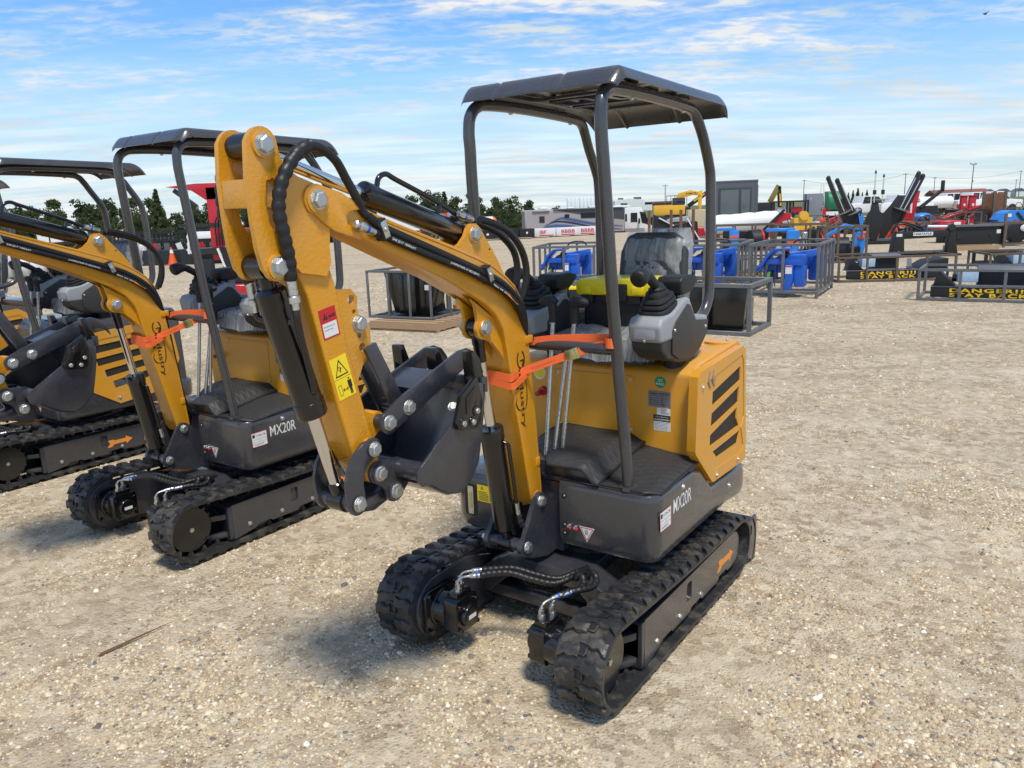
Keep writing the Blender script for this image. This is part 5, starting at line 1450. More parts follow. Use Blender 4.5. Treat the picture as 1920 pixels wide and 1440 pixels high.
def make_strap(loc, label, flip=0):
    root = empty('tie_down_strap', loc, EXC_YAW, label, 'strap', 'orange straps holding the booms back')
    by1 = YC + .064; by0 = YC - .064
    loop = [(.395, .255, 1.215), (.44, .10, 1.160), (.495, by1 + .001, 1.105), (.575, by1 + .003, 1.095), (.590, by1 - .004, 1.095), (.592, YC, 1.100), (.590, by0, 1.105), (.55, by0 - .006, 1.12), (.46, by0 - .006, 1.165), (.440, by0 + .01, 1.18), (.430, YC, 1.195), (.41, .05, 1.222), (.372, .262, 1.232)]
    ribbon(MB(), smooth_path(loop, 3), .030).build('front_webbing', orange, root)
    wrap = [(.405 + .0265 * math.cos(R(a)), .29 + .0265 * math.sin(R(a)), 1.222) for a in range(200, 560, 20)]
    ribbon(MB(), wrap, .036).build('post_wrap', orange, root)
    fold = [(.595, by0, 1.082), (.592, YC, 1.072), (.588, by1 + .004, 1.062), (.54, by1 + .006, 1.072), (.47, by1 + .005, 1.098)]
    ribbon(MB(), smooth_path(fold, 3), .026).build('folded_end', orange, root)
    bu = MB(); c = Vector((.430, .135, 1.172)); d = Vector((-.045, .155, .055)).normalized()
    n = d.cross(Vector((0, 0, 1))).normalized(); M = Matrix((d, n, d.cross(n))).transposed()
    bu.obox(c + n * .004, (.052, .010, .042), M); bu.obox(c + n * .012, (.030, .010, .036), M)
    b_ = bu.build('cam_buckle', brass, root, bevel=.003)
    st = MB()
    for a, b in ((loop[0], loop[1]), (loop[1], loop[2])):
        a = Vector(a); b = Vector(b); nn = (b - a).cross(Vector((0, 0, 1))).normalized()
        for i in range(14):
            p = a.lerp(b, (i + .1) / 14); q = a.lerp(b, (i + .65) / 14); st.bar(p + nn * .0016, q + nn * .0016, .0008, .0016)
    st.build('stitching', rust, root)
    return root
EX = [Vector((0.3709, 3.2739, 0)), Vector((-1.5882, 4.5827, 0)), Vector((-3.311, 5.835, 0)), Vector((-5.10, 7.05, 0))]
ex1 = make_excavator(EX[0], 'nearest yellow and charcoal mini excavator with raised boom and yellow toolbox on its seat')
ex2 = copy_tree(ex1); ex2.location = EX[1]
ex2['label'] = 'second yellow and charcoal mini excavator, just behind the nearest one, without toolbox'
ex3 = make_excavator(EX[2], 'third mini excavator from the front, dark flanked with hexagonal yellow side cover, at the left', 1)
ex4 = copy_tree(ex3); ex4.location = EX[3]
ex4['label'] = 'farthest mini excavator, only its yellow vented cover and post show at the left edge'
make_strap(EX[0], 'orange webbing strap tying the nearest excavator boom to its canopy post')
make_strap(EX[1], 'orange webbing strap on the second excavator, boom tied to its canopy post')
# toolbox lying on the nearest seat
tb = empty('toolbox', EX[0], EXC_YAW, 'black plastic toolbox with bright yellow lid on the nearest excavator seat', 'toolbox')
t = MB().box(-.33, -.14, -.145, .250, 1.185, 1.325).build('box_body', black_matt, tb, bevel=.012, seg=3)
MB().prism([(-.175, 1.325), (-.180, 1.378), (-.155, 1.398), (.265, 1.398), (.285, 1.378), (.280, 1.325)], -.35, -.125, 'x').build('lid', tool_yellow, tb, bevel=.012, seg=2)
for y in (-.12, -.04, .13, .215): MB().box(-.128, -.116, y - .028, y + .028, 1.332, 1.368).build('lid_rib', tool_yellow, tb, bevel=.006)
for y in (.045,): MB().box(-.132, -.112, y - .035, y + .035, 1.305, 1.378).build('latch', black_matt, tb, bevel=.005)
for y in (-.12, -.02, .11, .22): MB().box(-.143, -.124, y - .032, y + .032, 1.292, 1.325).build('corner_block', black_matt, tb, bevel=.005)

# ------------------------------------------------------------------ things in the yard behind
rnd = random.Random(7)
def T(name, label, cat, xy, rz=0.0, group=None, z=0.0):
    return empty(name, (xy[0], xy[1], z), R(rz), label, cat, group)
def part(root, name, m, bevel=0.0, **k):
    mb = MB()
    return mb
def P(root, name, m, *boxes, bevel=0.004):
    """one part made of one box each; several boxes give several parts of the same name"""
    for b in boxes: MB().box(*b).build(name, m, root, bevel=bevel, seg=1)
def frame(root, L, W, H, m, t=.045, nf=3, nb=2, ns=1, base=.0, feet=True):
    """open steel crate: rails and posts, each a part. x along the front, y to the back"""
    z0 = base + (.08 if feet else 0); z1 = base + H
    for z in (z0, z1 - t):
        P(root, 'rail', m, (0, L, 0, t, z, z + t), (0, L, W - t, W, z, z + t), (0, t, t, W - t, z, z + t), (L - t, L, t, W - t, z, z + t))
    xs = [0, L - t] + [L * (i + 1) / (nf + 1) - t / 2 for i in range(nf)]
    for x in xs: P(root, 'post', m, (x, x + t, 0.003, t - .003, z0 + t, z1 - t))
    xs = [0, L - t] + [L * (i + 1) / (nb + 1) - t / 2 for i in range(nb)]
    for x in xs: P(root, 'post', m, (x, x + t, W - t + .003, W - .003, z0 + t, z1 - t))
    for i in range(ns):
        y = W * (i + 1) / (ns + 1)
        for x in (0.003, L - t - .003): P(root, 'post', m, (x, x + t, y, y + t, z0 + t, z1 - t))
    if feet:
        for x in (0.0, L - t):
            for y in (0.0, W - t): P(root, 'foot', m, (x, x + t, y, y + t, base, z0))
def pallet(name, label, xy, rz, L=1.2, W=1.0, group='wooden pallets under crates'):
    r = T(name, label, 'pallet', xy, rz, group)
    n = 7
    for i in range(n):
        y = (W - .09) * i / (n - 1); MB().box(0, L, y, y + .09, .118, .138).build('deck_board', wood, r, bevel=.002, seg=1)
    for x in (0, L / 2 - .02, L - .04): MB().box(x, x + .04, 0, W, .022, .117).build('stringer', wood, r, bevel=.002, seg=1)
    for y in (0, W / 2 - .045, W - .09): MB().box(0, L, y, y + .09, 0, .021).build('bottom_board', wood, r, bevel=.002, seg=1)
    MB().box(0, L, -.016, -.001, .03, .117).build('front_board', wood, r, bevel=.002, seg=1)
    return r

# --- crate with a black bucket on a pallet, seen between arm and boom of the nearest excavator
a0 = (-2.16, 12.17); 
pallet('pallet', 'wooden pallet under the crate seen below the nearest excavator boom', (-2.15, 11.83), -28, 1.22, 1.12)
r = T('crate', 'grey steel tube crate with black bucket attachment, seen below the nearest excavator boom', 'crate', (-2.23, 12.19), -28, 'steel tube crates', .14)
frame(r, 1.20, 1.10, .74, steel_grey, .035, 2, 2, 1, 0, False)
MB().box(.02, 1.18, .02, 1.08, .005, .012).build('floor_sheet', black_matt, r)
r2 = T('attachment_bucket', 'black bolted bucket attachment standing inside the crate below the nearest boom', 'attachment', (-2.23, 12.19), -28, None, .14)
MB().prism([(.14, .70), (.32, .06), (.98, .06), (1.10, .70)], .28, .34, 'y').build('back_plate', black, r2, bevel=.006)
MB().prism([(.28, .04), (.95, .04), (.90, .35), (.30, .35)], .34, .80, 'y').build('shell', black, r2, bevel=.01)
MB().box(.46, .78, .20, .28, .05, .66).build('mount_plate', black, r2, bevel=.008)
for x in (.50, .74):
    for z in (.10, .35, .61): MB().cyl((x, .195, z), (x, .20, z), .012, n=10).build('bolt', black_matt, r2)
MB().prism([(.92, .05), (1.06, .66), (1.11, .66), (1.0, .05)], .30, .62, 'y').build('side_plate', black, r2, bevel=.005)
MB().box(.92, 1.0, .26, .262, .42, .50).build('paper_tag', white_print, r2)
r3 = T('pump_unit', 'small yellow upright frame with white paper inside the crate below the boom', 'pump', (-0.93, 12.72), -28, None, .15)
MB().box(0, .07, 0, .16, 0, .46).build('frame', yellow, r3, bevel=.006); MB().box(-.055, .0, -.01, -.008, .22, .44).build('paper', white_print, r3); MB().box(.005, .06, -.003, 0, .08, .18).build('label', white_print, r3)

# --- low rack behind the nearest operator seat
r = T('crate', 'long low grey steel crate behind the nearest excavator, left of its seat', 'crate', (-0.46, 13.28), -6, 'steel tube crates')
frame(r, 2.1, 1.2, .52, steel_grey, .05, 3, 2, 1)
q = T('flat_attachment', 'flat black attachment lying in the low crate left of the seat', 'attachment', (-0.37, 13.47), -6, None, .09)
MB().box(.1, 1.95, .2, .9, 0, .30).build('body', black_matt, q, bevel=.02); MB().box(.2, 1.7, .10, .18, .05, .2).build('lip', black, q, bevel=.01)
q = T('tool_case', 'small black case with yellow lid in the low crate left of the seat', 'case', (1.02, 13.08), -6, None, .10)
MB().box(0, .35, 0, .25, 0, .27).build('case_body', black_matt, q, bevel=.02); MB().box(-.01, .36, -.01, .26, .272, .33).build('lid', tool_yellow, q, bevel=.02)
# --- crate right of the nearest console
r = T('crate', 'grey steel tube crate right behind the nearest excavator console', 'crate', (2.07, 10.63), -33, 'steel tube crates')
frame(r, 1.25, 1.05, .68, steel_grey, .055, 1, 1, 0, 0, False)
q = T('attachment_bucket', 'black bucket attachment inside the crate right behind the nearest console', 'attachment', (2.10, 10.67), -33, None, .06)
MB().prism([(.1, 0), (1.1, 0), (1.14, .55), (.06, .55)], .12, .2, 'y').build('back_plate', black, q, bevel=.01); MB().prism([(.15, 0), (1.05, 0), (1.05, .35), (.15, .35)], .2, .8, 'y').build('shell', black, q, bevel=.02)
q = T('drill_case', 'black and yellow capped tube leaning in the crate beside the nearest console', 'case', (3.16, 11.19), -33, None, .05)
MB().cyl((0, 0, 0), (.05, .03, .34), .035, .045).build('tube', black_matt, q); MB().cyl((.05, .03, .342), (.056, .034, .39), .05, .045).build('cap', tool_yellow, q)

# --- blue wheeled attachments in crates
def blue_machine(label, xy, rz, z=.13, wheel=True):
    r = T('blue_attachment', label, 'attachment', xy, rz, 'blue brush cutter attachments', z)
    MB().prism([(.28, .30), (.34, .50), (.52, .62), (.95, .62), (.90, .30)], .25, 1.45, 'y').build('deck', blue, r, bevel=.02)
    MB().prism([(.16, .32), (.20, .31), (.34, .58), (.46, .70), (.70, .72), (.70, .75), (.44, .745), (.30, .62)], .02, .60, 'y').build('guard', blue, r, bevel=.006)
    MB().bar((.30, .12, .52), (.95, .12, .50), .10, .10).build('cross_beam', blue, r, bevel=.008)
    MB().bar((.62, .40, .58), (1.10, .95, .64), .09, .12).build('arm', blue, r, bevel=.01)
    MB().prism([(.62, .00), (.76, .00), (.80, .24), (.79, .46), (.66, .46), (.66, .16)], .02, .20, 'y').build('chute', blue, r, bevel=.006)
    MB().box(.80, .98, .10, .42, .06, .42).build('side_box', blue, r, bevel=.012)
    MB().box(.667, .778, .014, .0185, .30, .45).build('white_label', white_print, r); MB().box(.667, .778, .010, .0135, .425, .445).build('red_band', red_print, r)
    MB().prism(rrect(.90, 1.12, .10, .60, .05), 1.0, 1.5, 'y').build('rear_box', blue, r, bevel=.01)
    MB().bar((.16, .05, .40), (.22, .05, .44), .2, .03).build('flap', blue, r, bevel=.004)
    for x in (.27, .46): MB().bar((x, .16, .06), (x, .20, .46), .02).build('wheel_fork', blue, r)
    w = MB(); w.lathe((.325, .18, .17), (.415, .18, .17), [(0, .06), (.004, .14), (.02, .17), (.07, .17), (.086, .14), (.09, .06)], 26); w.build('wheel', tyre, r)
    g = MB(); g.lathe((.345, .18, .17), (.395, .18, .17), [(0, .171), (.05, .171)], 26); g.build('green_wrap', mat('green_wrap', (.05, .22, .06), .4), r)
    MB().sphere((.62, .30, .62), .07).build('engine', black_matt, r); MB().box(.60, .68, .22, .30, .68, .72).build('red_cap', red, r)
    MB().ring(smooth_path([(.6, .5, .66), (.75, .5, .86), (1.0, .55, .88), (1.1, .6, .78)], 6), .015, 8).build('hose', hose_rubber, r)
    return r
r = T('crate', 'grey steel tube crate with blue wheeled machine, right of the excavators', 'crate', (4.40, 14.32), -30, 'steel tube crates')
frame(r, 1.24, 1.9, .97, steel_grey, .05, 1, 1, 3)
blue_machine('blue wheeled cutter attachment with white label in the crate right of the excavators', (4.40, 14.32), -30)
r = T('crate', 'grey steel tube crate with blue machine, seen left of the nearest seat back', 'crate', (0.53, 16.77), -14, 'steel tube crates')
frame(r, 1.35, 1.9, .95, steel_grey, .05, 1, 1, 2)
blue_machine('blue wheeled cutter attachment with white label, seen left of the nearest seat back', (0.53, 16.77), -14)
r = T('crate', 'grey steel tube crate with blue machine, partly behind the nearest right canopy post', 'crate', (3.21, 15.50), -25, 'steel tube crates')
frame(r, 1.35, 1.9, .95, steel_grey, .05, 1, 1, 3)
blue_machine('blue cutter attachment in the crate between seat back and right canopy post', (3.21, 15.50), -25)

# --- DANGER!!! STAY BACK snow-pusher like attachments in long crates
danger_yellow = mat('danger_yellow', (.85, .55, .01), .5, var=.08)
def danger(label_c, label_a, xy, rz, L, m):
    r = T('crate', label_c, 'crate', xy, rz, 'long low steel crates')
    frame(r, L, 1.15, .53, m, .045, 3, 2, 0, 0, False)
    q = T('brush_cutter', label_a, 'attachment', xy, rz, 'black danger lettered attachments')
    MB().box(.20, L - .12, .07, .12, .055, .225).build('front_plate', black_matt, q, bevel=.004)
    MB().prism([(.06, .225), (.40, .225), (.40, .24), (.12, .24)], .20, L - .12, 'x').build('front_shelf', steel_grey, q)
    MB().prism([(.12, .228), (.34, .228), (.55, .47), (.50, .48)], .26, .30, 'x').build('gusset', black_matt, q)
    MB().prism([(.22, .23), (.56, .23), (.30, .50)], .12, .40, 'y').build('left_wing', black_matt, q, bevel=.004)
    MB().prism([(L - .75, .23), (L - .12, .23), (L - .12, .44), (L - .45, .40)], .14, .75, 'y').build('right_wing', black_matt, q, bevel=.004)
    MB().box(.85, L - .95, .55, .80, .10, .46).build('drum_box', black_matt, q, bevel=.01)
    MB().prism([(.48, .462), (.86, .462), (.80, .53), (.56, .53)], .84, L - .94, 'x').build('top_cover', grey_panel, q, bevel=.004)
    MB().bar((L - .90, .10, .25), (L - .72, .62, .40), .09, .05).build('arm', steel_grey, q)
    MB().prism(circ(.52, .34, .07, 14), .48, .75, 'x').build('motor', black, q); b = MB(); b.obox((.70, .45, .38), (.30, .20, .20), Matrix.Rotation(R(12), 3, 'Z')); b.build('wrapped_motor', blue_wrap, q, bevel=.02)
    t = MB(); w = min(1.10, L - .8)
    put_text(t, 'DANGER!!!', (.48, .0688, .145), (1, 0, 0), (0, 0, 1), .060, w, .030, sp=1.18)
    put_text(t, 'STAY BACK', (.48, .0688, .068), (1, 0, 0), (0, 0, 1), .060, w, .030, sp=1.18)
    t.build('danger_lettering', danger_yellow, q)
    MB().box(L - .28, L - .18, .064, .069, .10, .19).build('paper_label', white_print, q)
blue_wrap = mat('pale_blue_wrap', (.38, .52, .66), .35, var=.3, vscale=8)
danger('long grey steel crate at the right edge, nearest of the danger lettered ones', 'black attachment lettered DANGER STAY BACK in yellow, nearest at the right edge', (6.86, 13.01), -33, 2.5, steel_grey)
danger('rust brown long crate behind the crate with the blue wheeled machine', 'black attachment lettered DANGER STAY BACK in the brown crate at mid right', (6.91, 16.30), -7, 2.35, steel_brown)
danger('brown long crate seen between right canopy post and blue machine crate', 'black attachment lettered DANGER STAY BACK, half hidden left of the blue machine crate', (4.08, 17.16), -8, 2.1, steel_brown)
danger('brown long crate at the right edge, behind the nearest danger lettered crate', 'black attachment in the brown crate at the right edge, behind the nearest danger lettering', (9.82, 15.88), -10, 2.3, steel_brown)

# --- tree spade: black blades standing on a low frame
ts = T('tree_spade', 'big black tree spade with upright blades and chrome cylinders at right', 'tree spade', (13.91, 29.84), -4); ts.scale = (.80, .80, .82)
def blade_tower(root, base, lean_x, h, pair):
    bx, by = base
    for k in range(pair):
        o = k * (.42 if lean_x < 0 else .20); t0 = Vector((bx + o, by, .9)); t1 = Vector((bx + o + lean_x, by - .1, h - .12 * k))
        MB().bar(t0, t1, .14, .26, up=(0, 1, 0)).build('mast', black_matt, root, bevel=.02)
        MB().sphere(tuple(t1), .13, .85, .6, 1).build('mast_head', black_matt, root)
        n = Vector((.8, -.9, 0)) if lean_x < 0 else Vector((-.8, -.9, 0))
        MB().cyl(t0.lerp(t1, .30) + n * .16, t0.lerp(t1, .92) + n * .10, .035).build('chrome_cylinder', chrome, root)
        c = t0.lerp(t1, .28) + n * .16; d = (t1 - t0).normalized()
        MB().cyl(c, c + d * .02, .33, n=28).build('guide_disc', zinc, root)
    pts = [(-.34, .0), (.34, .0), (.44, .35), (.30, 1.15), (.20, 1.3), (-.20, 1.3), (-.30, 1.15), (-.44, .35)]
    s = MB().prism([(-.06, -.9), (.10, -.9), (.36, .35), (.26, .75), (.14, 1.3), (-.14, 1.3), (-.26, .75), (-.40, .35)], -.03, .03, 'y')
    s.xf(Matrix.Translation((bx - lean_x * .35, by - .12, .95)) @ Matrix.Rotation(math.atan2(lean_x, h - .9), 4, 'Y'))
    s.build('blade', black_matt, root, bevel=.01)
blade_tower(ts, (-1.10, .6), -.95, 3.05, 2)
blade_tower(ts, (1.05, .3), .92, 3.1, 2)
m_ = MB().prism([(-.08, .06), (.10, .06), (.42, .95), (.44, 1.15), (.34, 1.38), (.20, 1.52), (.12, 1.88), (-.16, 1.90), (-.22, 1.55), (-.36, 1.35), (-.42, 1.1), (-.38, .9)], -.08, -.02, 'y'); m_.build('front_blade', black_matt, ts, bevel=.015)
MB().prism([(.30, .45), (.44, .95), (.46, 1.15), (.36, 1.4), (.24, 1.5), (.15, 1.9), (.05, 1.9), (.05, .45)], .25, .30, 'y').build('rear_blade', black_matt, ts, bevel=.01)
for x, h in ((-.02, 3.18), (.36, 3.0)):
    MB().cyl((x, .1, 1.8), (x, .1, h), .030, n=12).build('chrome_cylinder', chrome, ts); MB().cyl((x, .1, h), (x, .1, h + .14), .05, .03, 12).build('cylinder_eye', black_matt, ts)
    MB().box(x - .06, x + .06, .04, .16, 2.25, 2.45).build('cylinder_clamp', black_matt, ts)
    MB().cyl((x, .1, 2.0), (x, .1, 2.02), .28, n=24).build('guide_disc', zinc, ts)
P(ts, 'base_rail', black_matt, (-1.0, 1.4, -.15, .0, .03, .15), (-1.0, 1.4, .9, 1.05, .03, .15)); P(ts, 'base_plate', grey_panel, (-.6, 1.2, .0, .9, .1, .25))
MB().ring(smooth_path([(-1.0, .4, 1.35), (-.75, .3, 1.65), (-.5, .3, 1.6), (-.55, .3, 1.3)], 6), .025, 8).build('hose', hose_rubber, ts)

# --- black folded attachment with a white name plate
q = T('boom_attachment', 'black folded boom attachment with white name plate in front of the tree spade', 'attachment', (11.10, 22.55), -6)
MB().bar((.15, .2, .62), (1.62, .2, .66), .20, .20).build('main_beam', black_matt, q, bevel=.02); MB().prism([(1.55, .05), (1.85, .05), (1.75, .55), (1.72, .82), (1.55, .82)], .1, .3, 'y').build('end_bracket', black_matt, q, bevel=.01)
MB().prism([(.02, 0), (.36, 0), (.32, .70), (.10, .75)], .05, .4, 'y').build('foot_bracket', black_matt, q, bevel=.01); MB().cyl((1.62, .08, .82), (1.62, .32, .82), .10).build('pivot', black, q)
MB().cyl((1.0, .2, .86), (1.55, .2, .84), .04).build('white_cylinder', white_paint, q); MB().box(.58, 1.12, .092, .099, .61, .71).build('name_plate', white_print, q)
t = MB(); put_text(t, 'HARTATLR', (.61, .0905, .635), (1, 0, 0), (0, 0, 1), .05, .48, .03); t.build('name_lettering', black_print, q)
MB().box(.10, .26, .04, .048, .60, .68).build('white_tag', white_print, q); MB().cyl((.2, .045, .12), (.2, .05, .12), .055).build('round_label', white_print, q)
P(q, 'sheet', black_matt, (.4, 1.9, .5, 1.2, .06, .12), (-.6, 2.1, .4, 1.3, .0, .05), bevel=.01)
MB().ring(smooth_path([(.0, .2, .7), (.2, .2, .95), (.5, .2, .9), (.8, .2, .75)], 6), .03, 8).build('hose', hose_rubber, q)
MB().ring(smooth_path([(.05, .3, .8), (.3, .3, 1.0), (.9, .35, .85), (1.3, .3, .95)], 6), .025, 8).build('hose', hose_rubber, q)

# --- upright black plate in a crate on timber, right
q = T('attachment_plate', 'upright black quick attach plate in a crate on timber at right', 'attachment', (14.08, 24.78), -8)
MB().box(.0, 1.52, .1, .16, .17, .72).build('plate', black_matt, q, bevel=.01); MB().box(-.04, 1.56, .04, .20, .72, .80).build('top_rail', steel_grey, q, bevel=.01)
P(q, 'post', steel_brown, (-.06, .02, .0, .08, .0, .82), (1.50, 1.58, .0, .08, .15, .82)); P(q, 'timber', wood, (.0, 1.4, -.02, .18, .0, .14), (.0, 1.4, .5, .7, .0, .14))
P(q, 'slot', black, (.15, .32, .085, .099, .35, .55), (1.12, 1.22, .085, .099, .38, .50), bevel=.002); P(q, 'paper_label', white_print, (1.32, 1.44, .09, .099, .50, .62), bevel=0)
q = T('crate', 'brown steel crate with black round housing at the right edge', 'crate', (16.11, 25.43), -10, 'steel tube crates')
frame(q, 1.5, 1.0, .80, steel_brown, .06, 1, 1, 0)
q = T('attachment_housing', 'black housing with white patch inside the crate at the right edge', 'attachment', (16.56, 25.86), -10, None, .1)
MB().prism(circ(.35, .32, .30, 20), .2, .7, 'y').build('housing', black_matt, q, bevel=.01); MB().sphere((.55, .18, .48), .12, 1.4, .3, 1).build('white_cap', white_paint, q)
q = T('attachment_rails', 'black low steel frame lying at the right edge behind the danger lettered crates', 'attachment', (11.68, 19.08), -10)
frame(q, 2.0, .8, .34, black_matt, .07, 2, 2, 0, 0, False)

# --- further rows of crates and attachments
def lump_crate(label, xy, rz, L, W, H, m, alabel, parts):
    r = T('crate', label, 'crate', xy, rz, 'brown steel crates in the far rows')
    frame(r, L, W, H, m, .06, 2, 2, 0, 0, False)
    q = T('attachment', alabel, 'attachment', xy, rz, None, .07)
    for i, (nm, mm, b) in enumerate(parts): MB().box(*b).build(nm, mm, q, bevel=.03, seg=1)
    return q
q = lump_crate('brown steel crate just right of the right canopy post, behind the blue machines', (7.59, 28.66), -12, 2.1, 1.2, .95, steel_brown, 'stacked black rollers in the brown crate right of the canopy post', [('roller', black_matt, (.2, 1.9, .2, .6, .0, .35)), ('roller', black_matt, (.3, 1.9, .25, .65, .37, .65))])
q = T('blue_drive', 'light blue drive head with orange band beside the brown crate right of the post', 'attachment', (7.00, 25.63), -12, None)
MB().prism(rrect(.25, .55, .25, .85, .08), .0, .18, 'y').build('head', blue_light, q, bevel=.02); MB().box(-.3, .42, .05, .15, .84, .93).build('arm', blue_light, q, bevel=.01); MB().box(.26, .54, -.008, -.001, .60, .68).build('orange_band', orange_paint, q)
q = T('auger_drum', 'dark drum with red rim at the end of the brown crate', 'drum', (8.63, 27.93), -20)
MB().cyl((0, 0, .40), (.3, .15, .40), .36, n=26).build('drum', black_matt, q); MB().cyl((.3, .15, .40), (.36, .18, .40), .38, n=26).build('red_rim', red, q)
q = T('tarp_roll', 'long white wrapped roll in front of the grey container', 'roll', (10.35, 40.19), 12)
m_ = MB()
pth = [(i * .28, .06 * math.sin(i * .9), .62 + .012 * i) for i in range(14)]
m_.ring(pth, [.50 + .05 * mnoise.noise(Vector((i * .6, 0, 4))) for i in range(14)], 22); m_.build('wrapped_roll', white_tarp, q)
MB().sphere((4.25, .2, .75), .35, 1.5, 1, .9).build('loose_wrap', white_tarp, q)
P(q, 'bearer', wood, (.4, .55, -.4, .4, .0, .14), (2.6, 2.75, -.4, .4, .0, .14))

# grey container office
q = T('container_office', 'dark grey container office with glass doors at centre right', 'container', (12.31, 48.89), -17)
c = q
MB().box(0, 3.05, 0, .06, .0, 2.95).build('front_wall', grey_panel, c); MB().box(2.99, 3.05, .06, 4.5, 0, 2.95).build('side_wall', grey_panel, c); MB().box(0, .06, .06, 4.5, 0, 2.95).build('side_wall', grey_panel, c); MB().box(0.06, 2.99, 4.44, 4.5, 0, 2.95).build('back_wall', grey_panel, c)
MB().box(-.02, 3.07, -.02, 4.52, 2.95, 3.06).build('roof', grey_panel, c, bevel=.02)
for i in range(6): MB().box(3.05, 3.085, .25 + i * .72, .85 + i * .72, .1, 2.75).build('wall_panel', grey_panel, c, bevel=.01)
pane_m = mat('office_glass', (.09, .115, .12), .05, var=.15, vscale=1.0, spec=.9)
w = MB().box(.78, 2.70, -.05, -.001, .25, 2.62).build('door_frame', mat('dark_frame', (.045, .05, .058), .4), c, bevel=.01)
MB().box(.90, 1.95, -.062, -.051, .35, 2.50).build('pane', pane_m, w); MB().box(2.10, 2.60, -.062, -.051, .35, 2.50).build('pane', pane_m, w)
for x in (.0, 2.95): MB().box(x, x + .1, -.03, -.001, 0, 2.94).build('corner_post', grey_panel, c)
q = T('cabinet', 'tall light grey steel cabinet standing in the far yard', 'cabinet', (19.80, 52.20), -6)
MB().box(0, 1.05, 0, .7, 0, 2.15).build('cabinet_body', mat('cabinet_grey', (.20, .22, .24), .5), q, bevel=.02); MB().box(.25, .31, -.01, -.001, 1.8, 1.88).build('badge', white_print, q); MB().box(.95, .98, -.03, -.001, 1.0, 1.2).build('handle', black_matt, q)

# construction machines far behind
q = T('excavator', 'yellow excavator with folded boom left of the grey container', 'excavator', (12.80, 69.55), -8)
MB().box(.2, 2.9, .4, 2.4, .9, 1.75).build('house', mach_yellow, q, bevel=.08); MB().box(.0, 3.2, .2, .8, .0, .8).build('track', black_matt, q, bevel=.2); MB().box(.0, 3.2, 2.0, 2.6, .0, .8).build('track', black_matt, q, bevel=.2); MB().box(1.8, 2.9, .4, 1.2, 1.75, 2.35).build('cab', glass_dark, q, bevel=.05)
MB().prism([(1.6, 1.6), (1.9, 1.5), (2.8, 2.35), (3.6, 2.55), (4.3, 2.45), (4.3, 2.75), (3.4, 3.0), (2.4, 2.75)], 1.1, 1.5, 'y').build('boom', mach_yellow, q, bevel=.03)
MB().prism([(4.05, 2.85), (4.45, 2.95), (4.35, .75), (4.15, .75)], 1.15, 1.45, 'y').build('stick', mach_yellow, q, bevel=.03); MB().prism([(3.4, .35), (4.3, .3), (4.4, .8), (3.7, .9)], .9, 1.7, 'y').build('bucket', rust, q, bevel=.05)
t = MB(); put_text(t, 'KOMATSU', (3.0, 1.095, 2.62), (1, 0, 0), (0, 0, 1), .16, 1.0, .03); t.build('boom_lettering', black_print, q)
q = T('loader_boom', 'black boom with yellow marking rising left of the grey container', 'excavator', (17.72, 77.04), -8)
MB().bar((.0, 0, 1.6), (2.3, .0, 3.2), .35, .40).build('boom', black_matt, q, bevel=.04); MB().bar((.5, -.19, 2.05), (1.5, -.19, 2.72), .02, .16).build('yellow_marking', mach_yellow, q); MB().box(-2.2, .2, -.4, 1.2, .5, 1.5).build('house', black_matt, q, bevel=.1)
for i in range(6): MB().box(-2.1 + i * .38, -2.05 + i * .38, -.4, -.35, 1.5, 2.6).build('guard_bar', black_matt, q)
MB().box(-2.15, .0, -.41, -.34, 2.6, 2.66).build('guard_rail', black_matt, q); MB().box(-2.2, .4, -.5, 1.3, 0, .5).build('track', black_matt, q, bevel=.1)
q = T('excavator', 'black and yellow excavator arm standing right of the grey container', 'excavator', (19.87, 60.00, 0.72), 0)
MB().bar((.1, 0, 1.7), (.75, 0, 2.9), .25, .35).build('boom', mat('boom_dark_yellow', (.22, .16, .02), .5), q, bevel=.03); MB().bar((.75, 0, 2.85), (.95, 0, .7), .25, .26).build('stick', black_matt, q, bevel=.03); MB().box(-1.6, .4, -.4, 1.4, .5, 1.7).build('house', black_matt, q, bevel=.1); MB().box(-1.7, .6, -.5, 1.5, 0, .5).build('track', black_matt, q, bevel=.1); MB().bar((.80, -.14, 2.3), (.90, -.14, 1.4), .02, .12).build('yellow_marking', mach_yellow, q)

# motorhomes, tanks and buildings
rv_grey = mat('motorhome_grey', (.34, .31, .31), .35, var=.05); rv_navy = mat('motorhome_navy', (.02, .03, .07), .3, var=.1); rv_blue = mat('motorhome_blue', (.06, .11, .24), .3, var=.1)
q = T('motorhome', 'long grey and navy striped motorhome behind the white wrapped lumber', 'motorhome', (1.76, 74.00, -0.09), 6, None, -1.6)
P(q, 'body', rv_grey, (0, 9.6, 0, 2.5, .75, 3.35), bevel=.12); P(q, 'skirt', rv_navy, (.02, 9.6, -.02, 2.4, .35, 1.15), bevel=.04)
MB().prism([(2.6, 3.3), (9.5, 3.3), (9.5, 2.2), (6.5, 2.6)], -.03, -.012, 'y').build('dark_panel', mat('rv_dark', (.06, .062, .075), .3), q)
for k, (zz, mm, w) in enumerate(((1.35, rv_blue, .30), (1.75, rv_navy, .14), (2.05, rv_blue, .22))):
    pts = smooth_path([(1.2 + k * .6, -.02 - .006 * k, zz + .1), (2.4 + k * .5, -.02 - .006 * k, zz + .45), (4.2, -.02 - .006 * k, zz + .35), (6.6, -.02 - .006 * k, zz - .15), (9.3, -.02 - .006 * k, zz - .45)], 8)
    s = MB()
    for i, (a, b) in enumerate(zip(pts, pts[1:])): s.bar(a, b, .004, w * math.sin(math.pi * (i + 1) / (len(pts) + 1)) + .02)
    s.build('swoosh', mm, q)
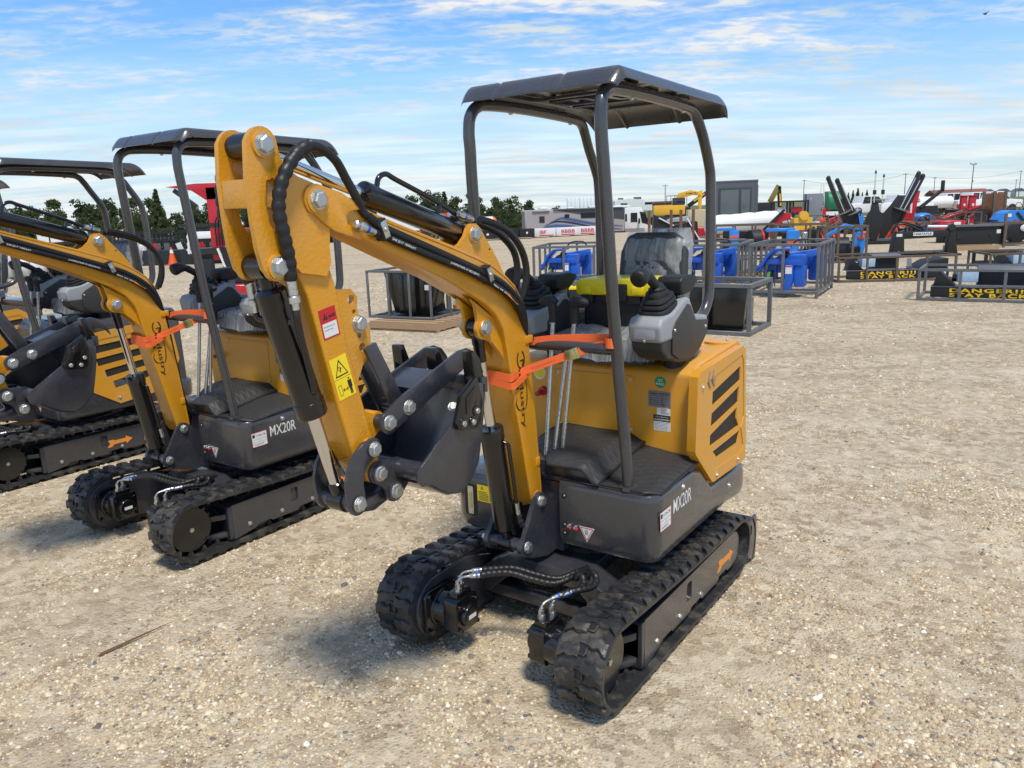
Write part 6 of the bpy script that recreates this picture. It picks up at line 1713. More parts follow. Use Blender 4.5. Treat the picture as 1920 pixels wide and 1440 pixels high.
P(q, 'window', glass_dark, (1.35, 1.85, -.03, -.005, 2.15, 2.75), (3.75, 4.2, -.04, -.03, 2.5, 2.85), (5.3, 6.7, -.04, -.03, 2.45, 2.95), bevel=.0)
P(q, 'awning', grey_panel, (.7, 2.3, -.12, -.01, 3.12, 3.22), (2.7, 9.3, -.14, -.01, 3.25, 3.37), bevel=.03); P(q, 'roof_vent', white_paint, (1.5, 2.3, .8, 1.5, 3.36, 3.55), (4.2, 4.9, .8, 1.5, 3.36, 3.5), (6.3, 7.2, .8, 1.5, 3.36, 3.55), bevel=.04)
for x in (7.2, 1.9):
    w = MB().cyl((x, -.05, .48), (x, .25, .48), .48, n=24).build('wheel', tyre, q); MB().cyl((x, -.07, .48), (x, -.051, .48), .28, n=20).build('rim', white_paint, w)
q = T('motorhome', 'white motorhome with large windscreen right of the nearest left canopy post', 'motorhome', (9.40, 78.00, -0.45), -4, None, -1.6)
MB().prism([(0, .55), (4.1, .55), (4.75, .9), (4.72, 1.45), (4.2, 2.6), (3.9, 3.25), (0, 3.3)], 0, 2.4, 'y').build('body', white_paint, q, bevel=.10)
MB().prism([(3.95, 1.75), (4.62, 1.55), (4.28, 2.75), (3.72, 2.85)], -.02, 2.42, 'y').build('windscreen', glass_dark, q); P(q, 'window', glass_dark, (1.5, 1.95, -.02, -.002, 1.9, 2.6), (2.15, 2.5, -.02, -.002, 1.95, 2.65), (2.85, 3.5, -.02, -.002, 1.85, 2.75), bevel=0)
P(q, 'lower_band', mat('rv_taupe', (.30, .27, .22), .4), (.0, 4.2, -.03, -.005, .6, 1.25), bevel=0); P(q, 'roof_rack', white_paint, (.5, 2.8, .4, 1.8, 3.32, 3.5), bevel=.05); P(q, 'mirror', black_matt, (3.6, 3.75, -.3, -.1, 1.7, 2.2)); P(q, 'bumper', grey_panel, (4.55, 4.85, .05, 2.35, .55, .85), bevel=.05)
for x in (.6, 3.4): MB().cyl((x, -.04, .45), (x, .25, .45), .45, n=20).build('wheel', tyre, q)
wrap_white = mat('lumber_wrap', (.68, .68, .68), .4, var=.06, vscale=1.5, bump=.4, bscale=3)
for i, (u_, v_, txt, lab) in enumerate((((1.76, 50.20), 0, 'IBF', 'left bundle of white wrapped lumber beside the black bins'), ((3.19, 50.74), 0, 'BBBB', 'middle bundle of white wrapped lumber with red print'), ((4.52, 51.44), 0, 'BBBB', 'right bundle of white wrapped lumber with red print, next to the canopy post'))):
    q = T('lumber_bundle', lab, 'lumber bundle', u_, 12, 'white wrapped lumber bundles')
    MB().box(0, 1.42, 0, 1.0, .06, .56).build('wrap', wrap_white, q, bevel=.03)
    t = MB(); put_text(t, txt, (.35, -.006, .22), (1, 0, 0), (0, 0, 1), .22, .9 if len(txt) > 3 else .45, .02); t.build('red_print', red_print, q); MB().box(.33, 1.27, -.006, -.003, .10, .16).build('red_stripe', red_print, q)
    P(q, 'bearer', wood, (.1, .2, .05, .95, 0, .06), (1.2, 1.3, .05, .95, 0, .06), bevel=0)
for i, (xy, w, h, lab) in enumerate((((-1.98, 48.28), 1.9, .62, 'left black steel bin in the row right of the tree line'), ((-0.18, 49.26), 1.2, .62, 'middle black steel bin in the row right of the tree line'), ((0.82, 49.19), .95, .60, 'right black steel bin, next to the white wrapped lumber'))):
    q = T('steel_bin', lab, 'bin', xy, 10, 'black steel bins')
    P(q, 'side', black_matt, (0, w, 0, .05, .08, h), (0, w, 1.1, 1.15, .08, h), (0, .05, .05, 1.1, .08, h), (w - .05, w, .05, 1.1, .08, h), bevel=.01); P(q, 'floor', black_matt, (.05, w - .05, .05, 1.1, .08, .12), bevel=0)
    for k in range(4): MB().box(.1 + k * (w - .25) / 3, .16 + k * (w - .25) / 3, -.03, -.001, .1, h - .05).build('rib', black_matt, q)
    P(q, 'label', white_print, (w * .4, w * .4 + .14, -.006, -.003, .3, .42), bevel=0)
q = T('propane_tank', 'white and orange round tank behind the black bins', 'tank', (-1.99, 66.00, 0.32), 10, None, -1.4)
MB().cyl((-.6, 0, 2.2), (.9, 0, 2.2), .55, n=20).build('tank', white_paint, q, bevel=.1); MB().sphere((.9, 0, 2.2), .55, .6, 1, 1).build('end_cap', orange_paint, q); P(q, 'stand', white_paint, (-.3, -.1, -.3, .3, 0, 1.7), (.4, .6, -.3, .3, 0, 1.7))
silo_m = mat('silo_white', (.72, .75, .76), .4, var=.05, vscale=.3)
for i in range(11):
    q = T('silo', 'white storage silo in the row on the skyline behind the motorhomes', 'silo', (28 + i * 1.75 + (1.0 if i > 2 else 0) * .6, 352 + i * 1.0), 0, 'white silos on the skyline')
    MB().lathe((0, 0, 0), (0, 0, 1), [(0, .95), (6.1, .95), (6.5, .75), (6.55, .3)], 14).build('shell', silo_m, q)
q = T('warehouse', 'low white warehouse on the skyline behind the white motorhome', 'building', ((48.14, 350.00, 1.10)[0], 350), 0)
P(q, 'wall', white_paint, (0, 13.0, 0, 9, 0, 4.6), (13.05, 18.2, 1, 9, 0, 4.0), bevel=.05); MB().prism([(0, 4.6), (13, 4.6), (6.5, 5.4)], .02, 9, 'y').build('roof', white_paint, q); P(q, 'window_band', glass_dark, (13.4, 17.8, .95, .995, 2.6, 3.6), bevel=0); P(q, 'roof_unit', grey_panel, (9, 12, 2, 5, 5.0, 6.0), (2, 4, 2, 5, 5.1, 5.8), bevel=0); P(q, 'door', grey_panel, (2.5, 5.5, -.05, -.005, 0, 3.5), bevel=0)
q = T('row_of_sheds', 'long brown shed roof on the skyline right of the warehouse', 'building', ((62.05, 330.00, 0.12)[0], 330), 0)
P(q, 'wall', rust, (0, 9, 0, 6, 0, 2.8), bevel=0); MB().prism([(-.3, 2.8), (9.3, 2.8), (8.6, 3.6), (.4, 3.6)], -.2, 6.2, 'y').build('roof', rust, q)

# --- red post driver left, behind the second excavator
q = T('post_driver', 'red post driver with white struts and black housing behind the second excavator', 'post driver', (-6.21, 16.85), 0)
MB().box(-.10, .12, .0, .2, .9, 2.42).build('mast', red, q, bevel=.01); MB().prism([(-.95, 2.45), (-.30, 2.50), (.75, 2.50), (.75, 2.42), (.30, 2.36), (.14, 2.16), (-.12, 2.16), (-.40, 2.36)], .0, .2, 'y').build('top_head', red, q, bevel=.008)
MB().bar((-.80, .1, 2.38), (-.35, .1, 2.02), .09).build('black_ram', black, q, bevel=.01); MB().bar((.15, -.05, 2.36), (.62, -.05, 1.62), .05).build('white_strut', white_paint, q); MB().bar((-.50, -.05, 2.0), (-.58, -.05, 1.05), .04).build('white_strut', white_paint, q); MB().bar((.05, -.08, 1.15), (.32, -.08, .25), .045).build('white_strut', white_paint, q)
P(q, 'cross_arm', black, (-.75, .60, -.02, .16, 1.60, 1.68), (-.45, .6, -.06, .16, 1.02, 1.16), bevel=.01); P(q, 'housing', black_matt, (.12, .62, -.10, .4, .40, 1.14), bevel=.03); MB().prism(rrect(-.42, -.10, .30, .92, .08), -.06, .06, 'y').build('round_guard', black_matt, q, bevel=.01)
MB().prism([(-.1, 1.2), (.55, 1.2), (.70, 1.55), (-.05, 1.58)], .02, .3, 'y').build('red_plate', red, q, bevel=.01); P(q, 'base', red, (-.15, .75, -.2, .6, .05, .38), bevel=.03); P(q, 'skid', red, (-.6, .9, -.1, .05, 0, .06), (-.6, .9, .5, .6, 0, .06))
for k in range(3): MB().ring(smooth_path([(.05 + .06 * k, -.1, 1.2), (.10 + .06 * k, -.16, 1.72), (.30 + .05 * k, -.16, 1.80), (.48, -.1, 1.5), (.55, -.1, 1.1)], 6), .018, 8).build('hose', hose_rubber, q)
MB().bar((-.62, -.02, 1.15), (-.50, -.02, 1.05), .05).build('white_hook', white_paint, q); MB().bar((-.60, -.02, .62), (-.48, -.02, .72), .05).build('white_hook', white_paint, q)
# --- rows of black forks and gates on the left
for i, (xy, L, lab) in enumerate((((-17.68, 33.71), 3.6, 'left black bar gate in the row behind the second excavator'), ((-15.82, 33.75), 3.0, 'middle black bar gate in the row behind the second excavator'), ((-13.72, 33.66), 2.6, 'right black bar gate in the row, beside the red post driver'))):
    q = T('bar_gate', lab, 'gate', xy, 12, 'black bar gates in a row')
    P(q, 'rail', black_matt, (0, L, 0, .06, 1.28, 1.35), (0, L, 0, .06, .62, .68), bevel=0)
    n = int(L / .16)
    for k in range(n): MB().box(k * L / n, k * L / n + .07, .065, .11, .02, 1.42).build('bar', black_matt, q)
    P(q, 'base_bin', mat('dark_green_bin', (.012, .02, .02), .5) if i == 0 else MATS['dark_green_bin'], (-.1, L, -.9, -.3, .0, .62), bevel=.02)
    for k in range(5): MB().obox((.3 + k * L / 6, -.55, .74), (.22, .05, .30), Matrix.Rotation(R(rnd.uniform(-20, 20)), 3, 'Y')).build('boxed_part', [white_print, red, grey_panel, white_print, steel_grey][k], q)
q = T('traffic_cone', 'orange traffic cone in front of the black bar gates', 'traffic cone', (-13.97, 32.77), 0)
MB().lathe((0, 0, .03), (0, 0, 1), [(0, .19), (.42, .085), (.42, .08), (.70, .03), (.705, .01)], 20).build('cone', orange_paint, q); MB().lathe((0, 0, .03), (0, 0, 1), [(.46, .080), (.60, .056)], 20).build('white_band', white_paint, q); P(q, 'base', orange_paint, (-.25, .25, -.25, .25, 0, .03), bevel=.005)
q = T('boat_cover', 'white tonneau cover lying on the black gates near the red post driver', 'cover', (-12.97, 32.00, 0.98), 10, None, 1.05)
MB().prism([(0, 0), (2.6, 0), (2.6, .12), (2.3, .28), (.25, .28), (0, .14)], 0, .9, 'y').build('cover', white_paint, q, bevel=.03); P(q, 'support', black_matt, (.2, .3, .2, .5, -1.05, -.001), (2.2, 2.3, .2, .5, -1.05, -.001))
q = T('tank_roll', 'row of white plastic rolls lying behind the third excavator', 'roll', (-17.79, 27.55), 8)
for k in range(7): MB().lathe((k * .56, 0, .42), (k * .56 + 1, 0, .42), [(0, .33), (.04, .41), (.46, .41), (.50, .33)], 24).build('roll', white_tarp, q)
q = T('travel_trailer', 'white travel trailer far behind the second excavator boom', 'trailer', (-35.66, 60.00, 0.51), 5, None, 0)
P(q, 'body', white_paint, (0, 1.9, 0, 2, .5, 1.75), (1.95, 3.0, .2, 2, .5, 1.35), bevel=.1); P(q, 'window', glass_dark, (.4, 1.2, -.02, -.002, 1.1, 1.5), bevel=0); MB().cyl((.9, -.02, .32), (.9, .2, .32), .32).build('wheel', tyre, q)
q = T('flat_deck', 'long black flat deck trailer behind the second excavator boom', 'trailer', (-26.62, 46.00, 0.39), 8, None, 0)
P(q, 'deck', black_matt, (0, 6.5, 0, 2.2, .7, .85), bevel=.02); P(q, 'stake', black_matt, *[(k * .8, k * .8 + .06, 0, .05, .86, 1.25) for k in range(8)], bevel=0)
for k in range(2): MB().cyl((3.0 + k * .9, -.05, .38), (3.0 + k * .9, .2, .38), .38).build('wheel', tyre, q)
# a red van glimpsed under the boom, white truck beside it
q = T('delivery_van', 'red and white van glimpsed under the nearest arm cylinder', 'van', (-6.50, 60.00, -0.03), 10)
P(q, 'body', red, (0, 2.6, 0, 1.8, .35, 1.75), bevel=.12); P(q, 'cargo_box', white_paint, (-3.2, -.05, -.1, 2.0, .5, 2.4), bevel=.05); P(q, 'window', glass_dark, (.5, 1.5, -.02, -.002, 1.1, 1.6), bevel=0); P(q, 'white_marking', white_print, (1.5, 2.2, -.015, -.003, .65, .95), (.1, .4, -.015, -.003, .6, 1.0), bevel=0)
for x in (.5, 2.0): MB().cyl((x, -.03, .35), (x, .2, .35), .35).build('wheel', tyre, q)

# --- scattered attachments of the far rows, right of the container
def blob(label, name, cat, xy, rz, parts):
    q = T(name, label, cat, xy, rz, None)
    for nm, mm, kind, a in parts:
        if kind == 'b': MB().box(*a).build(nm, mm, q, bevel=.02, seg=1)
        elif kind == 'r': MB().bar(*a).build(nm, mm, q, bevel=.01, seg=1)
        elif kind == 'c': MB().cyl(*a).build(nm, mm, q)
        elif kind == 'p': MB().prism(*a).build(nm, mm, q, bevel=.015, seg=1)
        elif kind == 's': MB().sphere(*a).build(nm, mm, q)
    return q
blob('black bucket attachment with raised white struts in front of the yellow excavator', 'attachment_bucket', 'attachment', (6.29, 34.16), -8, [('shell', black_matt, 'p', ([(0, 0), (2.0, 0), (1.95, 1.0), (1.0, .9), (.1, 1.35)], .1, 1.2, 'y')), ('strut', white_paint, 'r', ((.3, .05, 1.2), (.95, .05, .85), .05)), ('strut', white_paint, 'r', ((1.5, .05, 1.15), (2.05, .05, .2), .05)), ('sheet', zinc, 'p', ([(.5, 1.0), (1.9, 1.02), (1.7, 1.25), (.8, 1.15)], .1, .9, 'y')), ('coupler', steel_grey, 'b', (.25, .65, -.05, .09, .2, .7))])
for i, (u_, lab) in enumerate((((5.55, 30.92), 'left'), ((6.30, 30.38), 'second'), ((6.32, 28.78), 'third'), ((7.03, 29.86), 'right'))):
    blob('%s of the four rusty posts standing behind the nearest seat back' % lab, 'steel_post', 'post', u_, 0, [('upright', rust, 'b', (0, .10, 0, .10, 0, 1.55)), ('foot', rust, 'b', (-.2, .3, -.1, .2, 0, .05))])
blob('beige and red pump skid beside the yellow excavator stick', 'pump_skid', 'pump', (9.62, 41.78), -6, [('tank', mat('beige_paint', (.55, .45, .28), .5), 'b', (0, 1.3, 0, 1, .55, 1.45)), ('motor', red, 'b', (.3, .95, -.2, .5, .1, .5)), ('motor', red, 'b', (1.1, 1.5, -.2, .5, .15, .5)), ('skid', steel_grey, 'b', (-.1, 2.2, -.3, 1, 0, .09)), ('hatch', black_matt, 'b', (.9, 1.2, -.02, -.002, .8, 1.2))])
blob('red loader arm attachment left of the brown crates', 'loader_attachment', 'attachment', (10.02, 31.14), -14, [('arm', red, 'p', ([(0, .25), (.25, .2), (.85, .95), (1.15, 1.0), (1.15, 1.25), (.75, 1.3)], .1, .3, 'y')), ('cylinder', black_matt, 'r', ((.1, .05, .6), (.9, .05, 1.4), .1)), ('base', steel_brown, 'b', (-.2, 1.6, .0, .6, 0, .22))])
lump_crate('brown steel crate with machine parts right of the red loader arm', (9.16, 26.84), -12, 1.7, 1.0, .95, steel_brown, 'dark hydraulic parts in the crate right of the red loader arm', [('motor', black_matt, (.3, .7, .2, .7, .0, .6)), ('valve', zinc, (.9, 1.1, .2, .4, .3, .6)), ('pump', black_matt, (1.15, 1.5, .2, .8, .0, .7))])
blob('light blue attachment head with orange band behind the blue wheeled machine crate', 'blue_drive', 'attachment', (7.69, 22.51), -12, [('arm', blue_light, 'b', (-.25, .55, .1, .22, .86, .96)), ('head', blue_light, 'p', (rrect(.32, .66, .30, .90, .08), .0, .18, 'y')), ('orange_band', orange_paint, 'b', (.33, .65, -.02, -.002, .52, .62)), ('foot', blue_light, 'b', (.1, .7, .05, .4, 0, .28))])
blob('light blue chute with orange band right of the blue wheeled machine crate', 'blue_chute', 'attachment', (8.99, 21.80), -10, [('arch', blue_light, 'p', ([(-.1, .75), (.4, 1.05), (.75, .95), (.78, .85), (.4, .92), (-.1, .66)], .1, .3, 'y')), ('chute', blue_light, 'p', ([(.5, .1), (.88, .12), (.95, .6), (.80, .82), (.70, .8)], .05, .35, 'y')), ('orange_band', orange_paint, 'b', (.72, .9, .02, .045, .62, .72)), ('drum', black_matt, 'c', ((.1, .2, .35), (.5, .2, .35), .33))])
lump_crate('brown steel crate around the light blue chute, left of the tree spade', (8.68, 21.51), -10, 1.15, 1.0, 1.0, steel_brown, 'black rollers beside the light blue chute left of the tree spade', [('roller', black_matt, (.5, 1.05, .3, .9, 0, .35))])
for i, (xy, w, h, lab) in enumerate((((17.68, 52.42), 1.35, 1.75, 'tall black open rack left of the light grey cabinet'), ((18.34, 51.30), 1.25, 1.75, 'second tall black open rack, touching the light grey cabinet'))):
    q = T('steel_rack', lab, 'rack', xy, -6, 'tall black racks'); frame(q, w, .8, h, black_matt, .1, 0, 0, 0, 0, False)
    P(q, 'shelf', black_matt, (0.02, w - .02, .05, .75, .85, .93), bevel=0); P(q, 'stored_box', white_paint if i == 0 else red, (.3, .9, .2, .6, .94, 1.35), bevel=.02)
blob('orange and yellow engine on a stand in front of the tall black racks', 'engine', 'engine', (14.08, 38.59), 0, [('block', mach_yellow, 'b', (0, .9, 0, .6, .3, .9)), ('flywheel', mach_yellow, 'c', ((.45, -.1, 1.0), (.45, .1, 1.0), .22)), ('stand', steel_brown, 'b', (-.2, 1.3, 0, .6, 0, .29)), ('arm', mach_yellow, 'b', (.9, 1.7, .1, .25, .45, .55))])
blob('narrow white ladder frame behind the light grey cabinet', 'ladder', 'ladder', (23.70, 60.00, 0.27), 0, [('stile', white_paint, 'r', ((0, 0, 0), (.15, 0, 3.0), .07)), ('stile', white_paint, 'r', ((.5, 0, 0), (.30, 0, 3.0), .07)), ('rung', white_paint, 'b', (.05, .45, -.03, .03, 1.2, 1.26)), ('rung', white_paint, 'b', (.1, .42, -.03, .03, 2.0, 2.06)), ('top', white_paint, 'b', (.12, .33, -.03, .03, 2.94, 3.0)), ('rack', red, 'b', (-.2, .8, -.4, .2, .6, 1.1))])
blob('green round machine behind the left tree spade blades', 'round_baler', 'machine', (24.19, 60.00, 0.33), 0, [('drum', mat('green_paint', (.01, .22, .10), .4), 'c', ((0, 0, 1.6), (1.1, 0, 1.6), .75)), ('frame', white_paint, 'b', (-.1, 1.3, -.5, .5, .55, .85)), ('stand', black_matt, 'b', (0, 1.2, -.4, .4, 0, .54))])
for i, (xy, lab) in enumerate((((10.72, 27.20), 'orange auger flighting left of the tree spade'), ((15.09, 32.00), 'orange auger flighting between the tree spade blades'), ((18.46, 36.85), 'orange auger flighting right of the tree spade blades'))):
    q = T('auger', lab, 'auger', xy, 15 * i, 'orange augers')
    n = 4
    for k in range(n):
        m = MB().lathe((k * .2, 0, .34), (k * .2 + 1, 0, .34), [(0, .05), (.02, .30), (.07, .30), (.12, .05)], 16); m.xf(Matrix.Translation((k * .2, 0, .34)) @ Matrix.Rotation(R(16), 4, 'Z') @ Matrix.Translation((-k * .2, 0, -.34))); m.build('flight', orange_paint, q)
    MB().cyl((-.15, 0, .34), (.95, 0, .34), .05).build('shaft', orange_paint, q)
blob('pair of light blue oval covers behind the tree spade', 'blue_cover', 'attachment', (21.88, 45.34), 0, [('cover', blue_light, 'p', (rrect(0, .5, .5, 1.1, .2), 0, .2, 'y')), ('stand', steel_brown, 'b', (.1, .4, .02, .18, 0, .5))])
blob('light blue oval cover left of the middle tree spade blade', 'blue_cover', 'attachment', (15.61, 35.38), 0, [('cover', blue_light, 'p', (rrect(0, .42, .25, 1.05, .15), 0, .2, 'y')), ('stand', steel_brown, 'b', (.1, .3, .02, .18, 0, .25))])
blob('tall red snow blower chute leaning beside the right tree spade blade', 'blower_chute', 'attachment', (20.40, 40.09), 0, [('chute', red, 'p', ([(-.35, .3), (.25, .3), (.42, 1.3), (.55, 2.0), (.15, 2.05), (-.1, 1.2)], 0, .4, 'y')), ('base', rust, 'b', (-.9, .9, -.2, .8, 0, .35)), ('lettering', white_print, 'b', (.08, .18, -.02, -.002, .9, 1.4))])
blob('rusty conveyor leaning up to the right beside the red chute', 'conveyor', 'conveyor', (18.98, 36.22), 0, [('belt', rust, 'r', ((0, 0, .3), (2.6, 0, 1.15), .6, .16)), ('side', red, 'r', ((0, -.32, .38), (2.6, -.32, 1.23), .05, .08)), ('leg', rust, 'b', (1.9, 2.0, -.3, .3, 0, .85))])
blob('light blue mower deck left of the rusty conveyor', 'mower_deck', 'attachment', (22.20, 42.09), 0, [('deck', blue_light, 's', ((0, 0, .62), .50, 1.1, .7, .5)), ('skid', steel_brown, 'b', (-.7, .7, -.4, .4, 0, .4))])
blob('black slanted loader bucket with raised tooth behind the red chute', 'loader_bucket', 'attachment', (27.01, 52.00, 0.51), 0, [('arm', black_matt, 'r', ((.2, 0, 1.0), (1.6, 0, 2.1), .2, .18)), ('tip', black_matt, 'b', (1.5, 1.68, -.1, .1, 2.0, 2.7)), ('body', black_matt, 'b', (-.6, 1.4, 0, 1, 0, 1.1))])
blob('red baler pick-up with black housing in the far rows at right', 'baler', 'machine', (20.84, 37.45), 0, [('housing', black_matt, 'b', (.5, 1.9, 0, 1, .3, 1.05)), ('fender', red, 'p', ([(.0, .25), (.65, .25), (.55, .95), (.25, .75)], -.1, .6, 'y')), ('hood', orange_paint, 'b', (.7, 1.3, .0, .4, 1.1, 1.3)), ('bar', red, 'b', (-.2, .9, -.15, -.05, .2, .4)), ('wheel', tyre, 'c', ((1.6, -.1, .35), (1.6, .1, .35), .35))])
for i, (u_, lab) in enumerate((((21.24, 36.90), 'left'), ((21.16, 36.08), 'right'))):
    blob('%s of the two upright red perforated rails in the far rows' % lab, 'red_rail', 'rail', u_, 0, [('rail', red, 'b', (0, .28, 0, .2, 0, 1.65)), ('cap', red, 'b', (-.04, .32, -.04, .24, 1.65, 1.7))] + [('plate', white_print, 'b', (.09, .19, -.012, -.002, .3 + .45 * k, .42 + .45 * k)) for k in range(3)])
blob('red and white pump with engine below the red perforated rails', 'engine_pump', 'pump', (15.99, 29.02), 0, [('body', red, 'b', (0, .9, 0, .6, .35, .8)), ('panel', white_print, 'b', (.5, .75, -.02, -.002, .4, .75)), ('engine', black_matt, 'b', (.2, 1.2, .1, .6, 0, .34)), ('bag', white_tarp, 's', ((.6, -.2, .2), .3, 1.4, .7, .6))])
for i, (xy, lab) in enumerate((((23.82, 39.53), 'dark rusty upright frame in the far rows, left one'), ((24.09, 39.10), 'dark rusty upright frame in the far rows, right one'))):
    blob(lab, 'upright_frame', 'frame', xy, 0, [('post', steel_brown, 'b', (0, .12, 0, .12, 0, 1.85)), ('post', steel_brown, 'b', (.55, .67, 0, .12, 0, 1.85)), ('panel', rust, 'b', (.121, .549, .03, .09, .1, 1.75))])
blob('large light blue trencher housing in the far rows near the right edge', 'trencher', 'attachment', (21.08, 33.66), 0, [('housing', blue_light, 'p', ([(-.1, .62), (.15, .35), (.55, .35), (1.1, .5), (1.15, .98), (.4, 1.02), (.1, .92)], 0, .6, 'y')), ('label', white_print, 'b', (.3, .48, -.02, -.002, .72, .86)), ('blade', black_matt, 'r', ((.7, -.03, .92), (1.05, -.03, .5), .04, .10)), ('stand', steel_brown, 'b', (.1, 1.3, .1, .6, 0, .34)), ('pink_tag', red, 'b', (.62, .72, -.03, -.01, .3, .65))])
blob('black timber and steel stack at the right edge of the far rows', 'steel_stack', 'stack', (19.84, 30.85), 0, [('beam', black_matt, 'b', (0, 2.6, 0, .5, .1, .4)), ('beam', steel_brown, 'b', (-.2, 2.6, .1, .5, .41, .6)), ('post', steel_brown, 'b', (-.3, -.2, 0, .1, 0, .95)), ('skid', wood_grey, 'b', (0, 2.6, -.1, .4, 0, .09))])
rr = random.Random(21)
kinds = ('auger_rack', 'mulcher', 'grapple', 'power_rake', 'pallet_fork', 'tiller')
for i in range(64):
    row = i % 4
    yy_ = (34, 39.5, 45, 53)[row] + rr.uniform(-1.2, 1.2); xx_ = yy_ * (.345 + .0215 * (i // 4) + rr.uniform(-.006, .006)) + (0 if row else 3.5)
    c1 = rr.choice([black_matt, black_matt, black_matt, grey_panel, steel_brown, rust, red, red, blue_light, blue_light, orange_paint, steel_grey, mach_yellow, white_paint])
    c2 = rr.choice([black_matt, steel_brown, steel_grey, black_matt]); L_, H_ = rr.uniform(.7, 1.5), rr.uniform(.40, .95)
    q = T('attachment', '%s machine attachment on a skid in the crowded far rows at right' % ('dark' if c1 in (black_matt, grey_panel, steel_brown, rust, steel_grey) else 'bright'), 'attachment', (xx_, yy_), rr.uniform(-25, 20), 'dark attachments in the far rows' if c1 in (black_matt, grey_panel, steel_brown, rust, steel_grey) else 'bright attachments in the far rows')
    MB().box(0, L_, 0, .8, .0, .09).build('skid', c2, q)
    MB().prism([(.05, .09), (L_ - .05, .09), (L_ - rr.uniform(.05, .5), H_ * .75), (L_ * .5, H_ * rr.uniform(.6, .8)), (rr.uniform(.05, .4), H_ * rr.uniform(.5, .8))], .15, .55, 'y').build('housing', c1, q, bevel=.02, seg=1)
    MB().bar((rr.uniform(0, .3), .05, .2), (L_ * rr.uniform(.6, 1), .05, H_ * rr.uniform(.6, 1.25)), .05).build('arm', rr.choice([c2, c1, steel_grey]), q)
    MB().bar((L_ * rr.uniform(.5, .9), .12, .2), (L_ * rr.uniform(.1, .6), .12, H_ * rr.uniform(.8, 1.2)), .045).build('ram', rr.choice([zinc, black, c1]), q)
    MB().cyl((L_ * .5, .0, .3), (L_ * .5, .12, .3), rr.uniform(.08, .2), n=14).build('wheel', rr.choice([tyre, steel_grey]), q)
    if rr.random() < .6: MB().ring(smooth_path([(.1, .1, H_ * .6), (L_ * .3, .05, H_ * 1.15), (L_ * .6, .05, H_ * 1.1), (L_ * .9, .1, H_ * .5)], 5), .02, 6).build('hose', hose_rubber, q)
    if rr.random() < .5: MB().box(L_ * .3, L_ * .3 + .14, .140, .148, H_ * .35, H_ * .35 + .12).build('label', white_print, q)
    if row < 2 and rr.random() < .7:
        t_ = .05; w_ = L_ + .2
        for x in (-.1, w_ - .1 - t_): MB().box(x, x + t_, -.1, -.1 + t_, 0, H_ + .05).build('crate_post', steel_brown, q)
        MB().box(-.1, w_ - .1, -.098, -.098 + t_ - .004, H_ + .051, H_ + .10).build('crate_rail', steel_brown, q)
# parked trucks at the far right
def truck(label, xy, rz, m, L=4.6, tank=False):
    q = T('parked_truck', label, 'truck', xy, rz, 'white trucks parked at the field edge')
    MB().prism([(0, .5), (L, .5), (L, 1.15), (L - 1.2, 1.25), (L - 1.9, 1.95), (L - 3.2, 1.95), (L - 3.4, 1.3), (0, 1.25)], 0, 1.8, 'y').build('body', m, q, bevel=.08)
    MB().prism([(L - 1.3, 1.27), (L - 1.88, 1.86), (L - 2.5, 1.88), (L - 2.5, 1.3)], -.02, -.002, 'y').build('side_window', glass_dark, q)
    MB().prism([(L - 2.6, 1.3), (L - 2.6, 1.88), (L - 3.15, 1.88), (L - 3.3, 1.3)], -.02, -.002, 'y').build('side_window', glass_dark, q)
    for x in (.9, L - 1.0): MB().cyl((x, -.03, .4), (x, .2, .4), .4, n=16).build('wheel', tyre, q)
    if tank: MB().cyl((-3.4, .9, 1.15), (-.2, .9, 1.15), .55, n=20).build('tank', white_paint, q)
    return q
truck('white pick-up truck at the field edge, left of the tanker', (40.41, 75.00, 0.82), 4, white_paint)
truck('white tanker truck at the field edge right of centre', (41.69, 73.00, 0.86), 4, white_paint, tank=True)
truck('dark pick-up truck between the white trucks at the field edge', (47.70, 82.00, 0.94), 4, rv_navy)
truck('white crew cab truck at the field edge, second from the right', (42.67, 72.00, 0.91), 4, white_paint)
truck('white truck partly hidden behind the middle tree spade blade', (31.30, 66.00, 0.73), 4, white_paint)
truck('white truck seen beyond the black racks left of the tree spade', (30.27, 70.00, 0.68), 4, white_paint)
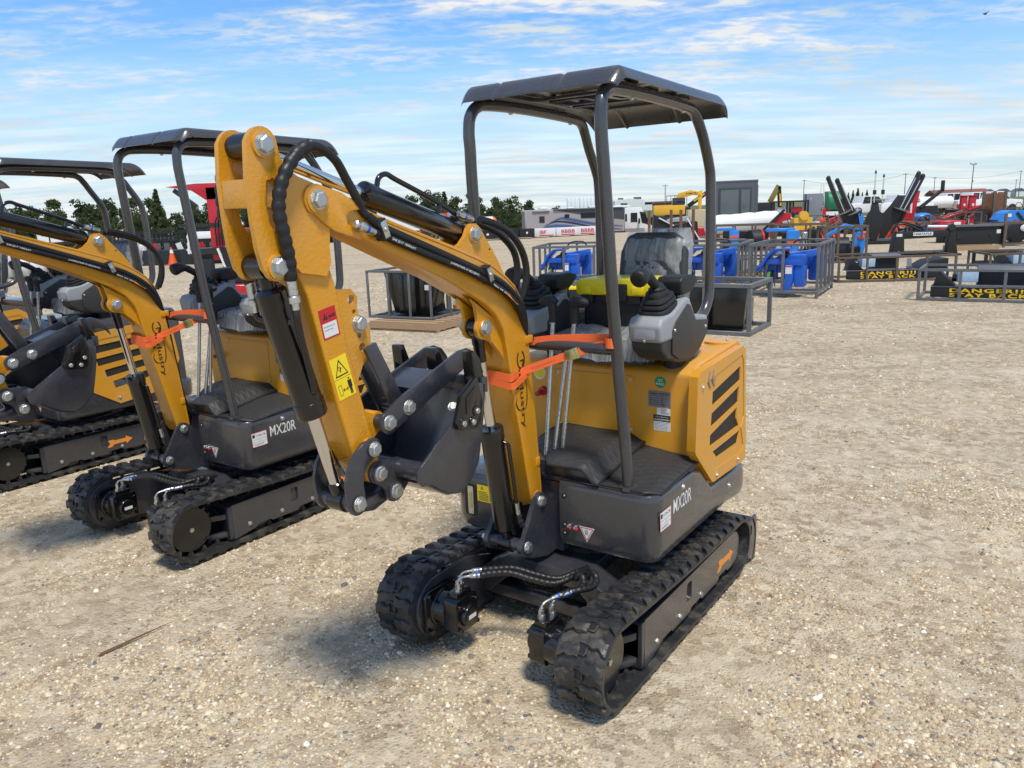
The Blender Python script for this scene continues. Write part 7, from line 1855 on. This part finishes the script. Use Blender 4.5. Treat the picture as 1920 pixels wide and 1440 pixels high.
# field-side poles, wires and small farm buildings
wood_pole = mat('pole_wood', (.16, .13, .10), .8)
q = T('lamp_post', 'tall lamp post with two floodlights at the far right', 'lamp post', (117.22, 200.00, 0.48), 0)
MB().cyl((0, 0, 0), (.15, 0, 9.3), .13, .09, 10).build('pole', wood_pole, q); P(q, 'cross_arm', steel_grey, (-.55, .85, -.05, .05, 9.1, 9.25), bevel=0); P(q, 'floodlight', white_paint, (-.75, -.25, -.15, .25, 9.25, 9.6), (.55, 1.05, -.15, .25, 9.25, 9.6), bevel=.04); P(q, 'junction_box', steel_grey, (.05, .3, -.15, -.05, 4.9, 5.3), bevel=0)
pole_pts = []
for i, (u_, h_, lab) in enumerate((((52.22, 260.00, -0.00), 8.5, 'utility pole left of the yellow excavator'), ((105.05, 280.00, 0.57), 9, 'utility pole left of the cabinet'), ((140.65, 280.00, 0.99), 10, 'utility pole behind the right tree spade mast'), ((177.98, 330.00, 0.87), 9.5, 'utility pole right of the tree spade'), ((213.51, 330.00, 0.94), 11, 'utility pole at the right edge'), ((269.75, 420.00, 0.80), 9, 'farther utility pole beside the one at the right edge'))):
    q = T('utility_pole', lab, 'utility pole', u_, 0, 'utility poles on the skyline')
    MB().cyl((0, 0, 0), (0, 0, h_), .16, .11, 8).build('pole', wood_pole, q); P(q, 'cross_arm', wood_pole, (-.9, .9, -.06, .06, h_ - .5, h_ - .35), bevel=0)
    P(q, 'insulator', white_paint, (-.8, -.72, -.03, .03, h_ - .35, h_ - .2), (.72, .8, -.03, .03, h_ - .35, h_ - .2), bevel=0); pole_pts.append(Vector((u_[0], u_[1], h_ - .3)))
wq = T('power_line', 'thin power line sagging across the sky at right', 'power line', (0, 0), 0)
for a, b in ((1, 2), (2, 4)):
    A_, B_ = pole_pts[a], pole_pts[b]
    MB().ring([A_.lerp(B_, t / 14) - Vector((0, 0, 2.2 * 4 * (t / 14) * (1 - t / 14))) for t in range(15)], .035, 5).build('wire', black_matt, wq)
for i in range(4):
    q = T('farm_shed', 'small white shed in the row on the far field', 'shed', ((253.93, 420.00, 0.80)[0] + i * 8.2, 420), 0, 'white sheds on the far field')
    P(q, 'wall', white_paint, (0, 5.2, 0, 5, 0, 3.0), bevel=0); MB().prism([(-.2, 3.0), (5.4, 3.0), (2.6, 4.4)], -.2, 5.2, 'y').build('roof', grey_panel, q)
q = T('barn', 'long red roofed barn on the far field left of the white sheds', 'barn', ((205.46, 380.00, 0.73)[0], 380), 0)
P(q, 'wall', rust, (0, 26, 0, 8, 0, 3.0), bevel=0); MB().prism([(0, 3.0), (8, 3.0), (4, 4.6)], -.5, 26.5, 'x').build('roof', mat('barn_red', (.22, .07, .05), .6), q)
q = T('splinter_of_wood', 'thin brown splinter of wood lying on the gravel at lower left', 'wood splinter', (-1.72, 2.83), 52)
MB().add([(0, 0, 0), (.02, -.006, 0), (.36, 0, .004), (.02, .006, 0), (.02, 0, .010), (.20, 0, .009)], [(0, 1, 4), (0, 4, 3), (1, 2, 5), (1, 5, 4), (4, 5, 3), (5, 2, 3), (0, 3, 1), (1, 3, 2)]).build('splinter', mat('splinter_wood', (.14, .075, .04), .8, var=.3), q, smooth=False)
q = T('bird', 'small dark bird flying high at the upper right', 'bird', ((35.01, 60.00, 14.40)[0], 60), 20, None, (35.01, 60.00, 14.40)[2])
MB().sphere((0, 0, 0), .09, 2.0, .7, .7).build('body', black_matt, q); MB().add([(-.05, 0, .03), (.1, 0, .03), (.02, .34, .10), (-.08, .30, .09)], [(0, 1, 2, 3), (3, 2, 1, 0)]).build('wing', black_matt, q); MB().add([(-.05, 0, .03), (.1, 0, .03), (.02, -.34, .10), (-.08, -.30, .09)], [(0, 1, 2, 3), (3, 2, 1, 0)]).build('wing', black_matt, q)

# ------------------------------------------------------------------ trees
leaf_m = []
def leaf_material(c):
    m = bpy.data.materials.new('foliage'); m.use_nodes = True; nt3 = m.node_tree; L3 = nt3.links.new
    for n_ in list(nt3.nodes): nt3.nodes.remove(n_)
    o_ = nt3.nodes.new('ShaderNodeOutputMaterial'); mx_ = nt3.nodes.new('ShaderNodeMixShader'); d_ = nt3.nodes.new('ShaderNodeBsdfDiffuse'); t_ = nt3.nodes.new('ShaderNodeBsdfTranslucent')
    tx = nt3.nodes.new('ShaderNodeTexNoise'); tx.inputs['Scale'].default_value = 1.1; tc3 = nt3.nodes.new('ShaderNodeTexCoord'); L3(tc3.outputs['Object'], tx.inputs['Vector'])
    cm = nt3.nodes.new('ShaderNodeMix'); cm.data_type = 'RGBA'; cm.inputs[6].default_value = (c[0] * .6, c[1] * .65, c[2] * .7, 1); cm.inputs[7].default_value = (c[0] * 1.4, c[1] * 1.3, c[2] * 1.2, 1)
    L3(tx.outputs['Fac'], cm.inputs[0]); L3(cm.outputs[2], d_.inputs[0]); L3(cm.outputs[2], t_.inputs[0]); mx_.inputs[0].default_value = .45
    L3(d_.outputs[0], mx_.inputs[1]); L3(t_.outputs[0], mx_.inputs[2]); L3(mx_.outputs[0], o_.inputs[0])
    return m
for i, c in enumerate(((.092, .122, .052), (.110, .135, .060), (.076, .104, .052))): leaf_m.append(leaf_material(c))
bark = mat('bark', (.07, .055, .045), .9)
def crown_mesh(seed, h, w, kind):
    rg = np.random.default_rng(seed); V = []; F = []
    def leaf(p, s):
        n = rg.normal(size=3); n /= np.linalg.norm(n); a = np.cross(n, [0, 0, 1.0]); a /= (np.linalg.norm(a) + 1e-9); b = np.cross(n, a)
        o = len(V); k = rg.uniform(.6, 1.2, 4)
        V.extend([p + a * s * k[0], p + b * s * k[1], p - a * s * k[2], p - b * s * k[3]]); F.append((o, o + 1, o + 2, o + 3))
    if kind == 'spruce':
        for lay in range(26):
            t = lay / 26; z = h * (.10 + .88 * t); rad = w * (1 - t) ** .9 + .05
            for b in range(int(6 + 10 * (1 - t))):
                a = rg.uniform(0, 6.283); L = rad * rg.uniform(.65, 1.15)
                for s in np.linspace(.15, 1, 7):
                    for q in range(2):
                        p = np.array([math.cos(a) * L * s, math.sin(a) * L * s, z - .28 * L * s + rg.normal() * .05]); leaf(p + rg.normal(size=3) * .06, .16 * h / 8)
    else:
        cl = [(rg.normal() * w * .38, rg.normal() * w * .38, h * rg.uniform(.25, .95)) for _ in range(26)]
        for (x, y, z) in cl:
            k = 1 - .55 * max(0, (z / h - .55) / .45); r = w * rg.uniform(.18, .34)
            for q in range(60):
                d = rg.normal(size=3); d /= np.linalg.norm(d); d *= rg.uniform(.55, 1.0)
                leaf(np.array([x * k, y * k, z]) + d * r * np.array([1, 1, .8]), h * rg.uniform(.014, .030))
    me = bpy.data.meshes.new('crown'); me.from_pydata([tuple(v) for v in V], [], F); me.materials.append(leaf_m[seed % 3]); return me
CR = [crown_mesh(i, 7.5, 2.7, 'leafy') for i in range(5)] + [crown_mesh(9, 8.0, 1.75, 'spruce'), crown_mesh(13, 8.0, 1.5, 'spruce')]
TRm = MB().ring([(0, 0, 0), (.03, .02, 2.4), (-.02, .0, 5.2), (0, 0, 7.0)], [.16, .12, .07, .02], 8).mesh('trunk', bark)
def tree(xy, s, k, rz, label, z=0.0, group='trees along the far edge of the yard'):
    r = empty('spruce_tree' if k > 4 else 'leafy_tree', (xy[0], xy[1], z), rz, label, 'tree', group); r.scale = (s, s, s)
    link('trunk', TRm, r); link('crown', CR[k], r)
rt_ = random.Random(5)
for row in range(3):
    n = (40, 38, 34)[row]
    for i in range(n):
        x0 = -78 + 81.5 * i / (n - 1) + rt_.uniform(-.9, .9); y0 = 100 + row * 5 + rt_.uniform(-1.5, 1.5) + .04 * x0
        edge = max(0, min(1, (4 - x0) / 14)); zz = dip(x0, y0)
        k = rt_.choice([0, 1, 2, 3, 4, 0, 1, 2, 3, 4, 0, 1, 2, 3, 4, 5, 6]) if row == 2 else rt_.choice([0, 1, 2, 3, 4])
        s = (.50 + .13 * row + rt_.uniform(-.06, .09)) * (.80 + .32 * edge) * (1.06 if k > 4 else 1)
        tree((x0, y0), s, k, rt_.uniform(0, 6.28), 'leafy tree in the dense green row behind the yard' if k < 5 else 'dark spruce in the dense green row behind the yard', zz, 'trees along the far edge of the yard' if k < 5 else 'spruces along the far edge of the yard')
for i in range(22):
    x0 = -30 + 32.5 * i / 21 + rt_.uniform(-.5, .5); y0 = 92 + rt_.uniform(-2, 2)
    tree((x0, y0), (.50 + rt_.uniform(-.05, .10)) * (.85 if x0 > -3 else 1.05), rt_.choice([0, 1, 2, 3, 4]), rt_.uniform(0, 6.28), 'leafy tree in the dense green row behind the yard', dip(x0, y0))
for i in range(64):
    x0 = -72 + 73 * i / 63 + rt_.uniform(-.5, .5); y0 = 87 + rt_.uniform(-1.5, 1.5)
    r = empty('bush', (x0, y0, dip(x0, y0) - .35), rt_.uniform(0, 6.28), 'low green bush in the dense belt at the foot of the trees', 'bush', 'bushes at the foot of the trees'); q_ = .36 + rt_.uniform(-.04, .08); r.scale = (q_ * 1.3, q_ * 1.3, q_)
    link('stem', TRm, r); link('crown', CR[i % 5], r)
tree(((-43.71, 100.00, 1.02)[0], 100), .98, 6, .4, 'tall dark spruce rising above the row, left of the red post driver', dip(-40, 100), None)
tree(((8.84, 120.00, 1.76)[0], 140), .55, 2, .4, 'lone small tree beside the silos behind the grey motorhome', dip(9, 140), None)
for i in range(5): tree(((129.48 + i * 1.210) + i * 1.0, 300 + i), .55 + .1 * (i % 3), 5 + i % 2, i, 'small dark spruce in the clump on the far field', 0, 'spruces on the far field')
for i in range(9): tree(((225.06 + i * 5.100), 425 + i * 3), .42, i % 5, i, 'tiny tree on the far field skyline', 0, 'trees on the far field skyline')
